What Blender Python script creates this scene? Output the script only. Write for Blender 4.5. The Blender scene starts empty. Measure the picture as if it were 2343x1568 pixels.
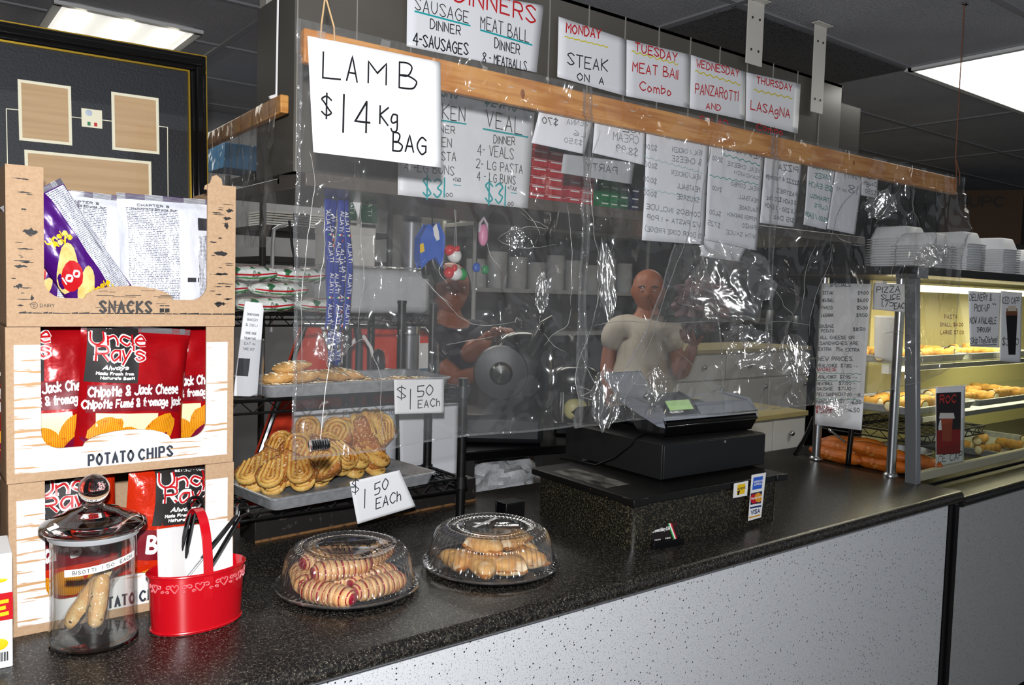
import bpy, math, random
import numpy as np
from mathutils import Vector, Matrix, noise, geometry
random.seed(7)
SC = bpy.context.scene
COL = SC.collection
R = math.radians
V = Vector
# ---------------------------------------------------------------- camera
W, H, F = 2343, 1568, 1890.0
CAM = V((0, 0, 1.57))
_y, _p, _r = R(37.44), R(3.488), R(1.608)
FW = V((math.sin(_y)*math.cos(_p), math.cos(_y)*math.cos(_p), -math.sin(_p)))
_r0 = V((math.cos(_y), -math.sin(_y), 0)); _u0 = _r0.cross(FW)
RT = _r0*math.cos(_r) + _u0*math.sin(_r)
UP = -_r0*math.sin(_r) + _u0*math.cos(_r)
cd = bpy.data.cameras.new('camera'); cam = bpy.data.objects.new('camera', cd); COL.objects.link(cam)
m = Matrix((RT, UP, -FW)).transposed().to_4x4(); m.translation = CAM
cam.matrix_world = m
cd.sensor_width = 36; cd.lens = F/W*36; cd.clip_start = .02; cd.clip_end = 60
SC.camera = cam
# ---------------------------------------------------------------- light of the place, exposure
vs = SC.view_settings
SC.display_settings.display_device = 'sRGB'
vs.view_transform = 'Standard'; vs.look = 'None'; vs.exposure = 0.0; vs.gamma = 1.0; vs.use_curve_mapping = False
w = bpy.data.worlds.new('world'); SC.world = w; w.use_nodes = True
w.node_tree.nodes['Background'].inputs[0].default_value = (.85, .92, 1, 1)
w.node_tree.nodes['Background'].inputs[1].default_value = .30     # dim daylight through the shop windows behind
fl = bpy.data.lights.new('camera_flash', 'SPOT'); fl.energy = 168; fl.spot_size = R(125); fl.spot_blend = .6
fl.shadow_soft_size = .022; fl.color = (.975, .985, 1)
fo = bpy.data.objects.new('camera_flash', fl); COL.objects.link(fo)
m2 = m.copy(); m2.translation = CAM + UP*.125 - RT*.01; fo.matrix_world = m2
def area(name, loc, sx, sy, e, rot=(0, 0, 0), col=(1, .97, .9)):
    l = bpy.data.lights.new(name, 'AREA'); l.shape = 'RECTANGLE'; l.size = sx; l.size_y = sy; l.energy = e; l.color = col
    o = bpy.data.objects.new(name, l); COL.objects.link(o); o.location = loc; o.rotation_euler = rot
    return o
area('troffer_and_fill_light', (.86, 4.18, 2.59), .5, 1.1, 9)
area('troffer_and_fill_light', (4.27, 1.60, 2.59), 1.1, .5, 7)
area('troffer_and_fill_light', (2.6, 4.6, 2.59), 1.1, .5, 26)  # added fill for the kitchen, no ceiling fixture above it
area('troffer_and_fill_light', (5.2, 4.2, 2.59), 1.1, .5, 10)  # second added fill lamp, likewise without a fixture
cy = SC.cycles
cy.transparent_max_bounces = 28; cy.max_bounces = 10; cy.transmission_bounces = 8; cy.glossy_bounces = 3; cy.diffuse_bounces = 2
cy.sample_clamp_indirect = 3.0
cy.caustics_reflective = False; cy.caustics_refractive = False

# ---------------------------------------------------------------- points of the place
def ray(x, y): return FW + RT*((x-W/2)/F) - UP*((y-H/2)/F)
def PY(x, y, Y): d = ray(x, y); return CAM + d*(Y/d.y)
def PX(x, y, X): d = ray(x, y); return CAM + d*(X/d.x)
def PZ(x, y, Z): d = ray(x, y); return CAM + d*((Z-CAM.z)/d.z)
def PD(x, y, D): return CAM + ray(x, y)*D

# ---------------------------------------------------------------- materials
def lin(h):
    if not isinstance(h, str): return h
    h = h.lstrip('#'); o = []
    for i in (0, 2, 4):
        c = int(h[i:i+2], 16)/255
        o.append(c/12.92 if c <= .04045 else ((c+.055)/1.055)**2.4)
    return tuple(o)
MATS = {}
def mat(name, col, rough=.5, metal=0, layers=(), bump=None, emit=0, coat=0, spec=.5, trans=0, alpha=1, uv=False, ior=1.45, sub=0, emitcol=None):
    """layers: (kind, (sx,sy,sz), detail, lo, hi, colour); bump: (kind, (sx,sy,sz), detail, strength, distance)"""
    if name in MATS: return MATS[name]
    M = bpy.data.materials.new(name); M.use_nodes = True; MATS[name] = M
    nt = M.node_tree; N = nt.nodes; L = nt.links; b = N['Principled BSDF']
    c = lin(col)
    b.inputs['Base Color'].default_value = (*c, 1); M.diffuse_color = (*c, 1)
    b.inputs['Roughness'].default_value = rough; b.inputs['Metallic'].default_value = metal
    b.inputs['Specular IOR Level'].default_value = spec; b.inputs['Coat Weight'].default_value = coat
    b.inputs['Transmission Weight'].default_value = trans; b.inputs['Alpha'].default_value = alpha; b.inputs['IOR'].default_value = ior
    if sub: b.inputs['Subsurface Weight'].default_value = sub; b.inputs['Subsurface Radius'].default_value = (.01, .006, .003)
    if emit:
        b.inputs['Emission Color'].default_value = (*lin(emitcol or col), 1); b.inputs['Emission Strength'].default_value = emit
    tc = N.new('ShaderNodeTexCoord'); src = tc.outputs['UV' if uv else 'Object']
    def tex(kind, sc, det):
        mp = N.new('ShaderNodeMapping'); mp.inputs['Scale'].default_value = sc; L.new(src, mp.inputs[0])
        if kind == 'noise':
            t = N.new('ShaderNodeTexNoise'); t.inputs['Scale'].default_value = 1; t.inputs['Detail'].default_value = det
            L.new(mp.outputs[0], t.inputs['Vector']); return t.outputs['Fac']
        if kind == 'voro':
            t = N.new('ShaderNodeTexVoronoi'); t.inputs['Scale'].default_value = 1
            L.new(mp.outputs[0], t.inputs['Vector']); return t.outputs['Distance']
        if kind == 'cell':
            t = N.new('ShaderNodeTexVoronoi'); t.inputs['Scale'].default_value = 1
            L.new(mp.outputs[0], t.inputs['Vector']); s = N.new('ShaderNodeSeparateColor'); L.new(t.outputs['Color'], s.inputs[0]); return s.outputs[0]
        if kind == 'wave':
            t = N.new('ShaderNodeTexWave'); t.inputs['Scale'].default_value = 1; t.inputs['Distortion'].default_value = det; t.inputs['Detail'].default_value = 3
            t.inputs['Detail Scale'].default_value = 1.5
            L.new(mp.outputs[0], t.inputs['Vector']); return t.outputs['Fac']
        if kind == 'words':      # rows of tiny print
            sx = N.new('ShaderNodeSeparateXYZ'); L.new(mp.outputs[0], sx.inputs[0])
            fr = N.new('ShaderNodeMath'); fr.operation = 'FRACT'; L.new(sx.outputs[1], fr.inputs[0])
            fo_ = N.new('ShaderNodeMath'); fo_.operation = 'FLOOR'; L.new(sx.outputs[1], fo_.inputs[0])
            cb = N.new('ShaderNodeCombineXYZ'); L.new(sx.outputs[0], cb.inputs[0]); L.new(fo_.outputs[0], cb.inputs[1])
            mu = N.new('ShaderNodeVectorMath'); mu.operation = 'MULTIPLY'; mu.inputs[1].default_value = (1, 7.3, 1); L.new(cb.outputs[0], mu.inputs[0])
            t = N.new('ShaderNodeTexNoise'); t.inputs['Scale'].default_value = 1; t.inputs['Detail'].default_value = 2; L.new(mu.outputs[0], t.inputs['Vector'])
            g = N.new('ShaderNodeMath'); g.operation = 'LESS_THAN'; g.inputs[1].default_value = det or .45; L.new(fr.outputs[0], g.inputs[0])
            g2 = N.new('ShaderNodeMath'); g2.operation = 'GREATER_THAN'; g2.inputs[1].default_value = .47; L.new(t.outputs['Fac'], g2.inputs[0])
            x = N.new('ShaderNodeMath'); x.operation = 'MULTIPLY'; L.new(g.outputs[0], x.inputs[0]); L.new(g2.outputs[0], x.inputs[1]); return x.outputs[0]
    prev = None
    for kind, sc, det, lo, hi, c2 in layers:
        f = tex(kind, sc, det)
        mr = N.new('ShaderNodeMapRange'); mr.inputs[1].default_value = lo; mr.inputs[2].default_value = hi; L.new(f, mr.inputs[0])
        mx = N.new('ShaderNodeMix'); mx.data_type = 'RGBA'
        L.new(mr.outputs[0], mx.inputs[0])
        if prev is None: mx.inputs[6].default_value = (*c, 1)
        else: L.new(prev, mx.inputs[6])
        mx.inputs[7].default_value = (*lin(c2), 1); prev = mx.outputs[2]
    if prev is not None: L.new(prev, b.inputs['Base Color'])
    if bump:
        f = tex(bump[0], bump[1], bump[2]); bp = N.new('ShaderNodeBump'); bp.inputs['Strength'].default_value = bump[3]; bp.inputs['Distance'].default_value = bump[4]
        L.new(f, bp.inputs['Height']); L.new(bp.outputs[0], b.inputs['Normal'])
    return M
def clear(name, tint=(.93, .93, .93), base=.05, edge=.5, rough=.08, haze=.03, bump=None, hazecol=(.8, .8, .8), fall=2.2):
    """thin clear plastic or glass: see-through, shiny, more so at grazing angles"""
    if name in MATS: return MATS[name]
    M = bpy.data.materials.new(name); M.use_nodes = True; MATS[name] = M
    nt = M.node_tree; N = nt.nodes; L = nt.links; N.remove(N['Principled BSDF']); out = N['Material Output']
    tr = N.new('ShaderNodeBsdfTransparent'); tr.inputs[0].default_value = (*tint, 1)
    gl = N.new('ShaderNodeBsdfGlossy'); gl.inputs['Roughness'].default_value = rough; gl.inputs[0].default_value = (1, 1, 1, 1)
    df = N.new('ShaderNodeBsdfDiffuse'); df.inputs[0].default_value = (*hazecol, 1)
    lw = N.new('ShaderNodeLayerWeight'); lw.inputs[0].default_value = .35
    mr = N.new('ShaderNodeMapRange'); mr.inputs[3].default_value = base; mr.inputs[4].default_value = edge
    L.new(lw.outputs['Facing'], mr.inputs[0])
    pw = N.new('ShaderNodeMath'); pw.operation = 'POWER'; pw.inputs[1].default_value = fall
    L.new(lw.outputs['Facing'], pw.inputs[0]); L.new(pw.outputs[0], mr.inputs[0])
    m1 = N.new('ShaderNodeMixShader'); m1.inputs[0].default_value = haze; L.new(tr.outputs[0], m1.inputs[1]); L.new(df.outputs[0], m1.inputs[2])
    m2_ = N.new('ShaderNodeMixShader'); L.new(mr.outputs[0], m2_.inputs[0]); L.new(m1.outputs[0], m2_.inputs[1]); L.new(gl.outputs[0], m2_.inputs[2])
    L.new(m2_.outputs[0], out.inputs[0])
    if bump:
        tc = N.new('ShaderNodeTexCoord'); h = None
        for sc, det, wt in bump[0]:
            mp = N.new('ShaderNodeMapping'); mp.inputs['Scale'].default_value = sc; L.new(tc.outputs['Object'], mp.inputs[0])
            t = N.new('ShaderNodeTexNoise'); t.inputs['Scale'].default_value = 1; t.inputs['Detail'].default_value = det; t.inputs['Distortion'].default_value = .6
            L.new(mp.outputs[0], t.inputs['Vector'])
            mm = N.new('ShaderNodeMath'); mm.operation = 'MULTIPLY'; mm.inputs[1].default_value = wt; L.new(t.outputs[0], mm.inputs[0])
            if h is None: h = mm.outputs[0]
            else:
                ad = N.new('ShaderNodeMath'); ad.operation = 'ADD'; L.new(h, ad.inputs[0]); L.new(mm.outputs[0], ad.inputs[1]); h = ad.outputs[0]
        if len(bump) > 3:      # creased only in patches
            mp = N.new('ShaderNodeMapping'); mp.inputs['Scale'].default_value = bump[3]; L.new(tc.outputs['Object'], mp.inputs[0])
            t = N.new('ShaderNodeTexNoise'); t.inputs['Scale'].default_value = 1; t.inputs['Detail'].default_value = 2; L.new(mp.outputs[0], t.inputs['Vector'])
            mq = N.new('ShaderNodeMapRange'); mq.inputs[1].default_value = .42; mq.inputs[2].default_value = .66; mq.inputs[3].default_value = .12; L.new(t.outputs[0], mq.inputs[0])
            mm = N.new('ShaderNodeMath'); mm.operation = 'MULTIPLY'; L.new(h, mm.inputs[0]); L.new(mq.outputs[0], mm.inputs[1]); h = mm.outputs[0]
        bp = N.new('ShaderNodeBump'); bp.inputs['Strength'].default_value = bump[1]; bp.inputs['Distance'].default_value = bump[2]
        L.new(h, bp.inputs['Height']); L.new(bp.outputs[0], gl.inputs['Normal']); 
    return M

# ---------------------------------------------------------------- mesh builder
class MB:
    def __init__(s): s.v = []; s.f = []; s.mi = []; s.uv = {}; s.m = 0
    def add(s, vs_, fs, uvs=None):
        o = len(s.v)
        s.v += [tuple(p) for p in vs_]
        if uvs:
            for i, q in enumerate(uvs): s.uv[o+i] = q
        for f in fs: s.f.append([o+i for i in f]); s.mi.append(s.m)
        return s
    def box(s, x0, x1, y0, y1, z0, z1):
        return s.add([(x0, y0, z0), (x1, y0, z0), (x1, y1, z0), (x0, y1, z0), (x0, y0, z1), (x1, y0, z1), (x1, y1, z1), (x0, y1, z1)],
                     [(0, 3, 2, 1), (4, 5, 6, 7), (0, 1, 5, 4), (1, 2, 6, 5), (2, 3, 7, 6), (3, 0, 4, 7)])
    def hexa(s, a, b):   # two quads of corners, bottom and top, same order
        return s.add(list(a)+list(b), [(0, 3, 2, 1), (4, 5, 6, 7), (0, 1, 5, 4), (1, 2, 6, 5), (2, 3, 7, 6), (3, 0, 4, 7)])
    def tube(s, pts, r, n=8, closed=False, flat=1.0, cap=True):
        pts = [V(p) for p in pts]; k = len(pts); rr = r if isinstance(r, (list, tuple)) else [r]*k
        rings = []; nv = None
        for i, p in enumerate(pts):
            a = pts[i-1] if (i > 0 or closed) else p
            b = pts[(i+1) % k] if (i < k-1 or closed) else p
            t = (b-a)
            if t.length < 1e-9: t = V((0, 0, 1))
            t.normalize()
            if nv is None:
                nv = t.cross(V((0, 0, 1)))
                if nv.length < .05: nv = t.cross(V((0, 1, 0)))
            nv = nv - t*nv.dot(t)
            if nv.length < 1e-6: nv = t.orthogonal()
            nv.normalize(); bn = t.cross(nv)
            rings.append([p + (nv*math.cos(2*math.pi*j/n) + bn*(math.sin(2*math.pi*j/n)*flat))*rr[i] for j in range(n)])
        vs_ = [q for g in rings for q in g]; fs = []
        for i in range(k if closed else k-1):
            for j in range(n):
                a, b = i*n, ((i+1) % k)*n
                fs.append((a+j, a+(j+1) % n, b+(j+1) % n, b+j))
        if not closed and cap: fs += [tuple(range(n-1, -1, -1)), tuple((k-1)*n+j for j in range(n))]
        return s.add(vs_, fs)
    def lathe(s, prof, n=32, c=(0, 0, 0), sx=1, sy=1, fn=None, cap=False):
        vs_ = []; fs = []
        for r, z in prof:
            for j in range(n):
                a = 2*math.pi*j/n; q = fn(r, z, a) if fn else r
                vs_.append((c[0]+q*sx*math.cos(a), c[1]+q*sy*math.sin(a), c[2]+z))
        for i in range(len(prof)-1):
            for j in range(n): fs.append((i*n+j, i*n+(j+1) % n, (i+1)*n+(j+1) % n, (i+1)*n+j))
        if cap: fs += [tuple(range(n-1, -1, -1)), tuple((len(prof)-1)*n+j for j in range(n))]
        return s.add(vs_, fs)
    def grid(s, fn, nu, nv):
        vs_ = []; uv = []; fs = []
        for j in range(nv+1):
            for i in range(nu+1): vs_.append(fn(i/nu, j/nv)); uv.append((i/nu, j/nv))
        for j in range(nv):
            for i in range(nu):
                a = j*(nu+1)+i; fs.append((a, a+1, a+nu+2, a+nu+1))
        return s.add(vs_, fs, uv)
    def prism(s, pts, y0, y1):     # pts (x,z) outline, extruded along y
        t = geometry.tessellate_polygon([[V((p[0], p[1], 0)) for p in pts]])
        n = len(pts); vs_ = [(p[0], y0, p[1]) for p in pts]+[(p[0], y1, p[1]) for p in pts]
        fs = [tuple(q) for q in t]+[tuple(n+i for i in reversed(q)) for q in t]
        fs += [(i, (i+1) % n, n+(i+1) % n, n+i) for i in range(n)]
        return s.add(vs_, fs)
    def face(s, pts): return s.add(pts, [tuple(range(len(pts)))])
    def ball(s, c, r, nu=16, nv=10, amp=0, fq=20, seed=0, rot=None, pw=1.0):
        r = (r, r, r) if isinstance(r, (int, float)) else r
        vs_ = []; fs = []
        for j in range(nv+1):
            th = math.pi*j/nv
            for i in range(nu):
                ph = 2*math.pi*i/nu
                d = V((math.sin(th)*math.cos(ph), math.sin(th)*math.sin(ph), math.cos(th)))
                if pw != 1: d = V([math.copysign(abs(q)**pw, q) for q in d])
                k = 1+(amp*noise.noise(V((d.x*fq, d.y*fq, d.z*fq))+V((seed*3.1, seed, 0))) if amp else 0)
                p = V((d.x*r[0]*k, d.y*r[1]*k, d.z*r[2]*k))
                if rot: p = rot @ p
                vs_.append(p+V(c))
        for j in range(nv):
            for i in range(nu): fs.append((j*nu+i, (j+1)*nu+i, (j+1)*nu+(i+1) % nu, j*nu+(i+1) % nu))
        return s.add(vs_, fs)
    def build(s, name, mats, parent=None, world=False, sharp=38, bevel=0, origin=True, solid=0):
        me = bpy.data.meshes.new(name)
        vs_ = s.v; off = V((0, 0, 0))
        if parent is not None and world:
            off = parent.matrix_basis.translation; vs_ = [(p[0]-off.x, p[1]-off.y, p[2]-off.z) for p in vs_]
        elif parent is None and origin and vs_:
            lo = [min(p[i] for p in vs_) for i in range(3)]; hi = [max(p[i] for p in vs_) for i in range(3)]
            off = V(((lo[0]+hi[0])/2, (lo[1]+hi[1])/2, lo[2])); vs_ = [(p[0]-off.x, p[1]-off.y, p[2]-off.z) for p in vs_]
        me.from_pydata(vs_, [], s.f)
        mats = mats if isinstance(mats, (list, tuple)) else [mats]
        for q in mats: me.materials.append(q)
        me.polygons.foreach_set('material_index', s.mi)
        me.polygons.foreach_set('use_smooth', [True]*len(s.f))
        if s.uv:
            ul = me.uv_layers.new(name='uv'); d = []
            for l in me.loops: d += s.uv.get(l.vertex_index, (0, 0))
            ul.data.foreach_set('uv', d)
        me.update(); me.validate()
        try: me.set_sharp_from_angle(angle=R(sharp))
        except Exception: pass
        o = bpy.data.objects.new(name, me); COL.objects.link(o)
        if parent is not None: o.parent = parent
        elif origin: o.location = off
        if bevel:
            b = o.modifiers.new('bevel', 'BEVEL'); b.width = bevel; b.segments = 2; b.limit_method = 'ANGLE'; b.angle_limit = R(40); b.harden_normals = False
        if solid:
            b = o.modifiers.new('solid', 'SOLIDIFY'); b.thickness = solid; b.offset = 0
        return o
def tag(o, label, cat, group=None, kind=None):
    o['label'] = label; o['category'] = cat
    if group: o['group'] = group
    if kind: o['kind'] = kind
    return o
def struct(o): o['kind'] = 'structure'; return o
def root(name, loc, label, cat, group=None, rz=0, rx=0, ry=0):
    o = bpy.data.objects.new(name, None); COL.objects.link(o); o.location = loc; o.rotation_euler = (rx, ry, rz); o.empty_display_size = .02
    return tag(o, label, cat, group)
def kids(o): return [c for c in bpy.data.objects if c.parent == o]
def copy_tree(o, parent=None):
    c = o.copy(); COL.objects.link(c)
    if parent is not None: c.parent = parent
    for k in kids(o): copy_tree(k, c)
    return c
def lerp(a, b, t): return a+(b-a)*t
def rnd(a, b): return random.uniform(a, b)

# ---------------------------------------------------------------- stroke lettering (hand written and printed)
FT = {
'A': '024842|1434'.replace('024842', '022842'), 'B': '0802|~0828372505|~052544433202', 'C': '~472806042243', 'D': '0802|~082846442202', 'E': '48080242|0535', 'F': '480802|0535',
'G': '~472806042243|434525', 'H': '0208|4248|0545', 'I': '2228', 'J': '~48432203', 'K': '0208|480542', 'L': '080242', 'M': '0208254842', 'N': '02084248',
'O': '~28060422444628', 'P': '0208|~0838463505', 'Q': '~28060422444628|3341', 'R': '0208|~0838463505|2542', 'S': '~4728071634432203', 'T': '0848|2822', 'U': '~0804224448',
'V': '082248', 'W': '0812253248', 'X': '0842|4802', 'Y': '082548|2522', 'Z': '08480242',
'0': '~28060422444628', '1': '2822', '2': '~0728473502|0242', '3': '~07284725442203', '4': '380444|3832', '5': '480805|~0535443202', '6': '~38050322433404', '7': '084812',
'8': '~280725432203254728', '9': '~46250628464632', '$': '~4728071634432203|2921', '&': '~42072836032244', '!': '2824|2322', '.': '2223', ',': '2211', "'": '2826', '-': '1535', '/': '0248',
'(': '~291521', ')': '~193511', '+': '0545|2733', ':': '2526|2223', '>': '054535|4533', '=': '0646|0444', '"': '1817|3837',
'a': '~3616041234|3632', 'b': '0802|~0526341202', 'c': '~3516042233', 'd': '3832|~3616041234', 'e': '0434|~3426041232', 'f': '~382722|1636', 'g': '~3616041334|~36311001', 'h': '0802|~05263432',
'i': '1612|1718', 'j': '~161100|1718', 'k': '0802|360432', 'l': '1812', 'm': '0206|~05162422|~25364442', 'n': '0206|~05263432', 'o': '~1604123416', 'p': '0600|~0626341203', 'q': '3630|~3616041234',
'r': '0206|~052635', 's': '~35160524331203', 't': '1812|0636', 'u': '~06031234|3632', 'v': '061236', 'w': '0612243246', 'x': '0632|3602', 'y': '0612|3600', 'z': '06360232', '\u00e9': '0434|~3426041232|2738', ' ': ''}
def _cr(P, n=4):
    out = []
    for i in range(len(P)-1):
        a = P[max(i-1, 0)]; b = P[i]; c = P[i+1]; d = P[min(i+2, len(P)-1)]
        for k in range(n):
            t = k/n
            out.append(tuple(.5*((2*b[q])+(-a[q]+c[q])*t+(2*a[q]-5*b[q]+4*c[q]-d[q])*t*t+(-a[q]+3*b[q]-3*c[q]+d[q])*t**3) for q in (0, 1)))
    out.append(P[-1]); return out
_GC = {}
def glyph(ch):
    if ch in _GC: return _GC[ch]
    if ch not in FT: ch = ch.upper() if ch.upper() in FT else '-'
    st = []
    for q in FT[ch].split('|'):
        if not q: continue
        sm = q[0] == '~'; q = q.lstrip('~')
        P = [(int(q[i]), int(q[i+1])-2) for i in range(0, len(q), 2)]
        st.append(_cr(P) if sm else P)
    xs = [p[0] for s_ in st for p in s_] or [0, 2]
    x0 = min(xs); wd = max(xs)-x0
    _GC[ch] = ([[(p[0]-x0, p[1]) for p in s_] for s_ in st], wd); return _GC[ch]
def lay(text, gap=1.5, jit=0):
    """strokes of a line of text: cap height 1, width returned"""
    x = 0; out = []
    for ch in text:
        st, wd = glyph(ch); jy = random.uniform(-jit, jit)*6; js = 1+random.uniform(-jit, jit)
        for s_ in st: out.append([((p[0]*js+x)/6, (p[1]*js+jy)/6) for p in s_])
        x += wd+gap
    return out, max(x-gap, .5)/6
def ribbon(mb, P, th, fn):
    """flat mitred band along a stroke"""
    Q = [P[0]]
    for p in P[1:]:
        l = math.hypot(p[0]-Q[-1][0], p[1]-Q[-1][1])
        if l > 1e-7:
            a = Q[-1]; m_ = min(12, max(1, int(l/(th*2.2))))
            for i in range(1, m_+1): Q.append((a[0]+(p[0]-a[0])*i/m_, a[1]+(p[1]-a[1])*i/m_))
    if len(Q) < 2: return
    D = []
    for a, b in zip(Q[:-1], Q[1:]): l = math.hypot(b[0]-a[0], b[1]-a[1]); D.append(((b[0]-a[0])/l, (b[1]-a[1])/l))
    h = th/2; n = len(Q); Lp, Rp = [], []
    for i in range(n):
        d0 = D[max(i-1, 0)]; d1 = D[min(i, n-2)]; tx, ty = d0[0]+d1[0], d0[1]+d1[1]; l = math.hypot(tx, ty)
        if l < .35: tx, ty, l = d1[0], d1[1], 1
        tx, ty = tx/l, ty/l; k = h/max(.55, abs(tx*d1[0]+ty*d1[1])); e = h*.6*((i == n-1)-(i == 0))
        x, y = Q[i][0]+tx*e, Q[i][1]+ty*e
        Lp.append(fn(x-ty*k, y+tx*k)); Rp.append(fn(x+ty*k, y-tx*k))
    mb.add(Lp+Rp, [(n+i, n+i+1, i+1, i) for i in range(n-1)])
def write(mb, text, x0, y0, x1, y1, h, th, fn=None, jit=0, gap=1.5, shear=0):
    """text fitted from (x0,y0) to (x1,y1) in a flat s,t frame, cap height h; fn maps s,t to space"""
    st, wd = lay(text, gap, jit); L_ = (x1-x0)/wd; sy = (y1-y0)/wd
    o_ = V(fn(x0, y0)); e = th*.5; nn = (V(fn(x0+e, y0))-o_).cross(V(fn(x0, y0+e))-o_); nn = nn.normalized() if nn.length > 0 else V((0, 0, 0))
    for i, P in enumerate(st):      # crossing strokes lie a hair above one another
        ribbon(mb, [(x0+p[0]*L_+p[1]*h*shear, y0+p[0]*sy+p[1]*h) for p in P], th, lambda a, b: V(fn(a, b))+nn*(2e-5*(i % 7)))
def wavy(mb, x0, y0, x1, y1, amp, n, th, fn):
    P = [(lerp(x0, x1, i/(n*4)), lerp(y0, y1, i/(n*4))+amp*math.sin(i/4*2*math.pi)) for i in range(n*4+1)]
    ribbon(mb, P, th, fn)

# ---------------------------------------------------------------- paper signs hung in planes of constant y
INK = {}
def ink(c): return mat('ink_'+c.strip('#'), c, .6, spec=.2)
def bend_fn(amp, seed):
    return lambda x, z: amp*noise.noise(V((x*5+seed, z*5, seed*1.7)))
def sign(name, label, cat, Y, C4, lines=(), amp=.003, seed=0, group=None, m_=None, stripes=(), n=14, tape=(), X=None):
    """C4: corners TL TR BR BL of the sheet as seen from the camera's stand, sheet hanging at depth Y (or, facing sideways, at X)"""
    at = (lambda q: PY(*q, Y)) if X is None else (lambda q: PX(*q, X))
    st_ = (lambda p: (p.x, p.z)) if X is None else (lambda p: (-p.y, p.z))
    g = bend_fn(amp, seed)
    pt = (lambda s, t, o=0: V((s, Y+g(s, t)-o, t))) if X is None else (lambda s, t, o=0: V((X+g(s, t)-o, -s, t)))
    P = [V((*st_(at(q)), 0)) for q in C4]
    def S(u, v):
        p = P[3].lerp(P[2], u).lerp(P[0].lerp(P[1], u), v); return pt(p.x, p.y)
    mb = MB(); mb.grid(S, n, n)
    o = mb.build(name, m_ or MAT_PAPER, solid=.0004); tag(o, label, cat, group)
    by = {}
    for t in lines: by.setdefault(t[6], []).append(t)
    for c, ts in by.items():
        b = MB()
        for (txt, x0, y0, x1, y1, hp, c_, th, *jj) in ts:
            w0 = at((x0, y0)); k = (w0-CAM).dot(FW)/F; p0 = st_(w0); p1 = st_(at((x1, y1)))
            fn = lambda s, t: pt(s, t, .0010)
            if txt == '~': wavy(b, *p0, *p1, hp*k, max(2, int(abs(x1-x0)/14)), th*k, fn)
            elif txt == '_': ribbon(b, [p0, p1], th*k, fn)
            else: write(b, txt, *p0, *p1, hp*k, th*k, fn, jit=jj[0] if jj else .06)
        b.build('lettering', ink(c), o, world=True)
    for i, (q, c) in enumerate(stripes):
        b = MB(); b.face([pt(*st_(at(a)), .0006+.0001*i) for a in q]); b.build('printed_block', ink(c), o, world=True)
    for q in tape:
        b = MB(); b.face([pt(*st_(at(a)), .002) for a in q]); b.build('tape', clear('tape', haze=.12, rough=.2), o, world=True)
    return o
MAT_PAPER = mat('paper', '#f0f0f2', .6, spec=.3)
# ================================================================ common materials
KRAFT = mat('kraft_card', '#bf9f7e', .75, layers=[('noise', (180, 180, 180), 3,   .35, .75, '#b39070')])
KRAFT_IN = mat('kraft_inside', '#8a6a4a', .8)
DIST = mat('distressed_white_print', '#eeeae8', .6, layers=[('noise', (9, 9, 150), 4, .60, .63, '#c79a6c')])
BLACKP = mat('black_print', '#231f1e', .6)
NAVYP = mat('dark_navy_print', '#2b3340', .6)
WHITEP = mat('white_print', '#f4f2f0', .45)
REDP = mat('red_print', '#c4131c', .35)
YELP = mat('yellow_print', '#f3c81b', .4)
STEEL = mat('brushed_steel', '#b9bbbe', .28, 1)
ALU = mat('aluminium', '#aeb0b3', .35, .35, layers=[('noise', (60, 60, 60), 3, .3, .8, '#8f9194')])
CHROME = mat('chrome', '#dddde0', .08, 1)
BLKM = mat('black_wire', '#0b0b0c', .4, spec=.5)
BLKPL = mat('black_plastic', '#08080a', .28)
GRANITE = mat('granite_laminate', '#191716', .30, layers=[('noise', (210, 110, 210), 6, .48, .70, '#4a443d'), ('noise', (380, 380, 380), 3, .62, .69, '#9c9487'), ('noise', (110, 110, 110), 4, .55, .75, '#0b0b0b')], spec=.5)
GRAN2 = mat('granite_laminate_fine', '#15140f', .26, layers=[('noise', (210, 210, 210), 6, .50, .72, '#57503f'), ('noise', (360, 360, 360), 3, .66, .73, '#9a8d70')])
SPECK = mat('speckled_laminate', '#d9dadd', .38, layers=[('noise', (330, 330, 330), 2, .58, .68, '#8e8f93'), ('voro', (75, 75, 75), 0, .16, .12, '#1c1c1f'), ])
SPECK2 = mat('speckled_laminate_grey', '#b5b4b4', .42, layers=[('noise', (330, 330, 330), 2, .56, .66, '#838383'), ('voro', (75, 75, 75), 0, .13, .10, '#333335')])
PINE = mat('pine_wood', '#cf9450', .45, layers=[('wave', (1.2, 30, 42), 5, .35, .95, '#b97732'), ('noise', (4, 60, 90), 4, .5, .75, '#a8672a')])
WHITE = mat('white_enamel', '#d8d8d8', .35)
GREYW = mat('grey_wall_paint', '#77777a', .7)
DARKW = mat('dark_wall_paint', '#3c3b3c', .75)
GLASS = mat('solid_glass', '#ffffff', .0, trans=1, ior=1.48)
CLEARG = clear('clear_glass', tint=(.995, 1, .995), base=.035, edge=.75, rough=.02, haze=.004)
PET = clear('clear_plastic', tint=(.95, .95, .955), base=.05, edge=.6, rough=.09, haze=.015)
FILM = clear('clear_film', tint=(.93, .925, .915), base=.06, edge=.26, rough=.11, haze=.045, bump=([((7, 7, 4), 1.5, 1.0), ((19, 19, 11), 1, .36)], 1.0, .20, (3.2, 3.2, 3.0)))
TUBEM = mat('fluorescent_tube', '#fff8e0', .5, emit=5)
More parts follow.
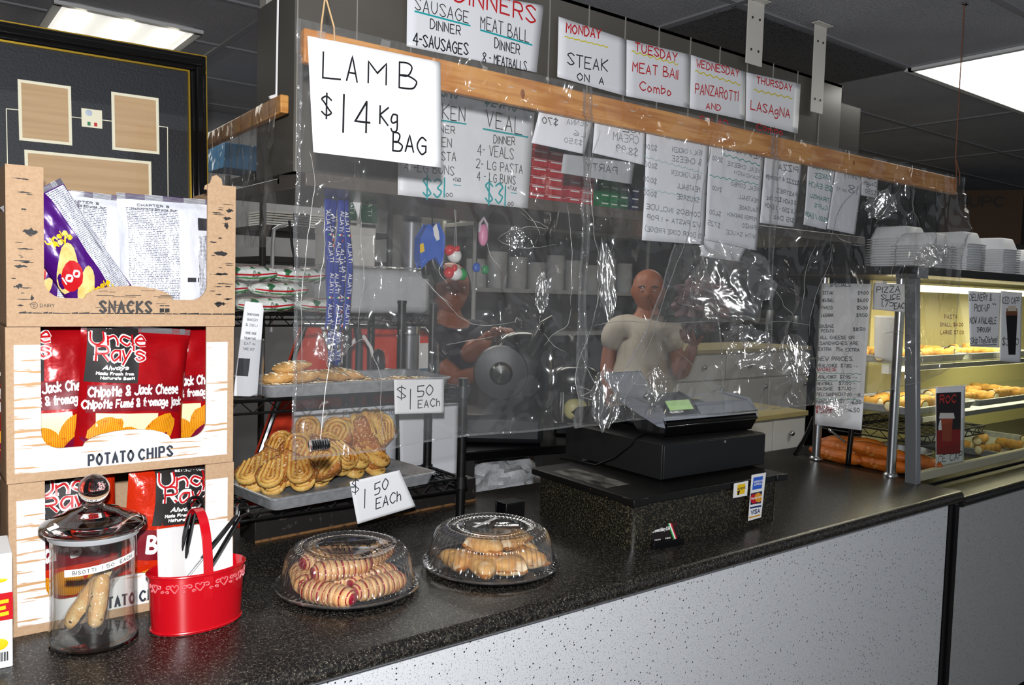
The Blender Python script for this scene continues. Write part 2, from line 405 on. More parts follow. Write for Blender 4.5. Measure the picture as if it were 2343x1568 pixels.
# ================================================================ the setting
mb = MB(); mb.box(-3, 9, -1.5, 7.2, -.1, 0)
struct(mb.build('floor', mat('floor_tile', '#5a5856', .5, layers=[('noise', (5, 5, 5), 3, .4, .7, '#4c4a48')])))
TILE = mat('ceiling_tile', '#a9a9ae', .9, layers=[('noise', (300, 110, 110), 3, .58, .66, '#dededf'), ('noise', (2, 2, 2), 2, .3, .7, '#9c9ca1')], bump=('noise', (150, 150, 150), 4, .8, .01))
mb = MB(); mb.box(-3, 9, -1.5, 7.2, 2.62, 2.7)
struct(mb.build('ceiling', TILE))
mb = MB(); mb.box(-3, 9, 6.9, 7.1, 0, 2.62); struct(mb.build('wall_back', DARKW))
mb = MB(); mb.box(-2.6, -2.4, -1.5, 6.9, 0, 2.62); struct(mb.build('wall_left', DARKW))
mb = MB(); mb.box(8.6, 8.8, -1.5, 6.9, 0, 2.62); struct(mb.build('wall_right', DARKW))
TB = mat('ceiling_grid_bar', '#8c8c90', .5)
n = 1
for xg in (-2.45, -1.23, -.01, 1.21, 2.43, 3.65, 4.87, 6.09):
    mb = MB(); mb.box(xg-.012, xg+.012, -1.5, 6.9, 2.612, 2.622); struct(mb.build('trim_%d' % n, TB)); n += 1
for k in range(-4, 9):
    y = 1.92+.61*k
    mb = MB(); mb.box(-2.5, 8.6, y-.012, y+.012, 2.613, 2.621); struct(mb.build('trim_%d' % n, TB)); n += 1
# ---- fluorescent ceiling lights
DIFF = mat('light_diffuser', '#fffdf2', .5, emit=2.6, layers=[('wave', (0, 3.1, 0), 0, .0, 1, '#e9e6da')])
DIFF2 = mat('troffer_reflector', '#f2f2f2', .4, emit=.55)
def troffer(x0, x1, y0, y1, label, tubes):
    t = root('ceiling_light', ((x0+x1)/2, (y0+y1)/2, 2.60), label, 'ceiling light', 'fluorescent ceiling lights')
    mb = MB(); e = .015
    for a in ((x0-e, x1+e, y0-e, y0+e), (x0-e, x1+e, y1-e, y1+e), (x0-e, x0+e, y0, y1), (x1-e, x1+e, y0, y1)): mb.box(*a, 2.598, 2.611)
    mb.build('frame', mat('light_frame', '#d8d8d8', .4), t, world=True)
    mb = MB(); mb.box(x0+e, x1-e, y0+e, y1-e, 2.604, 2.610); mb.build('reflector' if tubes else 'diffuser', DIFF2 if tubes else DIFF, t, world=True)
    for k in range(tubes):
        mb = MB(); xx = lerp(x0, x1, (k+.5)/tubes); mb.tube([(xx, y0+.04, 2.594), (xx, y1-.04, 2.594)], .022, 10); mb.build('tube', TUBEM, t, world=True)
    return t
troffer(.545, 1.06, 3.57, 4.79, 'open fluorescent ceiling light with bare tubes above the framed picture', 3)
troffer(3.655, 4.88, 1.31, 1.92, 'flat white fluorescent ceiling panel lit at the right edge of the ceiling', 0)
# ---- air return grille: dark perforated tile
mb = MB(); mb.box(2.44, 3.64, 1.93, 3.12, 2.606, 2.612)
tag(mb.build('ceiling_grille', mat('perforated_metal', '#5b5b5e', .6, layers=[('voro', (75, 75, 75), 0, .30, .24, '#18181a')])), 'dark perforated metal air grille set in the ceiling behind the white hanger straps', 'air grille')
# ================================================================ counters
def nose_slab(name, x0, x1, yf, yb, z0, z1, m, label, cat, extra=None):
    r = (z1-z0)/2; pts = [(yb, z0), (yb, z1)]
    pts = [(yb, z0), (yb, z1)]+[(yf+r*.9-r*.9*math.sin(a), z0+r+r*math.cos(a)) for a in [math.pi*k/8 for k in range(9)]]
    mb = MB(); k = len(pts)
    mb.add([(x0, p[0], p[1]) for p in pts]+[(x1, p[0], p[1]) for p in pts],
           [tuple(range(k)), tuple(range(2*k-1, k-1, -1))]+[(i, k+i, k+(i+1) % k, (i+1) % k) for i in range(k)])
    return tag(mb.build(name, m), label, cat)
nose_slab('worktop', -.6, 2.855, 1.232, 2.06, .912, .95, GRANITE, 'long dark granite-look worktop with rounded front edge carrying the chip boxes and cash register', 'worktop')
t = root('counter_base', (1.1, 1.6, 0), 'white speckled counter front below the dark worktop, left of the black divider strip', 'counter')
mb = MB(); mb.box(-.58, 2.83, 1.27, 1.30, .02, .911); mb.build('front_panel', SPECK, t, world=True)
mb = MB(); mb.box(-.58, 2.83, 1.30, 2.02, .06, .10); mb.box(-.58, -.55, 1.30, 2.02, .1, .911); mb.build('carcass', DARKW, t, world=True)
mb = MB(); mb.box(2.80, 2.83, 1.30, 2.02, .1, .911); mb.build('end_panel', DARKW, t, world=True)
mb = MB(); mb.box(2.835, 2.895, 1.262, 1.31, 0, .905); mb.box(2.855, 2.88, 1.256, 1.263, 0, .90)
tag(mb.build('divider_strip', mat('black_gloss', '#0d0b0d', .3)), 'narrow black vertical strip between the two speckled counter fronts', 'divider')
nose_slab('worktop', 2.90, 6.6, 1.245, 2.1, .885, .921, mat('dark_worktop', '#191817', .3, layers=[('noise', (120, 120, 120), 4, .5, .7, '#3c3a37')]), 'dark narrow worktop edge under the glass display case', 'worktop')
t = root('counter_base', (4.6, 1.6, 0), 'grey speckled counter front under the display case, right of the black divider strip', 'counter')
mb = MB(); mb.box(2.90, 6.6, 1.275, 1.305, .09, .885); mb.build('front_panel', SPECK2, t, world=True)
mb = MB(); mb.box(2.92, 6.58, 1.33, 2.05, 0, .09); mb.build('kick_board', BLKPL, t, world=True)
# ================================================================ left: chip boxes and bags
def bag_surf(w_, h_, t_, seed, puff=.55, crump=.006):
    def S(u, v, sgn=-1, off=0):
        u = min(1, max(0, u)); a = 1-abs(2*u-1)**2.6; vv = min(1, max(0, (v-.045)/.91)); b = 1-abs(2*vv-1)**3.2
        k = (max(a, 0)**puff)*(max(b, 0)**puff)
        nn = noise.noise(V((u*4+seed, v*5, seed*2.3)))*crump+noise.noise(V((u*11+seed, v*9, 3.3)))*crump*.5
        x = (u-.5)*w_*(1-.05*(1-abs(2*v-1)**2)); z = v*h_
        if v < .045 or v > .955: x += noise.noise(V((u*6, v, seed)))*.004
        edge = min(1, 8*min(u, 1-u, v, 1-v))
        y = sgn*(t_/2*k+off)+nn*edge+noise.noise(V((u*3.1, 7+seed, v*.5)))*.006*(1 if v > .95 else 0)
        return V((x, y, z))
    return S
FOILB = mat('silver_foil', '#c9c9cc', .25, .8)
def bag(name, label, w_, h_, t_, seed, front, back, loc, rz=0, ry=0, rx=0, group=None, face=-1):
    S = bag_surf(w_, h_, t_, seed)
    t = root(name, loc, label, 'snack bag', group, rz, rx, ry)
    mb = MB(); mb.m = 0; mb.grid(lambda u, v: S(u, v, -1), 22, 26); mb.m = 1; mb.grid(lambda u, v: S(1-u, v, 1), 22, 26)
    mb.build('pouch', [front, back], t, sharp=80)
    mb = MB()
    for k in range(0, 5):
        v = .958+.009*k; mb.tube([S(u/14, v, -1, .0005) for u in range(15)], .0008, 4)
    mb.build('crimped_seal', FOILB if front is not FOILB else back, t)
    return t, S
def patch(mb, S, u0, u1, v0, v1, off=.0012, skew=0, nu=8, nv=8):
    mb.grid(lambda a, b: S(lerp(u0, u1, a)+skew*b, lerp(v0, v1, b), -1, off), nu, nv)
def oval(mb, S, u, v, a, b, rot=0, off=.0016, n=18, wob=0, seed=0):
    c, s_ = math.cos(rot), math.sin(rot); P = [S(u, v, -1, off)]
    for rr in (.5, 1):
        for k in range(n):
            th = 2*math.pi*k/n; q = rr*(1+wob*noise.noise(V((math.cos(th)*2+seed, math.sin(th)*2, seed))))
            x, y = a*q*math.cos(th), b*q*math.sin(th)
            P.append(S(u+x*c-y*s_, v+x*s_+y*c, -1, off))
    fs = [(0, 1+k, 1+(k+1) % n) for k in range(n)]+[(1+k, 1+n+k, 1+n+(k+1) % n, 1+(k+1) % n) for k in range(n)]
    mb.add(P, fs)
RED1 = mat('deep_red_foil', '#b00d16', .24, .15, bump=('noise', (22, 22, 22), 3, .35, .01), layers=[('noise', (14, 14, 14), 3, .45, .8, '#8f0a12')])
RED2 = mat('orange_red_foil', '#d8300f', .26, .1, bump=('noise', (26, 26, 26), 4, .6, .012), layers=[('noise', (14, 14, 14), 3, .45, .8, '#bb2208')])
PURP = mat('purple_foil', '#4a1272', .28, .1, bump=('noise', (22, 22, 22), 3, .3, .01))
WFOIL = mat('white_printed_foil', '#e9ebf4', .24, .05, bump=('noise', (13, 13, 10), 4, .55, .02))
CHIP = mat('chip_print', '#f0a91e', .4, layers=[('wave', (90, 20, 90), 1.5, .35, .9, '#d9760f'), ('noise', (90, 90, 90), 3, .6, .8, '#b8450c')])
CHEESE = mat('cheese_print', '#f2eec0', .4)
DRED = mat('dark_red_print', '#7c0b1c', .35)
def logo(t, S, u0, u1, v0, v1, up=1):
    """black name block with outlined two-line lettering"""
    blk = MB(); patch(blk, S, u0, u1, v0, v1, .0012, .03); blk.build('logo_block', BLACKP, t)
    hu = u1-u0; hv = v1-v0; asp = .78
    for th, mm, off in ((.075, WHITEP, .0020), (.036, REDP, .0026)):
        b = MB(); f = lambda s, q: S(u0+hu*s+.03*q, v0+hv*q, -1, off)
        write(b, 'Uncle', .05, .66, 1.10, .70, .24, th, f, jit=.05, gap=1.0)
        write(b, "Ray's", .16, .40, 1.10, .42, .26, th, f, jit=.07, gap=1.0)
        b.build('logo_lettering', mm, t)
    b = MB(); f = lambda s, q: S(u0+hu*s+.03*q, v0+hv*q, -1, .0022)
    write(b, 'Always', .30, .235, .78, .25, .07, .022, f, gap=1.2, shear=.25)
    write(b, 'Made Fresh from', .20, .14, .90, .15, .045, .018, f)
    write(b, "Nature's Best!", .28, .06, .92, .07, .045, .018, f)
    write(b, 'BEYOND GOOD!', .35, .93, .9, .94, .035, .014, f)
    b.build('slogan_lettering', WHITEP, t)
def red_bag(loc, seed, label, group, rz=0, ry=0, rx=0, w_=.20, h_=.27):
    t, S = bag('chip_bag', label, w_, h_, .060, seed, RED1, FOILB, loc, rz, ry, rx, group)
    logo(t, S, .02, .47, .60, .985)
    b = MB(); b.grid(lambda a, c: S(lerp(.05, .93, a), .385+.02*math.sin(a*3)+.19*c, -1, .0011), 14, 6); b.build('name_band', DRED, t)
    b = MB(); f = lambda s, q: S(s, q+.012*math.sin(s*3), -1, .0020)
    write(b, 'Chipotle & Jack Cheese', .06, .495, .90, .525, .064, .0150, f, gap=1.3, jit=.03)
    write(b, 'Chipotle Fum\u00e9 & fromage jack', .02, .412, .94, .438, .055, .0135, f, gap=1.3, jit=.03)
    b.build('flavour_lettering', WHITEP, t)
    b = MB(); patch(b, S, .15, .72, .20, .385, .0010, -.02); b.build('cheese_print', CHEESE, t)
    for k, (u, v, a, c, ro) in enumerate([(.22, .255, .17, .10, .4), (.46, .19, .17, .095, -.2), (.73, .25, .18, .11, .5), (.30, .14, .15, .08, .1), (.62, .12, .15, .07, .2)]):
        b = MB(); oval(b, S, u, v, a, c, ro, .0016+.0003*k, 18, .18, seed+k); b.build('chip_print', CHIP, t)
    b = MB(); oval(b, S, .70, .165, .14, .035, .55, .0036, 14, .3, seed); oval(b, S, .13, .17, .12, .022, -.4, .0036, 14, .2, seed)
    b.build('pepper_print', mat('pepper_print', '#7a1136', .3), t)
    return t
def bbq_bag(loc, seed, label, group, rz=0, ry=0, rx=0):
    t, S = bag('chip_bag', label, .19, .262, .060, seed, RED2, FOILB, loc, rz, ry, rx, group)
    logo(t, S, .22, .80, .56, .97)
    b = MB(); f = lambda s, q: S(s, q, -1, .0020)
    write(b, 'Bar-B-Q', .20, .37, .82, .39, .11, .030, f, gap=1.4)
    b.build('flavour_lettering', WHITEP, t)
    b = MB(); b.grid(lambda a, c: S(lerp(.08, .92, a), .31+.22*c, -1, .0011), 12, 6); b.build('name_band', DRED, t)
    for k, (u, v, a, c, ro) in enumerate([(.25, .14, .16, .105, .4), (.50, .18, .17, .10, -.2), (.74, .13, .16, .10, .5)]):
        b = MB(); oval(b, S, u, v, a, c, ro, .0016+.0003*k, 18, .18, seed+k); b.build('chip_print', CHIP, t)
    return t
def ubox(w_, h_, cl, cr, cb, rad, arch=None, top=None):
    """outline of a box front: a U of card round the display window, rounded inside corners and a bulge in the lower lip"""
    P = [(0, 0), (w_, 0), (w_, h_), (w_-cr, h_)]
    if top: P = [(0, 0), (w_, 0), (w_, h_-top[1]), (w_-cr, h_-top[1])]
    P += [(w_-cr-rad+rad*math.cos(a), cb+rad-rad*math.sin(a)) for a in [math.pi/2*k/6 for k in range(7)]]
    c = (cl+w_-cr)/2; aw, ah = arch
    P += [(c+aw*math.cos(a), cb+ah*math.sin(a)) for a in [math.pi*k/10 for k in range(11)]]
    P += [(cl+rad-rad*math.sin(a), cb+rad-rad*math.cos(a)) for a in [math.pi/2*k/6 for k in range(7)]]
    P += [(cl, h_), (0, h_)] if not top else [(cl, h_-top[0]), (0, h_-top[0])]
    return P
def chip_box(x0, z0, label, cl, cr, cb, h_=.268, w_=.385, d_=.27, printed=True, y0=1.62, rz=0):
    t = root('snack_box', (x0+w_/2, y0+d_/2, z0), label, 'cardboard box', 'snack display boxes', rz)
    hw, hd, e = w_/2, d_/2, .004
    mb = MB(); mb.box(-hw, hw, hd-e, hd, 0, h_*.94); mb.build('back_panel', [KRAFT], t)
    mb = MB(); mb.box(-hw, -hw+e, -hd+e, hd-e, e, h_); mb.build('side_panel', [KRAFT], t)
    mb = MB(); mb.box(hw-e, hw, -hd+e, hd-e, e, h_); mb.build('side_panel', [KRAFT], t)
    mb = MB(); mb.box(-hw, hw, -hd+e, hd-e, 0, e); mb.build('bottom_panel', KRAFT_IN, t)
    P = [(p[0]-hw, p[1]) for p in ubox(w_, h_, cl, cr, cb, .03, (.075, .024))]
    mb = MB(); mb.prism(P, -hd, -hd+e); f = mb.build('front_panel', KRAFT, t, sharp=30)
    b = MB()
    if printed:
        ins = .012; Q = []
        for (x, z) in P:
            Q.append((min(max(x, -hw+ins), hw-ins), min(max(z, .016), h_-.030)))
        b.prism(Q, -hd-.0006, -hd); b.build('printed_label', DIST, t, sharp=30)
    return t, f, (hw, hd)
# -- top box: kraft, SNACKS
ZB = .95
tb3, f3, _ = chip_box(.168, ZB, 'white-printed cardboard chip box at the bottom of the stack, standing on the worktop', .055, .055, .052)
tb2, f2, _ = chip_box(.166, ZB+.269, 'white-printed cardboard potato chip box in the middle of the stack', .052, .053, .055)
tb1, f1, (hw, hd) = chip_box(.168, ZB+.269*2, 'plain brown cardboard snack box on top of the stack', .056, .054, .050, printed=False, h_=.272)
# ear flap and wood-grain marks on the top box
mb = MB(); mb.prism([(.135, .262), (.172, .262), (.168, .285), (.158, .292), (.150, .288), (.146, .275), (.137, .270)], -hd+.010, -hd+.013); mb.build('flap', KRAFT, tb1)
mb = MB()
for side in (-1, 1):
    for k in range(30):
        z = rnd(.03, .255); x0 = side*(hw-.028)+rnd(-.022, .012); l = rnd(.004, .03); h_ = rnd(.0006, .0022) if k % 5 else rnd(.004, .009)
        xe = min(max(x0+l, -hw+.003), hw-.004); x0 = max(min(x0, hw-.02), -hw+.006)
        if abs(x0) < hw-.054 or abs(xe) < hw-.054: continue
        n_ = 7; up = [(lerp(x0, xe, i/n_), z+h_*rnd(.2, 1)*(1-abs(2*i/n_-1)**2)) for i in range(n_+1)]; dn = [(lerp(x0, xe, i/n_), z-h_*rnd(.2, 1)*(1-abs(2*i/n_-1)**2)-.0003) for i in range(n_, -1, -1)]
        mb.face([(p[0], -hd-.0005, p[1]) for p in up+dn])
x = -hw+.018
while x < hw-.02:
    l = rnd(.006, .03); mb.face([(x, -hd-.0005, .0225), (x+l, -hd-.0005, .0225), (x+l*.9, -hd-.0005, .0225+rnd(.001, .004)), (x, -hd-.0005, .0245)]); x += l+.0005
for k in range(14):
    x = rnd(-.06, .06); z = rnd(.030, .066); l = rnd(.01, .04); mb.face([(x, -hd-.0005, z), (x+l, -hd-.0005, z+.0002), (x+l, -hd-.0005, z+.0011), (x, -hd-.0005, z+.0009)])
mb.build('wood_grain_print', BLACKP, tb1)
mb = MB(); fs = lambda s, q: (s, -hd-.0007, q)
write(mb, 'SNACKS', -.049, .026, .037, .0265, .0190, .0044, fs, gap=2.6); mb.build('lettering', mat('charcoal_print', '#3a3534', .6), tb1)
mb = MB(); write(mb, 'DAIRY', -.143, .034, -.121, .034, .0052, .0008, fs)
P = [(-.152+.0052*math.cos(a), .0365+.0052*math.sin(a)) for a in [2*math.pi*k/16 for k in range(17)]]; ribbon(mb, P, .0008, fs); write(mb, 'U', -.1535, .034, -.1505, .034, .005, .0008, fs)
mb.build('dairy_mark', BLACKP, tb1)
mb = MB()
for dx in (0, .0095):
    mb.face([fs(.052+dx, .0255), fs(.0600+dx, .0265), fs(.0600+dx, .0335), fs(.052+dx, .0335)]); mb.face([fs(.052+dx, .0375), fs(.0600+dx, .0375), fs(.0600+dx, .0395), fs(.052+dx, .0395)])
mb.build('bag_icon', BLACKP, tb1)
for tb in (tb2, tb3):
    mb = MB(); hd2 = .135; f = lambda s, q: (s, -hd2-.0010, q)
    write(mb, 'POTATO', -.066 if tb is tb2 else -.062, .0195, .008, .0215, .0185, .0040, f, gap=2.8); write(mb, 'CHIPS', .018, .0215, .077, .0235, .0185, .0040, f, gap=2.8)
    mb.build('lettering', NAVYP, tb)
# neighbours, cut by the edge of the picture
for z, lb in ((ZB, 'brown cardboard box beside the lowest chip box, only its edge in view'), (ZB+.269, 'brown cardboard box beside the middle chip box, only its edge in view')):
    t = root('cardboard_box', (-.035, 1.765, z), lb, 'cardboard box', 'boxes behind the left edge')
    mb = MB(); mb.box(-.192, .192, -.135, .135, 0, .264); mb.build('carton', KRAFT, t, bevel=.003)
    mb = MB(); mb.box(-.176, .176, -.1358, -.135, .016, .235); mb.build('printed_label', DIST, t)
# -- bags in the boxes
yb = 1.62+.055
z1 = ZB+.269*2+.005; z2 = ZB+.269+.005; z3 = ZB+.005
g = 'deep red chip bags in the middle box'
red_bag((.245, yb+.040, z2), 1, 'red chip bag at the jar-knob end of the middle box, chips printed across its base', g, rz=R(-4), ry=R(-2), w_=.195)
red_bag((.368, yb-.008, z2), 2, 'red chip bag in the centre of the middle box, leaning forward of its neighbours', g, rz=R(6), ry=R(4), w_=.200, h_=.262)
red_bag((.478, yb+.062, z2), 3, 'red chip bag at the shelf end of the middle box, half behind its neighbour', g, rz=R(-3), ry=R(1), w_=.190)
g = 'orange red chip bags in the bottom box'
bbq_bag((.275, yb+.050, z3), 5, 'orange-red barbecue chip bag behind the glass jar', g, rz=R(-5), ry=R(-3))
bbq_bag((.435, yb-.004, z3), 6, 'orange-red barbecue chip bag behind the red tin basket', g, rz=R(8), ry=R(6))
NEWS = mat('newsprint_white_foil', '#e7e9f2', .24, .05, uv=True, bump=('noise', (3.5, 3.2, 1), 4, .5, .02), layers=[('words', (38, 62, 1), .42, .5, 1, '#6d7080')])
def white_bag(loc, seed, label, rz=0, ry=0, w_=.19, h_=.245):
    t, S = bag('chip_bag', label, w_, h_, .055, seed, WFOIL, PURP, loc, rz, ry, 0, 'snack bags in the top box')
    for (u0, u1, v0, v1) in ((.07, .58, .06, .90), (.80, .985, .06, .70)):
        b = MB(); patch(b, S, u0, u1, v0, v1, .0012, 0, 10, 16); b.build('printed_text', NEWS, t)
    b = MB(); write(b, 'CHAPTER 8', .18, .905, .50, .905, .018, .004, lambda s, q: S(s, q, -1, .0016)); write(b, 'History of a Strange Boy', .12, .875, .56, .878, .016, .0035, lambda s, q: S(s, q, -1, .0016), shear=.2)
    b.build('heading_lettering', BLACKP, t)
    b = MB(); patch(b, S, .66, .76, .32, .355, .0016); patch(b, S, .785, .80, .32, .355, .0016); patch(b, S, .80, .95, .74, .84, .0012); b.build('picture_print', mat('grey_print', '#3b3b40', .5), t)
    return t
white_bag((.452, yb+.035, z1), 11, 'white snack bag back with rows of print, filling the shelf end of the top box', rz=R(3), ry=R(-1), w_=.185)
white_bag((.33, yb+.090, z1), 12, 'white snack bag back partly covered by the slanting purple bag', rz=R(-4), ry=R(1.5), w_=.175)
def purple_bag(loc, seed, label, ry, rz=0, w_=.12, h_=.30, tilt=0):
    t, S = bag('snack_bag', label, w_, h_, .045, seed, PURP, WFOIL, loc, rz, ry, tilt, 'snack bags in the top box')
    b = MB()
    for (u, v, ro) in ((.25, .90, 0), (.36, .62, .3), (.50, .13, .2)):
        f = lambda s, q: S(u+s, v+q, -1, .0018)
        write(b, 'Uncle', -.16, 0, .20, .01, .035, .018, f, jit=.08, gap=1.1); write(b, "Ray's", -.10, -.045, .22, -.035, .035, .018, f, jit=.08, gap=1.1)
    b.build('logo_lettering', YELP, t)
    for k, (u, v, a, c) in enumerate([(.25, .40, .30, .10), (.33, .20, .26, .08)]):
        b = MB(); oval(b, S, u, v, a, c, .5, .0013, 18, .1, seed+k); b.build('chip_print', mat('pale_chip_print', '#e8cf86', .4, layers=[('noise', (60, 60, 60), 3, .45, .7, '#d9b562')]), t)
    b = MB(); oval(b, S, .24, .33, .20, .10, .3, .0020, 14, .05, seed); b.build('badge', REDP, t)
    b = MB(); write(b, '100', .10, .30, .36, .31, .05, .02, lambda s, q: S(s, q, -1, .0026)); b.build('badge_lettering', WHITEP, t)
    b = MB(); patch(b, S, .66, .98, .03, .95, .0015, 0, 6, 18); b.build('printed_text', NEWS, t)
    return t
purple_bag((.330, yb-.018, z1+.036), 21, 'purple snack bag slanting across the front of the top box', ry=R(-33), rz=R(6), w_=.110, h_=.225)
purple_bag((.238, yb+.035, z1+.004), 22, 'purple snack bag standing behind the slanting one at the edge of the top box', ry=R(3), w_=.09, h_=.22)
# ---------------------------------------------------------------- framed picture on boxes behind
YP = 2.0
for k, z in enumerate((ZB, ZB+.27)):
    t = root('cardboard_box', (.20, 2.06, z) if k == 0 else (.22, 2.05, z), 'closed brown cardboard box hidden behind the chip boxes' if k else 'closed brown cardboard box on the worktop behind the chip boxes', 'cardboard box', 'boxes under the framed picture')
    mb = MB(); mb.box(-.28, .28, -.12, .12, 0, .268); mb.build('carton', KRAFT, t)
P1 = PY(478, 142, YP); P0 = PY(455, 415, YP)
xr, zt = .615, P1.z; xl, zb = -.06, 1.492
t = root('picture_frame', ((xl+xr)/2, YP, zb), 'black and gold framed navy mount with tan blank openings behind the snack box', 'picture frame', ry=R(-1.0))
def fr(mb, x0, x1, z0, z1, wd, y0, y1):
    for a in ((x0, x1, z0, z0+wd), (x0, x1, z1-wd, z1), (x0, x0+wd, z0+wd, z1-wd), (x1-wd, x1, z0+wd, z1-wd)): mb.box(a[0], a[1], y0, y1, a[2], a[3])
mb = MB(); fr(mb, xl, xr, zb, zt, .036, YP-.022, YP); fr(mb, xl+.008, xr-.008, zb+.008, zt-.008, .018, YP-.030, YP-.022); mb.build('frame', mat('black_lacquer', '#0c0b0b', .16, coat=.5), t, world=True, bevel=.004)
GOLD = mat('gold_leaf', '#caa63c', .3, .9)
mb = MB(); fr(mb, xl+.036, xr-.036, zb+.036, zt-.036, .0035, YP-.017, YP-.004); mb.build('inner_fillet', GOLD, t, world=True)
mb = MB(); fr(mb, xl-.003, xr+.003, zb-.0, zt+.003, .003, YP-.016, YP); mb.build('outer_fillet', GOLD, t, world=True)
mb = MB(); mb.box(xl+.03, xr-.03, YP-.008, YP-.002, zb+.03, zt-.03); mb.build('mount', mat('navy_mount_board', '#0f131a', .6, bump=('noise', (220, 220, 220), 3, .4, .002)), t, world=True)
TAN = mat('tan_backing', '#c8a67c', .7, layers=[('noise', (3, 3, 90), 3, .4, .7, '#bd9970')]); CREAM = mat('cream_bevel', '#f3ecd0', .6)
def px_rect(q): 
    a = [PY(*p, YP-.008) for p in q]; return a
for nm, q in (('opening', ((52, 183), (174, 200), (171, 334), (51, 322))), ('opening', ((266, 214), (374, 231), (369, 357), (262, 347))), ('opening', ((67, 344), (354, 374), (350, 470), (60, 455)))):
    a = px_rect(q); x0 = (a[0].x+a[3].x)/2; x1 = (a[1].x+a[2].x)/2; z1_ = (a[0].z+a[1].z)/2; z0_ = (a[2].z+a[3].z)/2
    mb = MB(); mb.box(x0, x1, YP-.0090, YP-.008, z0_, z1_); o = mb.build('opening', CREAM, t, world=True)
    mb = MB(); mb.box(x0+.006, x1-.006, YP-.0096, YP-.009, z0_+.006, z1_-.006)
    b_ = mb.build('backing', TAN, o); b_.data.transform(Matrix.Translation(-V(t.location)))
a = px_rect(((195, 248), (242, 255), (240, 300), (194, 294))); x0, x1, z1_, z0_ = a[0].x, a[1].x, a[0].z-.002, a[2].z+.002
mb = MB(); mb.box(x0, x1, YP-.0094, YP-.008, z0_, z1_); o = mb.build('small_opening', CREAM, t, world=True)
mb = MB(); xm = (x0+x1)/2; zm = (z0_+z1_)/2; mb.ball((xm-.006-t.location.x, YP-.0096-t.location.y, zm+.011-t.location.z), (.007, .0006, .007), 12, 6); mb.build('crest', mat('pale_blue_print', '#b9c4d4', .5), o)
mb = MB(); mb.box(xm-.009-t.location.x, xm-.003-t.location.x, YP-.0099-t.location.y, YP-.0094-t.location.y, zm-.016-t.location.z, zm-.008-t.location.z); mb.build('crest', mat('green_print', '#2f7a4d', .5), o)
mb = MB(); mb.box(xm+.004-t.location.x, xm+.010-t.location.x, YP-.0099-t.location.y, YP-.0094-t.location.y, zm-.016-t.location.z, zm-.008-t.location.z); mb.build('crest', REDP, o)
mb = MB(); pl = lambda *q: ribbon(mb, [((p := PY(*k, YP-.008)).x, p.z) for k in q], .0016, lambda s, z: (s, YP-.0088, z))
pl((173, 270), (195, 273)); pl((242, 278), (264, 281)); pl((52, 252), (24, 249), (24, 470)); pl((370, 294), (391, 297), (389, 470)); mb.build('ruled_line', CREAM, t, world=True)
mb = MB(); mb.box(xl+.034, xr-.034, YP-.0125, YP-.0115, zb+.034, zt-.034); mb.build('glazing', clear('picture_glass', tint=(.98, .98, .98), base=.03, edge=.5, rough=.02, haze=.001), t, world=True)
# ---------------------------------------------------------------- biscotti jar
JX, JY = .285, 1.535
t = root('glass_jar', (JX, JY, .9502), 'clear glass jar with ball-knob lid and white price strip, two wrapped biscotti inside', 'jar')
rr_ = .071
prof = [(.001, .0015), (rr_-.008, .0015), (rr_-.001, .008), (rr_, .02), (rr_-.003, .035), (rr_-.004, .17), (rr_-.004, .183), (rr_-.001, .188)]
mb = MB(); mb.lathe(prof, 48); mb.build('jar_body', CLEARG, t, sharp=70)
mb = MB(); mb.lathe([(.001, .007), (rr_-.012, .008), (rr_-.007, .02), (rr_-.007, .185)], 48); mb.build('inner_wall', CLEARG, t, sharp=70)
mb = MB(); mb.lathe([(.001, .0), (rr_-.004, .0), (rr_-.001, .004), (rr_-.004, .008), (.001, .0075)], 48); mb.build('thick_base', GLASS, t, sharp=50)
mb = MB(); mb.lathe([(rr_-.004, .184), (rr_+.0, .186), (rr_+.001, .192), (rr_-.003, .197), (rr_-.004, .184)], 48); mb.build('seal_ring', mat('frosted_seal', '#d6d8da', .35, trans=.4), t)
lp = [(.001, .190), (rr_-.006, .190), (rr_-.006, .197), (rr_+.009, .198), (rr_+.013, .202), (rr_+.011, .208), (rr_-.004, .216), (.045, .225), (.040, .229), (.022, .234), (.014, .239), (.012, .243), (.016, .246), (.0205, .251), (.024, .258), (.025, .266), (.0235, .274), (.019, .281), (.012, .287), (.005, .2892), (.001, .2896)]
mb = MB(); mb.lathe(lp, 48); mb.build('lid', GLASS, t, sharp=60)
mb = MB(); a0, a1 = R(222), R(318)
def lab(u, v): a = lerp(a0, a1, u); return (JX+(rr_+.0005)*math.cos(a), JY+(rr_+.0005)*math.sin(a), .9502+.134+.012*v+.016*u)
def labl(u, v, o=0): p = lab(u, v); p = (JX+(p[0]-JX), p[1], p[2]); return (p[0]-JX+o*math.cos(lerp(a0, a1, u)), p[1]-JY+o*math.sin(lerp(a0, a1, u)), p[2]-.9502)
mb.grid(lambda u, v: labl(u, v), 16, 1); lb_ = mb.build('price_strip', WHITEP, t)
mb = MB(); AL = (a1-a0)*rr_; write(mb, 'BISOTTI  1 50  EACH', .12*AL, .0034, .93*AL, .0034, .0055, .0009, lambda s, q: labl(s/AL, q/.012, .0006), gap=1.8); mb.build('lettering', BLACKP, lb_)
BISC = mat('biscotti_crust', '#dca868', .7, layers=[('noise', (60, 60, 60), 4, .45, .7, '#e6c78e'), ('noise', (90, 90, 90), 2, .66, .70, '#3d1f1c')], bump=('noise', (120, 120, 120), 4, .6, .004))
WRAP = clear('cellophane', tint=(.95, .95, .95), base=.06, edge=.45, rough=.12, haze=.03, bump=([((40, 40, 40), 3, 1)], .9, .01))
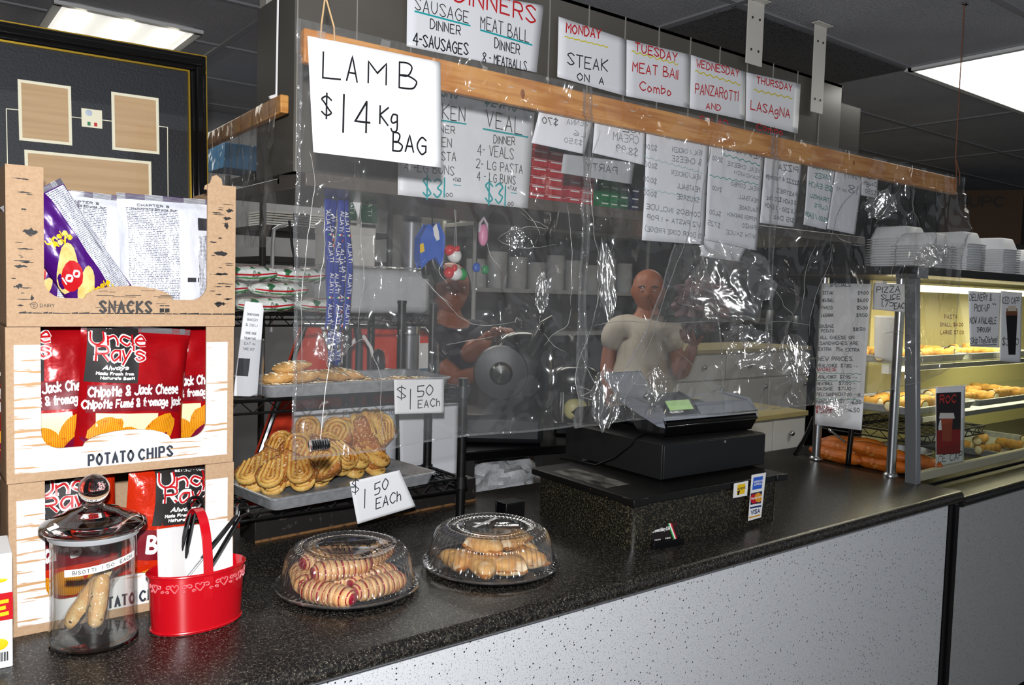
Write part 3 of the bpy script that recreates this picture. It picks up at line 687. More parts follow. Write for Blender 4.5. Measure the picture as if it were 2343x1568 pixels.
def biscotti(name_label, p, q, seed):
    p, q = V(p), V(q); ax = (q-p); L_ = ax.length; rot = ax.to_track_quat('X', 'Z')
    t = root('biscotti', p, name_label, 'biscotti', 'wrapped biscotti in the jar'); t.rotation_mode = 'QUATERNION'; t.rotation_quaternion = rot
    mb = MB(); n_ = 22
    def S(u, v):
        th = 2*math.pi*v; e = max(0, 1-abs(2*u-1)**5)**.5; k = 1+.12*noise.noise(V((u*7, math.cos(th)+seed, math.sin(th))))
        y = .0135*math.cos(th); z = .0165*math.sin(th)
        if z < -.006: z = -.006
        return V((u*L_, y*e*k, z*e*k))
    mb.grid(S, n_, 14); mb.build('cookie', BISC, t)
    mb = MB()
    def Wf(u, v):
        th = 2*math.pi*v; uu = -.10+1.22*u; e = 1.12 if .02 < uu < .97 else .9; k = 1+.08*noise.noise(V((u*9, math.cos(th)*2+seed, math.sin(th)*2)))
        fl_ = 1 if uu < .97 else max(.15, 1-6*(uu-.97))
        if uu < 0: fl_ = max(.12, 1+8*uu)
        return V((uu*L_, .016*math.cos(th)*k*e, .0185*math.sin(th)*k*fl_))
    mb.grid(Wf, 26, 16); mb.build('wrapper', WRAP, t)
    return t
biscotti('wrapped biscotti leaning diagonally across the glass jar', (JX-.040, JY+.010, .975), (JX+.030, JY-.004, 1.082), 1)
biscotti('wrapped biscotti standing upright in front in the glass jar', (JX-.005, JY-.030, .982), (JX+.012, JY-.012, 1.070), 2)
# ---------------------------------------------------------------- red tin basket
BX, BY = .452, 1.515
RT_ = mat('red_enamel_tin', '#c60c1b', .22, coat=.6)
t = root('tin_basket', (BX, BY, .9502), 'red oval tin basket with tall arched handle holding napkins and tongs', 'basket', rz=R(4))
sx, sy = .083, .052
def tin(r, z, a): return r
mb = MB(); mb.lathe([(.001, .002), (.93, .002), (.955, 0), (.965, .004), (.97, .012), (1.03, .098), (1.05, .103), (1.05, .107), (1.03, .108), (1.01, .104), (.95, .012), (.001, .008)], 56, sx=sx, sy=sy); mb.build('body', RT_, t, sharp=50)
mb = MB()
for zz, rad, nm_ in ((.105, 1.05, 'rim'), (.004, .97, 'foot_rim')):
    mb = MB(); mb.tube([(sx*rad*math.cos(a), sy*rad*math.sin(a), zz) for a in [2*math.pi*k/48 for k in range(48)]], .0022, 8, closed=True); mb.build(nm_, RT_, t)
mb = MB()
def scroll(a, z, s_, kind):
    def q(x, y): aa = a+x/.075; rad = lerp(.97, 1.03, (z+y)/.098)+.012; return V((sx*rad*math.cos(aa), sy*rad*math.sin(aa), z+y))
    if kind == 'heart':
        pts = [(.0*s_, -.9*s_), (-.8*s_, .1*s_), (-.75*s_, .7*s_), (-.3*s_, .8*s_), (0, .35*s_), (.3*s_, .8*s_), (.75*s_, .7*s_), (.8*s_, .1*s_), (.05*s_, -.9*s_)]
    else:
        pts = [(kind*(s_*1.3-s_*.1*k)*math.cos(.75*k)*.5+kind*s_*.3, (s_*1.2-s_*.11*k)*math.sin(.75*k)*.5) for k in range(9)]
    mb.tube([q(*p) for p in pts], .0011, 5)
for k in range(18):
    a = R(190+k*10); z = .088
    if k % 3 == 1: scroll(a, z-.002, .0085, 'heart')
    else: scroll(a, z, .008, 1 if k % 2 else -1); scroll(a+.03, z-.008, .005, -1 if k % 2 else 1)
mb.build('embossed_scrolls', mat('red_enamel_worn', '#e0787e', .3), t)
mb = MB(); hp = []
for k in range(21):
    a = math.pi*k/20; hp.append((0, -sy*1.0*math.cos(a)*(1.0 if k not in (0, 20) else 1.0), .06+.15*max(0,math.sin(a))**.62))
def hand(u, v):
    i = u*20; k = min(int(i), 19); p = V(hp[k]).lerp(V(hp[k+1]), i-k); return p
n_ = 40; vs_ = []; fs_ = []
for k in range(n_+1):
    p = hand(k/n_, 0); c = V((0, 0, .1)); d = (p-c).normalized()
    for (wx, th) in ((-.0085, .0), (.0085, .0), (.0085, .0025), (-.0085, .0025)): vs_.append((wx+p.x, p.y+d.y*th, p.z+d.z*th))
for k in range(n_):
    for j in range(4): fs_.append((k*4+j, k*4+(j+1) % 4, k*4+4+(j+1) % 4, k*4+4+j))
mb.add(vs_, fs_); mb.build('handle', RT_, t, sharp=50, bevel=.0008)
NAP = mat('napkin_paper', '#f3f3f1', .8, layers=[('wave', (160, 0, 0), .5, .4, .9, '#dcdcdc')])
def napkins(loc, w_, h_, d_, n_, label, rz, ry):
    t = root('napkin_stack', loc, label, 'napkins', 'napkins in the tin basket', rz, R(-10), ry)
    for k in range(n_):
        y = lerp(-d_/2, d_/2, k/n_); e = rnd(-.0025, .0025)
        mb = MB(); mb.box(-w_/2+e, w_/2+e, y+.0004, y+d_/n_-.0004, 0, h_+rnd(-.004, .002)); mb.build('napkin', mat('napkin_plain', '#f4f4f2', .85), t, bevel=.0008)
    return t
napkins((BX-.038, BY+.004, .972), .048, .155, .032, 7, 'bundle of folded white napkins in the tin basket, on the jar side of its handle', R(35), R(9))
napkins((BX+.030, BY+.014, .972), .082, .150, .018, 4, 'broad white napkins in the tin basket on the cake tray side of its handle', R(4), R(3))
def tongs(label, p, q, opening, seed):
    """two arms joined by a loop at q; p the tip"""
    p, q = V(p), V(q); ax = (q-p); L_ = ax.length; ax.normalize(); sd = ax.cross(V((0, 1, 0))).normalized()
    t = root('tongs', p, label, 'tongs', 'tongs in the tin basket')
    for s_ in (-1, 1):
        pts = [V((0, 0, 0))+sd*s_*opening*(1-k/10)+ax*(L_*k/10)+sd*s_*.004 for k in range(11)]
        mb = MB(); mb.tube(pts[:6], [.0042, .0038, .0030, .0030, .0032, .0036], 8, flat=.5); a = mb.build('arm', STEEL, t)
        mb = MB(); mb.tube(pts[5:], [.0050, .0058, .0060, .0058, .0052, .0048], 8, flat=.6); mb.build('grip', BLKPL, t)
    e = ax*L_; mb = MB(); mb.tube([e+sd*(-.0045)]+[e+ax*(.014+.012*math.sin(a))+sd*(-.012*math.cos(a)) for a in [math.pi*k/8 for k in range(9)]]+[e+sd*.0045], .0032, 6); mb.build('loop', BLKPL, t)
tongs('black-handled tongs slanting out of the tin basket towards the shelf rack', (BX-.045, BY-.012, .985), (BX+.085, BY+.030, 1.128), .016, 1)
tongs('black-handled tongs standing near the handle on the jar side of the tin basket', (BX-.040, BY+.020, .985), (BX+.000, BY+.030, 1.150), .003, 2)
# ---------------------------------------------------------------- white carton at the lower corner
t = root('food_carton', (.095, 1.52, .9502), 'white carton with red band and yellow shapes at the lower corner of the picture', 'carton', rz=R(-3))
e = PZ(34, 1522, .95); t.location = (e.x-.09, e.y+.055, .9502)
mb = MB(); mb.box(-.09, .09, -.055, .055, 0, .185); mb.build('carton', mat('white_card', '#eceff0', .5), t, bevel=.0015)
mb = MB(); mb.box(-.0905, .0905, -.0557, -.055, .078, .122); mb.build('red_band', REDP, t)
fc = lambda s, q: (s, -.0565, q)
mb = MB(); write(mb, 'TEA TIME', -.01, .088, .087, .089, .020, .005, fc, gap=1.6); 
mb = MB(); write(mb, 'E', .067, .088, .083, .089, .020, .006, fc); mb.build('lettering', YELP, t)
mb = MB(); mb.ball((.066, -.0556, .143), (.018, .0006, .004), 14, 6); mb.ball((.070, -.0556, .040), (.014, .0006, .010), 14, 6); mb.build('yellow_print', YELP, t)
mb = MB(); [mb.face([fc(.062+.0022*k, .012), fc(.062+.0022*k+.0012*(1+k % 2*.4), .012), fc(.062+.0022*k+.0012*(1+k % 2*.4), .027), fc(.062+.0022*k, .027)]) for k in range(10)]
mb.build('barcode', BLACKP, t)
# ================================================================ shelf rack with trays
def wire_shelf(mb, x0, x1, y0, y1, z, step=.028):
    for zz, rr in ((z, .0042), (z-.030, .0034)):
        for a in (((x0, y0), (x1, y0)), ((x1, y0), (x1, y1)), ((x1, y1), (x0, y1)), ((x0, y1), (x0, y0))):
            mb.tube([(a[0][0], a[0][1], zz), (a[1][0], a[1][1], zz)], rr, 6)
    for y in (y0, y1):
        n_ = int((x1-x0)/.032); mb.tube([(lerp(x0, x1, k/n_), y, z if k % 2 else z-.030) for k in range(n_+1)], .0020, 5)
    for x in (x0, x1):
        n_ = int((y1-y0)/.032); mb.tube([(x, lerp(y0, y1, k/n_), z if k % 2 else z-.030) for k in range(n_+1)], .0020, 5)
    n_ = int((x1-x0)/step)
    for k in range(1, n_): x = lerp(x0, x1, k/n_); mb.tube([(x, y0, z+.003), (x, y1, z+.003)], .0018, 5)
    for y in (y0*.67+y1*.33, y0*.33+y1*.67): mb.tube([(x0, y, z), (x1, y, z)], .0028, 5)
RX0, RX1, RY0, RY1 = .612, 1.262, 1.862, 2.04
t = root('wire_rack', (.937, 1.95, .9502), 'low black wire shelf rack on the worktop holding the two pastry trays', 'wire rack')
for x in (RX0, RX1):
    for y in (RY0, RY1):
        mb = MB(); mb.tube([(x, y, .9504), (x, y, 1.325)], .0125, 14)
        for z in (.98, 1.01, 1.16, 1.19, 1.22): mb.tube([(x, y, z), (x, y, z+.003)], .0131, 14)
        mb.tube([(x, y, 1.322), (x, y, 1.332)], .0138, 14); mb.build('pole', BLKM, t, world=True)
        for z in (1.035, 1.285):
            mb = MB(); mb.tube([(x, y, z-.006), (x, y, z+.026)], [.0185, .0165], 14); mb.build('collar', BLKM, t, world=True)
for z in (1.056, 1.305):
    mb = MB(); wire_shelf(mb, RX0, RX1, RY0-.006, RY1+.006, z); mb.build('shelf', BLKM, t, world=True)
# wood base board behind the poles
t = root('base_board', (1.03, 2.0, .9502), 'dark worn board box lying on the worktop under the pastry rack', 'board', rz=R(5))
mb = MB(); mb.box(-.33, .36, -.055, .03, 0, .068); mb.build('board', mat('dark_worn_board', '#242120', .4, layers=[('noise', (50, 50, 50), 4, .62, .7, '#46413c')]), t, bevel=.002)
mb = MB(); mb.box(-.33, .36, -.0568, -.055, 0, .006); mb.build('raw_edge', mat('raw_chipboard', '#7d5731', .8, layers=[('noise', (60, 60, 60), 4, .5, .7, '#2c241e')]), t)
mb = MB(); mb.box(.20, .34, -.045, .02, .0681, .071); mb.build('tape_patch', mat('grey_tape', '#6c6a67', .5, layers=[('noise', (30, 90, 30), 4, .4, .7, '#514f4c')]), t)
# ---- sheet trays
def tray(loc, w_, d_, h_, label, rz=0, group='aluminium sheet trays on the rack', rx=0):
    t = root('sheet_tray', loc, label, 'baking tray', group, rz, rx)
    mb = MB(); r = .02
    def ringp(x, y, z, rr): 
        P = []
        for cx, cy, a0 in ((x-rr, y-rr, 0), (-x+rr, y-rr, 90), (-x+rr, -y+rr, 180), (x-rr, -y+rr, 270)):
            for k in range(5): a = R(a0+90*k/4); P.append((cx+rr*math.cos(a), cy+rr*math.sin(a), z))
        return P
    W2, D2 = w_/2, d_/2
    rings = [ringp(W2-.012, D2-.012, .0, r), ringp(W2-.004, D2-.004, h_-.003, r), ringp(W2, D2, h_, r), ringp(W2+.001, D2+.001, h_-.004, r), ringp(W2-.003, D2-.003, h_-.004, r)]
    inn = [ringp(W2-.013, D2-.013, .0018, r)]
    rings = [inn[0], ringp(W2-.006, D2-.006, h_-.002, r), ringp(W2-.002, D2-.002, h_+.0008, r), ringp(W2+.001, D2+.001, h_-.0005, r), ringp(W2+.0005, D2+.0005, h_-.005, r), ringp(W2-.004, D2-.004, h_-.005, r), ringp(W2-.012, D2-.012, 0, r)]
    n_ = len(rings[0]); vs_ = [p for q in rings for p in q]; fs = [tuple(range(n_)), tuple(reversed(range((len(rings)-1)*n_, len(rings)*n_)))]
    for i in range(len(rings)-1):
        for j in range(n_): fs.append((i*n_+j, i*n_+(j+1) % n_, (i+1)*n_+(j+1) % n_, (i+1)*n_+j))
    mb.add(vs_, fs); mb.build('pan', ALU, t); return t
T1 = (.950, 1.945, 1.3115); tray(T1, .51, .24, .030, 'long aluminium tray of almond cookies on the upper rack shelf')
a = PZ(622, 1142, 1.095); b = PZ(1003, 1078, 1.095); ang = math.atan2(b.y-a.y, b.x-a.x)
T2r = ang; T2c = a+V((math.cos(ang)*(b-a).length/2-math.sin(ang)*.125, math.sin(ang)*(b-a).length/2+math.cos(ang)*.125, 0))
T2 = (T2c.x, T2c.y, 1.0625); T2w = (b-a).length
tray(T2, T2w, .25, .031, 'aluminium tray of sugared heart pastries on the lower rack shelf', rz=T2r)
# ---- almond cookies
COOK = mat('cookie_dough', '#e2b676', .8, layers=[('noise', (45, 45, 45), 4, .4, .75, '#c98d48')], bump=('noise', (110, 110, 110), 4, .7, .004))
ALM = mat('almond_flake', '#f3e6c8', .7)
def cookie():
    t = root('almond_cookie', (0, 0, 0), 'x', 'cookie', 'almond cookies on the upper tray')
    mb = MB(); mb.ball((0, 0, .011), (.046, .026, .013), 22, 12, .22, 1.6, 3); mb.build('dough', COOK, t)
    mb = MB()
    for k in range(34):
        a = rnd(0, 6.28); q = math.sqrt(rnd(0, .9)); x = .042*q*math.cos(a); y = .023*q*math.sin(a); z = .0115+.0135*math.sqrt(max(0, 1-q*q))
        M3 = Matrix.Rotation(rnd(0, 6.28), 3, 'Z') @ Matrix.Rotation(rnd(-.5, .5), 3, 'X') @ Matrix.Rotation(rnd(-.5, .5), 3, 'Y')
        P = [M3 @ V((.0075*math.cos(b_), .005*math.sin(b_), 0)) for b_ in [2*math.pi*i/8 for i in range(8)]]
        mb.face([V((x, y, z))+p for p in P])
    mb.build('almond_flakes', ALM, t, solid=.0012); return t
ck = cookie(); cpos = [(.748, 1.872, 0, .1), (.760, 1.965, 0, 1.0), (.800, 1.915, 0, -.4), (.842, 1.870, 0, .3), (.85, 1.965, 0, .2), (.895, 1.925, 0, -.3), (.938, 1.868, 0, .15), (1.030, 1.872, 0, -.2), (.99, 1.945, 0, .4), (1.085, 1.915, 0, .3), (1.130, 1.880, 0, -.2), (.745, 1.925, 0, .5),
        (.755, 1.895, .025, -.2), (.820, 1.890, .026, .25), (.885, 1.890, .025, .05), (.785, 1.895, .050, -.15), (.935, 1.915, .025, -.15)]
clab = ['almond cookie at the flyer-holder corner of the upper tray, lying flat', 'almond cookie at the back of the upper tray under the heap', 'almond cookie tipped at the front of the heap on the upper tray', 'almond cookie flat at the front of the upper tray below the heap', 'almond cookie at the back of the upper tray behind the heap', 'almond cookie in the middle of the upper tray behind the front row', 'fourth almond cookie of the front row, counted from the flyer holder',
        'fifth almond cookie of the front row, counted from the flyer holder', 'almond cookie at the back of the middle of the upper tray', 'sixth almond cookie of the front row, counted from the flyer holder', 'almond cookie alone at the price card end of the upper tray', 'almond cookie tucked behind the flyer holder on the upper tray',
        'almond cookie on the second layer nearest the flyer holder', 'almond cookie on the second layer right under the topmost one', 'golden almond cookie in the second layer, second from its far end', 'topmost almond cookie crowning the heap on the upper tray', 'almond cookie at the price card end of the second layer']
for k, (x, y, dz, rz) in enumerate(cpos):
    o = ck if k == 0 else copy_tree(ck); o.location = (x, y, T1[2]+.0025+dz); o.rotation_euler = (rnd(-.12, .12) if dz else 0, rnd(-.2, .2) if dz else 0, rz); o['label'] = clab[k]
# ---- palmiers
PALB = mat('palmier_crust', '#c07a34', .6, layers=[('noise', (40, 40, 40), 4, .4, .7, '#9a5019'), ('noise', (260, 260, 260), 2, .58, .66, '#ecd3a6')], bump=('noise', (230, 230, 230), 3, .8, .003))
PALY = mat('palmier_layers', '#e9be66', .6, layers=[('noise', (38, 38, 38), 4, .42, .72, '#c98632'), ('noise', (240, 240, 240), 2, .60, .68, '#f3dcae')], bump=('noise', (160, 160, 160), 3, .6, .003))
def palmier():
    t = root('palmier', (0, 0, 0), 'x', 'pastry', 'heart pastries on the lower tray')
    # heart outline in x-z, tip down, thickness along y
    out = []
    for k in range(40):
        a = 2*math.pi*k/40; x = .056*(math.sin(a)**3); z = .0034*(13*math.cos(a)-5*math.cos(2*a)-2*math.cos(3*a)-math.cos(4*a))*.92
        out.append((x*1.0, z+.052))
    mb = MB()
    rings = []
    for s_, y in ((.84, -.0140), (.96, -.0125), (1.0, -.008), (1.0, .008), (.96, .0125), (.84, .0140)):
        rings.append([(p[0]*s_, y+.0015*noise.noise(V((p[0]*60, p[1]*60, y*90))), (p[1]-.055)*s_+.055+.003*noise.noise(V((p[0]*40, p[1]*40, 2)))) for p in out])
    n_ = 40; vs_ = [p for q in rings for p in q]; fs = [tuple(range(n_)), tuple(reversed(range(5*n_, 6*n_)))]
    for i in range(5):
        for j in range(n_): fs.append((i*n_+j, i*n_+(j+1) % n_, (i+1)*n_+(j+1) % n_, (i+1)*n_+j))
    mb.add(vs_, fs); mb.build('crust', PALB, t, sharp=60)
    mb = MB()
    for y in (-.0118, .0118):
        for s_ in (-1, 1):
            for sc, rr in ((.86, .0062), (.52, .0066), (.20, .0050)):
                pts = []
                for k in range(15):
                    u = k/14; a = math.pi*(1.12*u-.06)
                    cx = s_*.0265; cz = .077; rx = .0235*sc; rz_ = .026*sc
                    if u < .22: p = (cx+s_*rx, lerp(.040-.010*(1-sc)*2+.012*(1-sc), cz, u/.22))
                    elif u > .78: p = (cx-s_*rx, lerp(cz, .020+.028*(1-sc), (u-.78)/.22))
                    else: b_ = math.pi*(u-.22)/.56; p = (cx+s_*rx*math.cos(b_), cz+rz_*math.sin(b_))
                    if u < .22: p = (p[0]-s_*.010*(1-u/.22), p[1])
                    pts.append((p[0], y, p[1]))
                mb.tube(pts, [rr*(.75+.25*math.sin(math.pi*i/14)) for i in range(15)], 8, flat=.6)
    mb.build('pastry_layers', PALY, t, sharp=60); return t
pm = palmier()
# pixel-measured resting points converted to the tray; lean back angle, spin
plist = [  # px, py (base), z lift, lean, yaw, label
 (585, 1125, 0, .85, -.9, 'sugared heart pastry at the box end of the lower tray, lying on its side'),
 (640, 1133, 0, .75, -.75, 'second sugared heart pastry from the chip boxes in the front row of the lower tray'),
 (700, 1122, 0, .45, -.55, 'third sugared heart pastry from the chip boxes in the front row, standing tall'),
 (765, 1108, 0, .55, .12, 'broad sugared heart pastry facing out in the middle of the lower tray'),
 (860, 1090, 0, .95, .35, 'sugared heart pastry leaning back at the card end of the lower tray'),
 (612, 1086, .012, .7, -.8, 'sugared heart pastry in the second row beside the chip boxes'),
 (672, 1076, .014, .6, -.7, 'sugared heart pastry in the second row, second from the chip boxes'),
 (722, 1066, .018, .55, -.5, 'sugared heart pastry in the second row behind the tall front one'),
 (800, 1052, .018, .5, .1, 'sugared heart pastry in the second row behind the foil roll'),
 (860, 1035, .016, .6, .6, 'sugared heart pastry in the second row leaning towards the card'),
 (655, 1045, .03, .5, -.6, 'sugared heart pastry in the back row nearest the chip boxes'),
 (705, 1030, .03, .4, -.4, 'sugared heart pastry in the back row under the foil roll'),
 (770, 1012, .03, .4, .2, 'sugared heart pastry in the back row, its rounded top over the foil roll'),
 (848, 1000, .03, .35, .5, 'sugared heart pastry in the back row, second from the rack pole'),
 (895, 1012, .03, .3, .95, 'sugared heart pastry standing on edge highest at the rack pole end'),
 (905, 1060, .006, .9, .8, 'sugared heart pastry lying in front of the standing one at the pole end')]
c_, s_ = math.cos(T2r), math.sin(T2r)
def in_tray(p, mx, my):
    dx, dy = p.x-T2[0], p.y-T2[1]; u = dx*c_+dy*s_; v = -dx*s_+dy*c_
    u = max(-T2w/2+mx, min(T2w/2-mx, u)); v = max(-.125+my, min(.125-my, v)); return V((T2[0]+u*c_-v*s_, T2[1]+u*s_+v*c_, 0))
for k, (px, py, dz, lean, yw, lb) in enumerate(plist):
    o = pm if k == 0 else copy_tree(pm)
    p = in_tray(PZ(px, py, T2[2]+.004+dz), .03, .025)
    o.location = (p.x, p.y, T2[2]+.006+dz+.012*math.sin(lean)); ro = (2.75, 2.9, .35, 2.85, 3.3, .3, .2, -.2, .1, -.3, .1, 0, .1, -.1, .5, .7)[k]; q = rnd(1.16, 1.30)
    o.rotation_mode = 'YXZ'; o.rotation_euler = (-lean-.12, ro, yw); o.scale = (q*1.16, q*1.15, q); o['label'] = lb
    M3 = o.rotation_euler.to_matrix(); o.location = V(o.location)+Matrix.Rotation(yw, 3, 'Z') @ Matrix.Rotation(-lean-.12, 3, 'X') @ V((0, 0, .052*q)) - M3 @ V((0, 0, .055*q))
# ---- price cards
Y2_ = PZ(868, 1093, 1.094).y-.045
sign('price_card', 'small white price card hanging below the upper tray of almond cookies', 'price card', 1.8195,
     ((901, 869), (1016, 868), (1016, 945), (903, 948)), [('$', 908, 912, 928, 912, 26, '#23262f', 2.2), ('1', 938, 934, 942, 934, 46, '#23262f', 2.4), ('50', 955, 907, 990, 903, 24, '#23262f', 2.4), ('EACh', 956, 934, 1006, 930, 18, '#23262f', 2.2)], amp=.001, seed=3, group='price cards on the trays')
sign('price_card', 'larger white price card hanging over the front edge of the heart pastry tray', 'price card', Y2_,
     ((800, 1103), (914, 1076), (950, 1159), (818, 1200)), [('$', 805, 1130, 820, 1125, 28, '#23262f', 2.0), ('1', 834, 1162, 838, 1161, 46, '#23262f', 2.4), ('50', 857, 1132, 888, 1118, 27, '#23262f', 2.4), ('EACh', 860, 1166, 916, 1145, 24, '#23262f', 2.4)], amp=.004, seed=5, group='price cards on the trays')
# ---- flyer holder
FX = PY(572, 905, 1.80)
t = root('flyer_holder', (.657, 1.842, 1.3125), 'clear plastic cup of folded menu leaflets standing at the chip box end of the rack', 'leaflet holder')
p = t.location
mb = MB(); mb.lathe([(.001, 0), (.82, 0), (.86, .006), (1.0, .132), (1.06, .133), (1.06, .136), (.98, .136), (.84, .008), (.001, .004)], 32, sx=.041, sy=.032, fn=None); mb.build('cup', PET, t, sharp=60)
def leaflet(dx, dy, h_, lean, label, k):
    o = root('menu_leaflet', (p.x+dx, p.y+dy, p.z+.008), label, 'leaflet', 'leaflets in the clear cup', R(4), R(2), lean)
    mb = MB(); mb.box(-.020, .020, -.0012, .0012, 0, h_); mb.build('sheet', MAT_PAPER, o)
    if k == 0:
        b = MB(); f = lambda s, q: (s, -.0018, q)
        for i, tx in enumerate(('DIGIOVANNI', 'BAKERY', '& DELI', 'HOME MADE', 'ITALIAN FOOD', 'EAT IN', 'TAKE OUT')): write(b, tx, -.012+.002*(i % 2), h_-.030-.012*i-(.006 if i > 2 else 0), .015, h_-.030-.012*i-(.006 if i > 2 else 0), .0052, .0008, f)
        b.build('lettering', ink('#4a4f5c'), o)
        b = MB(); b.box(-.019, .008, -.0016, -.0012, .045, .085); b.build('photo_print', mat('dark_photo_print', '#23262c', .4), o)
for k in range(6): leaflet(-.016+.005*k, -.014+.005*k if k == 0 else -.014+.0052*k, .212-.003*k, R(6-.6*k), 'white menu leaflet in the clear cup, %s' % ('printed front one facing the customer', 'second behind the printed front one', 'third behind the printed front one', 'fourth behind the printed front one', 'fifth behind the printed front one', 'rearmost behind the printed front one')[k], k)
# ================================================================ tall rack behind with candy and boxes
t = root('tall_rack', (1.0, 2.35, 0), 'tall black wire rack behind the pastry rack carrying candy bags and napkin packs', 'wire rack')
for x in (.56, 1.34):
    for y in (2.15, 2.55):
        mb = MB(); mb.tube([(x, y, 0), (x, y, 1.53)], .0125, 12); mb.build('pole', BLKM, t, world=True)
mb = MB(); mb.tube([(1.222, 2.135, 0.95), (1.222, 2.135, 1.53)], .0125, 12); mb.tube([(1.222, 2.135, 1.53), (1.222, 2.135, 1.536)], .0140, 12); mb.build('pole', BLKM, t, world=True)
mb = MB(); mb.tube([(1.06, 2.16, 0.95), (1.06, 2.16, 1.46)], .0125, 12); mb.build('pole', BLKM, t, world=True)
for z in (1.492, .55):
    mb = MB(); wire_shelf(mb, .56, 1.34, 2.15, 2.55, z, .04); mb.build('shelf', BLKM, t, world=True)
CANDY = mat('candy_bag_foil', '#e9ece6', .25, layers=[('noise', (38, 38, 38), 3, .56, .62, '#3f7a52'), ('noise', (55, 55, 30), 3, .66, .70, '#8d9d92')], bump=('noise', (30, 30, 30), 4, .7, .015))
CRED = mat('candy_red', '#c3202b', .3); CGRN = mat('candy_green', '#2a9a45', .3)
def candy(label):
    t = root('candy_bag', (0, 0, 0), label, 'candy bag', 'candy bags on the tall rack')
    def S(u, v): a = u*2-1; th = 2*math.pi*v; e = max(0, 1-abs(a)**4)**.5; k = 1+.12*noise.noise(V((u*5, math.cos(th)*2, math.sin(th)*2))); return V((a*.085, .05*math.cos(th)*e*k, .021+.021*math.sin(th)*e*k))
    mb = MB(); mb.grid(S, 16, 16); mb.build('pouch', CANDY, t)
    for v0, v1, mm in ((.50, .535, CRED), (.575, .61, CGRN), (.30, .32, CRED)):
        mb = MB(); mb.grid(lambda a, b: S(.06+.88*a, lerp(v0, v1, b)+.03*math.sin(a*4))+V((0, -.0016, .0006)), 14, 2); mb.build('stripe', mm, t)
    return t
cb = None
crow = [(.66, 2.20, 0), (.83, 2.20, 0), (1.0, 2.20, 0), (.70, 2.20, .042), (.87, 2.20, .042), (.78, 2.20, .083), (.93, 2.22, .083), (.62, 2.22, .083)]
cl_ = ['bottom row nearest the leaflets', 'bottom row, second from the leaflets', 'bottom row, third from the leaflets', 'middle row nearest the leaflets', 'middle row farther from the leaflets', 'top of the pile, in the centre', 'top of the pile, nearest the white box', 'top of the pile, above the leaflets']
for k, (x, y, dz) in enumerate(crow):
    lb = 'green, white and red candy bag, %s' % cl_[k]
    if cb is None: o = cb = candy(lb)
    else: o = copy_tree(cb); o['label'] = lb
    o.location = (x, y, 1.4972+dz); o.rotation_euler = (0, 0, rnd(-.12, .12))
# white box, paper packs
t = root('paper_box', (1.165, 2.40, 1.4972), 'tall off-white card box standing on the tall rack behind the napkin pack', 'box')
mb = MB(); mb.box(-.075, .075, -.06, .06, 0, .27); mb.build('carton', mat('offwhite_card', '#cfccc6', .6), t, bevel=.003)
mb = MB(); mb.box(-.076, .076, -.061, .061, .236, .272); mb.build('lid', mat('offwhite_card_lid', '#c7c4be', .6), t, bevel=.002)
t = root('napkin_pack', (1.19, 2.24, 1.4972), 'grey-white plastic-wrapped napkin pack on the tall rack beside the candy bags', 'napkin pack')
mb = MB(); mb.box(-.175, .16, -.06, .07, 0, .13); mb.build('napkin_block', mat('pack_white', '#c9c9cb', .8), t, bevel=.02)
mb = MB(); mb.grid(lambda u, v: V((-.18+.345*u, -.066+.006*noise.noise(V((u*9, v*7, 1))), .14*v)), 24, 12); mb.grid(lambda u, v: V((-.18+.345*u, -.066+.14*v, .137+.006*noise.noise(V((u*9, v*7, 4))))), 24, 12); mb.build('plastic_wrap', WRAP, t)
# red panel with silver edges, leaning
t = root('red_signboard', (1.05, 2.75, .0), 'large orange-red panel with silver edges leaning behind the wire racks', 'panel', rx=R(-3))
q = [PY(x, y, 2.75) for x, y in ((712, 746), (985, 752), (1012, 790), (1015, 1045), (588, 1045))]
RP = mat('orange_red_panel', '#ee4526', .45)
mb = MB(); pts = [(p.x-1.05, p.z) for p in q]; pts = [pts[0], pts[1], pts[2], (pts[3][0], .70), (pts[4][0]-.09, .70)]
mb.prism(pts[::-1], -.02, .02); mb.build('panel', RP, t)
mb = MB(); ed = [(pts[4][0], -.024, pts[4][1]), (pts[0][0], -.024, pts[0][1]), (pts[1][0], -.024, pts[1][1]), (pts[2][0], -.024, pts[2][1]), (pts[3][0], -.024, pts[3][1])]; mb.tube(ed, .011, 8); mb.build('silver_edge', STEEL, t)
mb = MB(); mb.box(pts[4][0]+.05, pts[4][0]+.09, -.02, .02, 0, .72); mb.box(pts[3][0]-.09, pts[3][0]-.05, -.02, .02, 0, .72); mb.build('leg', STEEL, t)
mb = MB(); mb.box(pts[2][0]-.13, pts[2][0]-.02, -.026, -.021, 1.19, 1.36); mb.build('white_label', WHITEP, t)
mb = MB(); mb.box(pts[2][0]-.125, pts[2][0]-.025, -.028, -.026, 1.21, 1.26); mb.build('picture_print', mat('blue_grey_print', '#4d6678', .5), t)
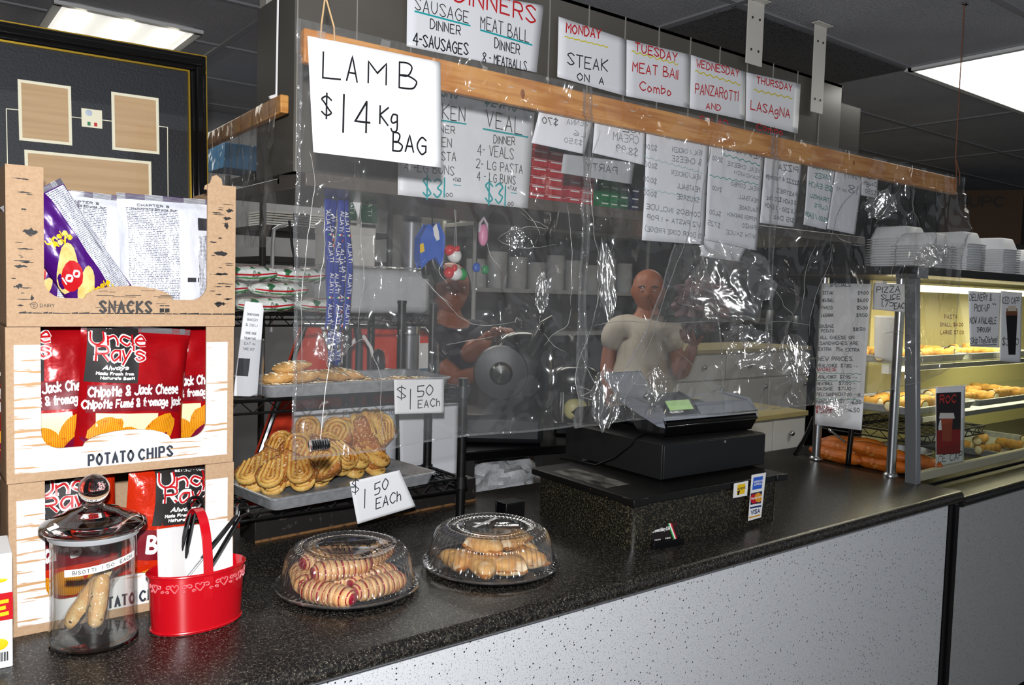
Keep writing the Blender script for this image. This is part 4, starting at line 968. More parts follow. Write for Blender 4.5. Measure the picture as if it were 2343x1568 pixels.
# black cord and plug hanging in front, white cords
t = tag(MB().tube([PY(*p, 2.35) for p in ((815, 742), (822, 780), (820, 850), (818, 930), (812, 985), (805, 1000))], .012, 8).build('power_cable', BLKPL), 'black cord hanging in front of the orange-red panel', 'cord')
tag(MB().tube([PY(*p, 2.38) for p in ((782, 832), (790, 805), (812, 778), (832, 770), (848, 795), (858, 830))], .006, 8).build('power_cable', WHITEP), 'white cord looped in front of the orange-red panel', 'cord')
tag(MB().tube([PY(*p, 2.42) for p in ((738, 748), (752, 790), (762, 830))], .006, 8).build('power_cable', WHITEP), 'straight white cord near the silver edge of the orange-red panel', 'cord')
t = root('hand_scanner', PY(866, 830, 2.36), 'black hand scanner hanging by the white cord before the red panel', 'scanner')
mb = MB(); mb.ball((0, 0, .0), (.02, .02, .045), 14, 10, pw=.8); mb.build('handle', BLKPL, t); mb = MB(); mb.ball((.03, 0, -.04), (.05, .025, .02), 14, 10, pw=.8); mb.build('head', BLKPL, t)
# white notices behind the heart pastries
sign('menu_sheet', 'white printed sheet with faint heading behind the heart pastries', 'paper sheet', 2.10, ((672, 940), (905, 922), (905, 1075), (672, 1075)),
     [('Enjoy Special', 785, 958, 905, 948, 17, '#6e7480', 2.2), ('Gusto alla Nupretana with', 765, 984, 900, 970, 10, '#7b818c', 1.4), ('Marano a Drink', 800, 1002, 868, 990, 10, '#7b818c', 1.4)], amp=.004, seed=4, m_=mat('grey_paper', '#c4c6cc', .6))
sign('white_card', 'blank white card standing behind the card end of the lower tray', 'paper sheet', 2.08, ((912, 925), (1048, 922), (1045, 1135), (915, 1060)), [], amp=.003, seed=8, m_=mat('pale_paper', '#d6d8dd', .6))
# ================================================================ cake trays with domes
DOME = clear('clear_dome', tint=(.96, .96, .96), base=.06, edge=.95, rough=.10, haze=.02, fall=1.3)
def cake_tray(c, rad, hgt, label, rz=0):
    t = root('pastry_platter', c, label, 'pastry platter', 'round domed pastry platters on the worktop', rz)
    mb = MB(); mb.lathe([(.001, .004), (rad*.68, .004), (rad*.74, .002), (rad*.86, .003), (rad*.90, .010), (rad*.92, .013), (rad*.94, .011), (rad*.92, .008), (rad*.86, .000), (.001, .0)], 72); mb.build('base', BLKPL, t, sharp=60)
    NR = 58
    def ribs(r, z, a):
        if .020 < z < hgt-.012: return r*(1+.016*math.cos(NR*a))
        if z >= hgt-.012 and r > rad*.60: return r*(1+.020*math.cos(NR*a))
        return r
    prof = [(rad*1.0, .014), (rad*.985, .018), (rad*.93, .019), (rad*.905, .024), (rad*.875, hgt*.45), (rad*.84, hgt*.72), (rad*.80, hgt*.86), (rad*.735, hgt*.95), (rad*.68, hgt*.965), (rad*.655, hgt*1.0), (rad*.62, hgt*1.0), (rad*.60, hgt*.965), (rad*.44, hgt*.96), (rad*.42, hgt*.985), (rad*.40, hgt*.955), (.001, hgt*.95)]
    mb = MB(); mb.lathe(prof, NR*6, fn=ribs); mb.build('dome', DOME, t, sharp=75)
    mb = MB(); mb.tube([(rad*.99*math.cos(a), rad*.99*math.sin(a), .017) for a in [2*math.pi*k/72 for k in range(72)]], .0016, 6, closed=True); mb.build('dome_rim', DOME, t)
    return t
DC1 = PZ(800, 1345, .95); DC2 = PZ(1130, 1310, .95)
R1 = .150
P1_ = (PZ(625, 1340, .952)+PZ(966, 1310, .952))/2
D1 = V((.757, 1.522, .9502)); D2 = V((1.085, 1.472, .9502))
d1 = cake_tray(D1, .148, .094, 'clear-domed black platter of strawberry cheese sticks, nearer the tin basket', 0)
d2 = cake_tray(D2, .155, .097, 'clear-domed black platter of golden turnovers, nearer the cash stand', 0)
mb = MB(); A0 = R(-52)   # hand writing seen on the lid, facing the staff side
def lidf(z, ang, cx, cy):
    c, s = math.cos(ang), math.sin(ang); return lambda x, y: (cx+x*c-y*s, cy+x*s+y*c, z)
f = lidf(.094*.955+.002, R(150), .0, .0)
write(mb, 'Strawberry', -.055, -.030, .055, -.020, .016, .0036, f, jit=.06); write(mb, '& Cheese', -.045, -.004, .035, -.002, .014, .0034, f, jit=.06); write(mb, 'Stick', -.02, .018, .03, .02, .012, .0032, f, jit=.06)
f2 = lidf(.094*.985+.002, R(200), .0, .0); write(mb, '$ 1.50 / each', -.06, .060, .045, .070, .015, .0036, f2, jit=.06); mb.build('lid_lettering', BLACKP, d1)
mb = MB(); f = lidf(.097*.955+.002, R(200), .0, .0); write(mb, '$1.50', -.06, -.02, .0, -.018, .018, .0036, f, jit=.05); write(mb, 'each', -.05, .012, -.01, .012, .012, .0022, f, jit=.05); mb.build('lid_lettering', BLACKP, d2)
mb = MB(); f = lidf(.097+.002, R(22), -.0, .01); mb.face([f(-.050, .004), f(.045, .004), f(.045, .014), f(-.050, .014)]); o = mb.build('lid_sticker', WHITEP, d2); mb = MB(); f = lidf(.097+.0028, R(22), -.0, .01); write(mb, 'APPLE TURNOVER', -.030, .0065, .03, .0065, .005, .0006, f); mb.build('lettering', BLACKP, o)
# ---- strawberry sticks
STK = mat('glazed_stick', '#e6bb84', .4, coat=.25, layers=[('noise', (40, 40, 40), 4, .42, .75, '#c98847')], bump=('noise', (70, 70, 70), 3, .4, .004))
STRAW = mat('strawberry_filling', '#8e1428', .25, coat=.5, layers=[('noise', (60, 60, 60), 3, .45, .7, '#c74a52')])
def stick():
    t = root('strawberry_stick', (0, 0, 0), 'x', 'pastry', 'strawberry sticks under the dome')
    def S(u, v, k=1):
        a = 2*u-1; th = 2*math.pi*v; e = max(0, 1-abs(a)**6)**.5; rb = 1+.045*math.cos(u*2*math.pi*10+noise.noise(V((u*5, v, 1)))*2)
        return V((a*.062, .025*math.cos(th)*e*rb*k, .0215+.0215*math.sin(th)*e*rb*k))
    mb = MB(); mb.grid(S, 60, 18); mb.build('roll', STK, t)
    mb = MB()
    for k in range(10):
        u = (k+.5)/10
        w_ = (.010, .016, .006, .013, .019, .007, .012, .005, .015, .008)[k]
        mb.grid(lambda a, b: S(u-w_+2*w_*a, .28*(0)+lerp(.08, .42, b)+.5*0, 1.0)+V((0, 0, .0016)), 4, 6)
        mb.grid(lambda a, b: S(u-w_*.8+1.6*w_*a, lerp(.42, .62, b), 1.02)+V((0, -.0012, .0004)), 4, 4)
    for s_ in (-1, 1): mb.ball((s_*.0600, 0, .0215), (.004, .014, .012), 12, 8)
    mb.build('filling', STRAW, t); return t
sk = stick()
spos = [(.030, -.088, 0, .10), (-.082, -.072, 0, -1.15), (-.052, -.015, 0, -.35), (.040, -.040, 0, .22), (-.012, .038, 0, .05), (.085, .045, 0, 1.2), (-.085, .045, 0, 1.2), (.0, .082, 0, 0), (-.035, -.040, .034, -.1), (.062, .0, .034, .5), (-.03, .045, .034, .15)]
slab = ['strawberry stick lying along the front of the platter', 'strawberry stick at the front, end-on, on the tin basket side of the platter', 'strawberry stick behind the end-on one in the bottom layer', 'strawberry stick right behind the front one', 'strawberry stick in the middle of the bottom layer', 'strawberry stick at the cash-stand side of the bottom layer', 'strawberry stick at the basket side towards the back', 'strawberry stick at the very back of the platter', 'strawberry stick on the second layer towards the front', 'strawberry stick on the second layer towards the cash stand', 'strawberry stick on the second layer towards the back']
for k, (x, y, dz, rz) in enumerate(spos):
    o = sk if k == 0 else copy_tree(sk); o.location = D1+V((x*.93, y*.93, .0045+dz)); o.rotation_euler = (0, 0, rz+.06); o['label'] = slab[k]
# ---- turnovers
TURN = mat('turnover_pastry', '#e2ae68', .65, layers=[('noise', (22, 22, 22), 4, .42, .75, '#c07a30'), ('noise', (30, 30, 30), 3, .50, .70, '#f2dcb4')], bump=('noise', (60, 60, 90), 4, .6, .006))
def turnover():
    t = root('turnover', (0, 0, 0), 'x', 'pastry', 'golden turnovers under the dome')
    mb = MB(); tri = [V((-.062, -.028, 0)), V((.062, -.028, 0)), V((0, .058, 0))]
    def S(u, v):
        a = 2*math.pi*u; d = V((math.cos(a), math.sin(a), 0)); rmin = 9
        for i in range(3):
            p, q = tri[i], tri[(i+1) % 3]; e = q-p; n_ = V((e.y, -e.x, 0)).normalized(); c = n_.dot(p); k = n_.dot(d)
            if k > 1e-4: rmin = min(rmin, c/k)
        rmin = min(rmin, .052); ph = math.pi*(v-.5); rr = rmin*max(0, math.cos(ph))**.55; z = .020*math.sin(ph)
        k = 1+.10*noise.noise(V((d.x*2, d.y*2, v*4)))
        return V((d.x*rr*k, d.y*rr*k, .021+z*k))
    mb.grid(S, 40, 14); mb.build('puff', TURN, t)
    mb = MB(); P = [tri[i].lerp(tri[(i+1) % 3], k/8) for i in range(3) for k in range(8)]
    mb.tube([V((p.x*.83, p.y*.83+.001, .016+.002*math.sin(i*2.4))) for i, p in enumerate(P)], .005, 7, closed=True); mb.build('crimped_edge', mat('turnover_edge', '#c07a30', .5, layers=[('noise', (60, 60, 60), 3, .4, .7, '#95551c')]), t)
    return t
tv = turnover()
tpos = [(-.055, -.055, 0, .5, .1), (.060, -.058, 0, -.5, .1), (.0, -.080, 0, 3.3, .1), (.085, .01, 0, 1.9, .1), (-.082, .02, 0, -1.7, .1), (.0, .05, 0, .2, 0), (-.03, -.015, .036, 1.2, .15), (.045, -.010, .036, 2.4, -.1)]
tlab = ['golden turnover at the front on the strawberry platter side', 'golden turnover at the front on the card-holder side', 'golden turnover in the middle of the front edge of its platter', 'golden turnover at the card-holder side of its platter', 'golden turnover at the strawberry-platter side towards the back', 'golden turnover at the back of its platter', 'golden turnover on the top layer, nearer the strawberry platter', 'golden turnover on the top layer, nearer the cash stand']
for k, (x, y, dz, rz, rx) in enumerate(tpos):
    o = tv if k == 0 else copy_tree(tv); o.location = D2+V((x*.9, y*.9, .0045+dz)); o.rotation_euler = (rx*.6, 0, rz); o['label'] = tlab[k]
# ================================================================ cash stand, drawer and register
q0 = PZ(1458, 1265, .95); q1 = PZ(1775, 1188, .95); q2 = PZ(1213, 1182, .95)
SX0, SX1, SY0, SY1 = 1.445, 2.015, 1.368, 1.762
t = root('cash_stand', ((SX0+SX1)/2, (SY0+SY1)/2, .9502), 'dark granite-look stand with notched black top carrying the cash drawer', 'stand', rz=R(-1.5))
hw, hd = (SX1-SX0)/2, (SY1-SY0)/2
mb = MB()
def rbox(mb, x0, x1, y0, y1, z0, z1, r, n_=6):
    P = []
    for cx, cy, a0 in ((x1-r, y1-r, 0), (x0+r, y1-r, 90), (x0+r, y0+r, 180), (x1-r, y0+r, 270)):
        for k in range(n_+1): a = R(a0+90*k/n_); P.append((cx+r*math.cos(a), cy+r*math.sin(a)))
    k = len(P); mb.add([(p[0], p[1], z0) for p in P]+[(p[0], p[1], z1) for p in P], [tuple(reversed(range(k))), tuple(range(k, 2*k))]+[(i, (i+1) % k, k+(i+1) % k, k+i) for i in range(k)])
rbox(mb, -hw, hw, -hd, hd, 0, .113, .035); mb.build('body', GRAN2, t)
mb = MB(); rbox(mb, -hw-.012, hw+.014, -hd-.006, hd+.01, .1135, .131, .012); mb.box(-hw-.014, -hw+.035, -hd-.012, -hd+.03, .1125, .1305); mb.box(hw-.03, hw+.018, -hd-.010, -hd+.03, .1125, .1305)
mb.build('top', mat('worn_black_edge', '#0c0b0a', .38, layers=[('noise', (90, 90, 90), 5, .70, .74, '#7a5236')]), t, bevel=.002)
mb = MB(); mb.grid(lambda u, v: V((-hw+.01+.085*u+.01*noise.noise(V((v*6, 1, u))), hd-.28+.22*v, .1316+.0008*noise.noise(V((u*9, v*9, 2))))), 8, 14); mb.build('tape_strip', mat('dirty_clear_tape', '#8d8a82', .3, layers=[('noise', (30, 14, 30), 4, .4, .65, '#26241f')]), t)
def sticker(px4, name, label, m_, extra):
    Y = SY0-.003; P = [PY(*q, Y) for q in px4]; mb = MB(); mb.face([(p.x, p.y, p.z) for p in P]); o = mb.build(name, m_, t, world=True); o['label'] = label
    o.data.transform(Matrix.Rotation(R(1.5), 4, 'Z'))
    return P
def on_stand(pts, dy=.0008):   # pixels on the stand's front -> local
    out = []
    for q in pts:
        p = PY(*q, SY0-.004); out.append(((p.x-t.location.x), -hd-.0045-dy-.0066, p.z-t.location.z))
    return out
def st(name, pts, m_, dy=0):
    mb = MB(); mb.face(on_stand(pts, dy)); return mb.build(name, m_, t)
def px_write(mb, txt, x0, y0, x1, y1, h_, th, dy):
    a, b = on_stand([(x0, y0), (x1, y1)], dy); k = (PY(x0, y0, SY0)-CAM).dot(FW)/F
    write(mb, txt, a[0], a[2], b[0], b[2], h_*k, th*k, lambda s, q: (s, a[1], q))
s1 = st('card_sticker', ((1676, 1105), (1708, 1098), (1705, 1132), (1674, 1138)), WHITEP)
st('yellow_badge', ((1684, 1107), (1701, 1104), (1699, 1127), (1682, 1131)), YELP, .0006)
mb = MB(); px_write(mb, 'Interac', 1684, 1120, 1701, 1115, 6, 1.1, .0012); mb.face(on_stand(((1683, 1122), (1689, 1120), (1686, 1131), (1683, 1131)), .0012)); mb.build('lettering', BLACKP, t)
s2 = st('card_sticker', ((1715, 1085), (1747, 1079), (1736, 1181), (1707, 1190)), WHITEP)
st('blue_badge', ((1719, 1091), (1740, 1087), (1737, 1115), (1716, 1119)), mat('blue_print', '#2f62d0', .4), .0006)
mb = MB(); px_write(mb, 'AMERICAN', 1719, 1103, 1738, 1099, 4, .9, .0012); px_write(mb, 'EXPRESS', 1720, 1109, 1737, 1106, 4, .9, .0012); mb.build('lettering', WHITEP, t)
st('dark_badge', ((1713, 1127), (1738, 1121), (1735, 1149), (1712, 1153)), mat('navy_print', '#1d2550', .4), .0006)
for (cx, cy, mm, d) in ((1719.5, 1139, REDP, .0010), (1729, 1136, mat('orange_print', '#e79a26', .4), .0012)):
    mb = MB(); mb.face(on_stand([(cx+8.0*math.cos(a), cy+11*math.sin(a)) for a in [2*math.pi*k/20 for k in range(20)]], d)); mb.build('round_badge', mm, t)
mb = MB(); px_write(mb, 'MasterCard', 1713, 1141, 1736, 1136, 5, 1.0, .0016); mb.build('lettering', WHITEP, t)
NV = mat('card_blue', '#15306f', .4)
st('blue_bar', ((1711, 1158), (1736, 1153), (1736, 1157), (1711, 1162)), NV, .0006); st('gold_bar', ((1709, 1181), (1734, 1174), (1734, 1177), (1709, 1184)), mat('gold_print', '#d99a1e', .4), .0006)
mb = MB(); px_write(mb, 'VISA', 1713, 1175, 1732, 1170, 9, 2.2, .001); mb.build('lettering', NV, t)
# drawer
ZS = .9502+.1312
t = root('money_till', (1.848, 1.657, ZS), 'large matte black cash drawer on the granite-look stand', 'cash drawer', rz=R(-1.5))
DW, DD = .425, .40
MATB = mat('matte_black_steel', '#141516', .55, bump=('noise', (900, 900, 900), 2, .3, .001))
mb = MB(); mb.box(-DW/2, DW/2, -DD/2+.003, DD/2, .004, .098); mb.build('case', MATB, t, bevel=.002)
mb = MB(); mb.box(-DW/2+.002, DW/2-.002, -DD/2-.003, -DD/2+.003, .007, .096); mb.build('drawer_front', MATB, t, bevel=.0015)
mb = MB(); mb.tube([(.03, -DD/2-.0045, .088), (.03, -DD/2-.003, .088)], .004, 12); mb.build('lock', STEEL, t)
for sx_ in (-1, 1):
    for sy_ in (-1, 1):
        mb = MB(); mb.lathe([(.001, 0), (.010, 0), (.010, .005), (.001, .005)], 12, c=(sx_*(DW/2-.03), sy_*(DD/2-.03), 0)); mb.build('foot', BLKPL, t)
# register
ZR = ZS+.0985
t = root('cash_register', (1.862, 1.668, ZR), 'grey and black cash register with tilted displays on top of the drawer', 'cash register', rz=R(-3)); t.scale = (1.06, 1.08, 1.14)
GREYP = mat('register_grey', '#8d929c', .4); DKG = mat('register_dark_grey', '#4b4e55', .45)
xa, xb = -.150, .195
prof = [(-.165, .018), (-.15, .004), (.165, .0), (.175, .012), (.175, .045), (.12, .075), (-.10, .066), (-.16, .048)]   # (depth, z) side outline; front (customer side) at -
def side(mb, pf, x0, x1):
    k = len(pf); tt = geometry.tessellate_polygon([[V((p[0], p[1], 0)) for p in pf]])
    mb.add([(x0, p[0], p[1]) for p in pf]+[(x1, p[0], p[1]) for p in pf], [tuple(q) for q in tt]+[tuple(k+i for i in reversed(q)) for q in tt]+[(i, (i+1) % k, k+(i+1) % k, k+i) for i in range(k)])
mb = MB(); side(mb, [(-.158, .034), (-.140, .004), (-.06, .002), (-.03, .022), (.07, .026), (.10, .006), (.20, .004), (.225, .018), (.20, .036), (.10, .052), (-.03, .066), (-.12, .060), (-.152, .045)], xa, xb); mb.build('base', mat('register_black', '#0b0b0c', .2, coat=.3), t, bevel=.004)
mb = MB(); side(mb, [(-.150, .034), (-.152, .050), (-.125, .077), (-.02, .086), (.02, .076), (-.04, .060), (-.13, .034)], xa-.006, xb+.006); mb.build('housing', GREYP, t, bevel=.006)
mb = MB(); side(mb, [(-.148, .058), (-.118, .090), (-.070, .102), (-.062, .094), (-.11, .072), (-.136, .052)], xa+.005, xa+.125); o = mb.build('customer_display', DKG, t, bevel=.003)
b0 = V((0, -.1495, .0605)); b1 = V((0, -.1195, .0925)); dn = V((0, b1.z-b0.z, -(b1.y-b0.y))).normalized()*-1
dn = V((0, -(b1.z-b0.z), (b1.y-b0.y))).normalized()
def face_pt(x, s, off): return V((x, 0, 0))+b0.lerp(b1, s)+dn*off
mb = MB(); mb.face([face_pt(xa+.020, .22, .001), face_pt(xa+.108, .22, .001), face_pt(xa+.108, .88, .001), face_pt(xa+.020, .88, .001)]); mb.build('screen', mat('lcd_green', '#a9cf8c', .3, emit=.35), o)
mb = MB(); write(mb, 'CASIO', xa+.025, .04, xa+.055, .04, .13, .02, lambda s, q: face_pt(s, q, .0016)); mb.build('lettering', WHITEP, o)
# operator display: tilted thin slab standing at the staff side
mb = MB(); side(mb, [(.01, .070), (.015, .062), (.098, .128), (.092, .140), (.080, .140)], xa+.005, xa+.125); mb.build('operator_display', GREYP, t, bevel=.003)
mb = MB(); side(mb, [(.019, .064), (.026, .060), (.094, .116), (.090, .121)], xa+.012, xa+.118); mb.build('display_bezel', mat('register_blue_grey', '#5d6672', .35), t)
mb = MB(); mb.tube([(xa-.004, .035, .078), (xa-.014, .035, .078)], [.012, .012], 16); mb.ball((xa-.015, .035, .078), .012, 14, 8); mb.build('key_knob', CHROME, t)
mb = MB(); mb.box(xa+.03, xa+.09, -.1435, -.1415, .014, .021); mb.build('rating_label', mat('pale_blue_label', '#b8c8d6', .5), t)
mb = MB(); mb.box(xa+.15, xa+.2, -.1, -.07, .0845, .0850); mb.build('gold_lettering', mat('gold_lettering_print', '#a9a26a', .4), t)
# cable
tag(MB().tube([V(t.location)+V(p) for p in ((-.10, -.03, .006), (-.16, -.08, .0045), (-.225, -.105, .0035), (-.248, -.118, .0015), (-.2525, -.112, -.012), (-.2545, -.05, -.060), (-.258, .02, -.0925), (-.262, .10, -.0945), (-.28, .15, -.0945))], .0028, 7).build('register_cable', BLKPL), 'thin black cable draped from the register down the side of the drawer', 'cable')
# business card holder
pc = PZ(1490, 1258, .95); pd = PZ(1567, 1245, .95)
t = root('card_holder', ((pc.x+pd.x)/2, (pc.y+pd.y)/2+.012, .9502), 'small black holder of dark business cards leaning at the foot of the stand', 'card holder', rz=math.atan2(pd.y-pc.y, pd.x-pc.x))
mb = MB(); mb.box(-.048, .048, -.018, .018, 0, .004); mb.box(-.048, .048, -.018, -.014, .004, .018); mb.box(-.048, .048, .014, .018, .004, .035); mb.box(-.048, -.045, -.014, .014, .004, .014); mb.box(.045, .048, -.014, .014, .004, .014); mb.build('holder', BLKPL, t, bevel=.001)
for k in range(4):
    o = root('business_card', V(t.location)+V((-.003, .003*k-.006, .0048)), ('front dark business card with red glow and green-white-red corner in the black holder', 'second dark business card in the black holder', 'third dark business card in the black holder', 'rear dark business card in the black holder')[k], 'business card', 'business cards in the black holder', t.rotation_euler.z, R(-12))
    mb = MB(); mb.box(-.043, .043, -.0004, .0004, 0, .05); mb.build('card', mat('dark_card_print', '#120a09', .35, layers=[('noise', (14, 14, 14), 2, .5, .75, '#5f1d0c')]), o)
    if k == 0:
        for j, (mm, x) in enumerate(((CGRN, .024), (WHITEP, .028), (CRED, .032))):
            mb = MB(); mb.face([(x-.012+.0, -.0010, .0495), (x-.008, -.0010, .0495), (x+.008, -.0010, .002), (x+.004, -.0010, .002)]); mb.build('corner_stripe', mm, o)
        mb = MB(); f = lambda s, q: (s, -.0012, q); write(mb, 'Di Giovanni Bakery & Deli', -.038, .033, .016, .034, .008, .0010, f, shear=.25, gap=1.0); write(mb, 'Fresh Bread', -.034, .013, -.016, .013, .003, .0005, f); write(mb, 'Hot Table & Deli', .0, .013, .016, .013, .003, .0005, f); mb.build('lettering', WHITEP, o)
# black dispenser between platters and stand
t = root('card_terminal_stand', PZ(1184, 1200, .95)+V((0, .03, .0002)), 'small black plastic stand behind the turnover platter beside the cash stand', 'stand')
mb = MB(); mb.box(-.032, .032, -.02, -.015, 0, .055); mb.box(-.032, .032, -.02, .03, .052, .056); mb.box(-.032, .032, .025, .03, 0, .055); mb.build('bracket', BLKPL, t, bevel=.002)
# ================================================================ hanging display hood behind the curtain
HY = 1.88
t = root('display_hood', (1.95, 2.2, 1.80), 'grey glossy hanging display hood with ribbed front and ledge behind the plastic curtain', 'display hood')
HOOD = mat('smoked_panel', '#56524c', .22, layers=[('noise', (1.6, 1.6, 3), 2, .4, .7, '#67635c')], spec=.7)
HOODD = mat('hood_inside', '#2c2a28', .5)
hx0, hx1 = .782, 3.07
zt = lambda x: 2.43
k = 0; x = hx0
while x < hx1-.05:
    xe = min(x+.152, hx1)
    mb = MB(); mb.box(x+.0012, xe-.0012, HY, HY+.006, 2.03 if .99 < x < 3.0 else 1.84, 2.43); o = mb.build('front_slat', HOOD, t, world=True); mb = MB(); mb.box(x-.0014, x+.0014, HY-.003, HY+.004, 2.03 if .99 < x < 3.0 else 1.84, 2.43); mb.build('seam', mat('pale_seam', '#98948c', .3), t, world=True); x = xe
mb = MB(); mb.box(hx0, hx1, HY+.10, HY+.11, 1.82, 2.42); mb.build('back_board', HOODD, t, world=True)
mb = MB(); mb.box(hx0-.006, hx0, HY, 2.12, 1.84, 2.27); mb.build('side_panel', HOOD, t, world=True)
mb = MB(); mb.box(hx0, hx1+.12, HY-.06, HY+.42, 1.802, 1.834); mb.build('ledge', mat('ledge_laminate', '#5d5650', .3), t, world=True, bevel=.003)
mb = MB(); mb.box(hx0, hx1, HY, HY+.3, 2.42, 2.43); mb.build('top_panel', HOODD, t, world=True)
mb = MB(); mb.box(3.075, 3.24, HY+.02, HY+.026, 1.95, 2.37); mb.build('clear_panel', clear('smoked_clear', tint=(.62, .60, .56), base=.02, edge=.12, rough=.25, haze=.05), t, world=True)
for px_, zb, lb in (((1710, 1747, 8), PY(1728, 150, HY-.02).z, 'white metal hanger strap from the ceiling, nearer the framed picture'), ((1862, 1889, 66), PY(1866, 258, HY-.02).z, 'white metal hanger strap from the ceiling with screw holes, nearer the wall')):
    a, b = PY(px_[0], px_[2]+40, HY-.02), PY(px_[1], px_[2]+40, HY-.02)
    q = root('hanger_strap', ((a.x+b.x)/2, HY-.02, zb), lb, 'hanger', 'ceiling hanger straps')
    mb = MB(); hw_ = (b.x-a.x)/2; mb.box(-hw_, hw_, -.002, .002, 0, 2.615-zb); mb.box(-hw_-.02, hw_, -.03, .002, 2.613-zb, 2.617-zb); mb.build('strap', mat('cream_strap', '#d6d2c8', .45), q, bevel=.001)
    for z in (.05, 2.615-zb-.06):
        for s_ in (-1, 1):
            mb = MB(); mb.tube([(s_*hw_*.45, -.004, z), (s_*hw_*.45, -.0018, z)], .0045, 10); mb.build('screw', mat('dark_screw', '#33312f', .5), q)
# ---- packs on the ledge
ORD = ['first', 'second', 'third', 'fourth', 'fifth', 'sixth', 'seventh', 'eighth', 'ninth']
REDPK = mat('red_pack', '#b9202a', .35, layers=[('noise', (2, 2, 160), 2, .60, .63, '#e8c9c9')]); GRNPK = mat('green_pack', '#1c7a46', .35); WPK = mat('white_pack', '#dfe0de', .4)
def pack_stack(px_l, px_r, py_b, n_, m_, cl, stack, h_=.0245, lean=0, group='packs on the hood ledge'):
    a, b = PY(px_l, py_b, HY-.005), PY(px_r, py_b, HY-.005)
    for k in range(n_):
        o = root('pack', ((a.x+b.x)/2+lean*k, HY+.032, 1.8345+k*(h_+.0006)), '%s pack, %s from bottom of %s' % (cl, ORD[k], stack), 'pack', group)
        w_ = (b.x-a.x)/2; mb = MB(); mb.box(-w_, w_, -.035, .035, 0, h_); mb.build('carton', m_, o, bevel=.001)
        mb = MB(); mb.box(-w_*.8, w_*.8, -.0356, -.035, h_*.62, h_*.78); mb.build('print_line', WPK, o)
pack_stack(1213, 1248, 460, 8, REDPK, 'red', 'the tallest red stack, nearest the framed picture', lean=.0016)
pack_stack(1252, 1287, 462, 6, REDPK, 'red', 'the second tallest red stack', lean=.0013)
pack_stack(1303, 1328, 468, 4, REDPK, 'red and white', 'the short red stack behind papers')
pack_stack(1332, 1358, 470, 4, REDPK, 'red and white', 'the short red stack by the green packs')
pack_stack(1376, 1394, 474, 4, GRNPK, 'green', 'the green stack nearest the red packs')
pack_stack(1398, 1414, 476, 4, GRNPK, 'green', 'the middle green stack')
pack_stack(1420, 1438, 480, 3, mat('dark_green_pack', '#15603a', .35), 'dark green', 'the last green stack')
pack_stack(1445, 1462, 484, 3, mat('blue_black_pack', '#27304e', .35), 'dark blue', 'the blue stack behind notes')
# ================================================================ menu boards on the hood
BY_ = 1.869; RI, BK, YE, CY, GR = '#c9242c', '#26262b', '#e3d21e', '#1fa9ae', '#2b7a6a'
BOARD = mat('white_board', '#f1f2f6', .4)
sign('menu_board', 'white sausage and meatball dinner board above the wooden bar', 'menu board', BY_, ((932, -40), (1245, 12), (1228, 166), (930, 106)),
     [('DINNERS', 1040, 0, 1224, 54, 38, RI, 4.5), ('SAUSAGE', 949, 22, 1072, 55, 28, BK, 2.2), ('_', 949, 26, 1075, 59, 0, CY, 4), ('DINNER', 984, 66, 1053, 80, 21, BK, 2.4), ('4-SAUSAGES', 945, 102, 1070, 127, 26, BK, 3.2),
      ('MEAT BALL', 1099, 66, 1210, 99, 28, BK, 2.2), ('_', 1099, 69, 1217, 103, 0, CY, 4), ('DINNER', 1131, 110, 1188, 125, 21, BK, 2.4), ('8 - MEATBALLS', 1104, 142, 1204, 162, 21, BK, 2.4)], amp=.002, seed=2, group='dinner boards', m_=BOARD)
sign('menu_board', 'white chicken and veal dinner board priced 31 dollars behind the film', 'menu board', HY-.068, ((912, 190), (1223, 258), (1208, 477), (910, 446)),
     [('$23.90', 1109, 238, 1182, 254, 28, GR, 3.6), ('VEAL', 1112, 290, 1193, 307, 37, BK, 2.4), ('_', 1105, 295, 1207, 314, 0, CY, 4), ('DINNER', 1129, 327, 1177, 333, 17, BK, 1.8), ('4- VEALS', 1092, 354, 1174, 364, 24, BK, 1.8), ('2- LG PASTA', 1089, 384, 1195, 398, 20, BK, 1.8), ('4 - LG BUNS', 1091, 413, 1179, 423, 20, BK, 1.8),
      ('$31', 1110, 462, 1155, 469, 46, CY, 4.2), ('.00', 1160, 470, 1174, 471, 8, BK, 1.5), ('+TAX', 1161, 434, 1182, 437, 9, BK, 1.5), ('_', 1169, 441, 1181, 443, 0, CY, 2),
      ('$23.90', 985, 214, 1047, 227, 26, GR, 3.6), ('CHICKEN', 945, 262, 1063, 279, 33, BK, 2.4), ('_', 945, 267, 1066, 284, 0, CY, 4), ('DINNER', 975, 300, 1040, 307, 17, BK, 1.8), ('4-CHICKEN', 930, 328, 1032, 338, 20, BK, 1.8), ('2-LG PASTA', 930, 358, 1042, 369, 20, BK, 1.8), ('4 -LG BUNS', 925, 391, 1038, 401, 20, BK, 1.8), ('$31', 968, 446, 1016, 451, 42, CY, 4.2), ('.00', 1018, 450, 1035, 451, 9, BK, 1.5), ('+TAX', 1036, 415, 1054, 417, 9, BK, 1.5), ('_', 1038, 423, 1054, 425, 0, CY, 2)],
     amp=.002, seed=6, group='dinner boards', m_=BOARD)
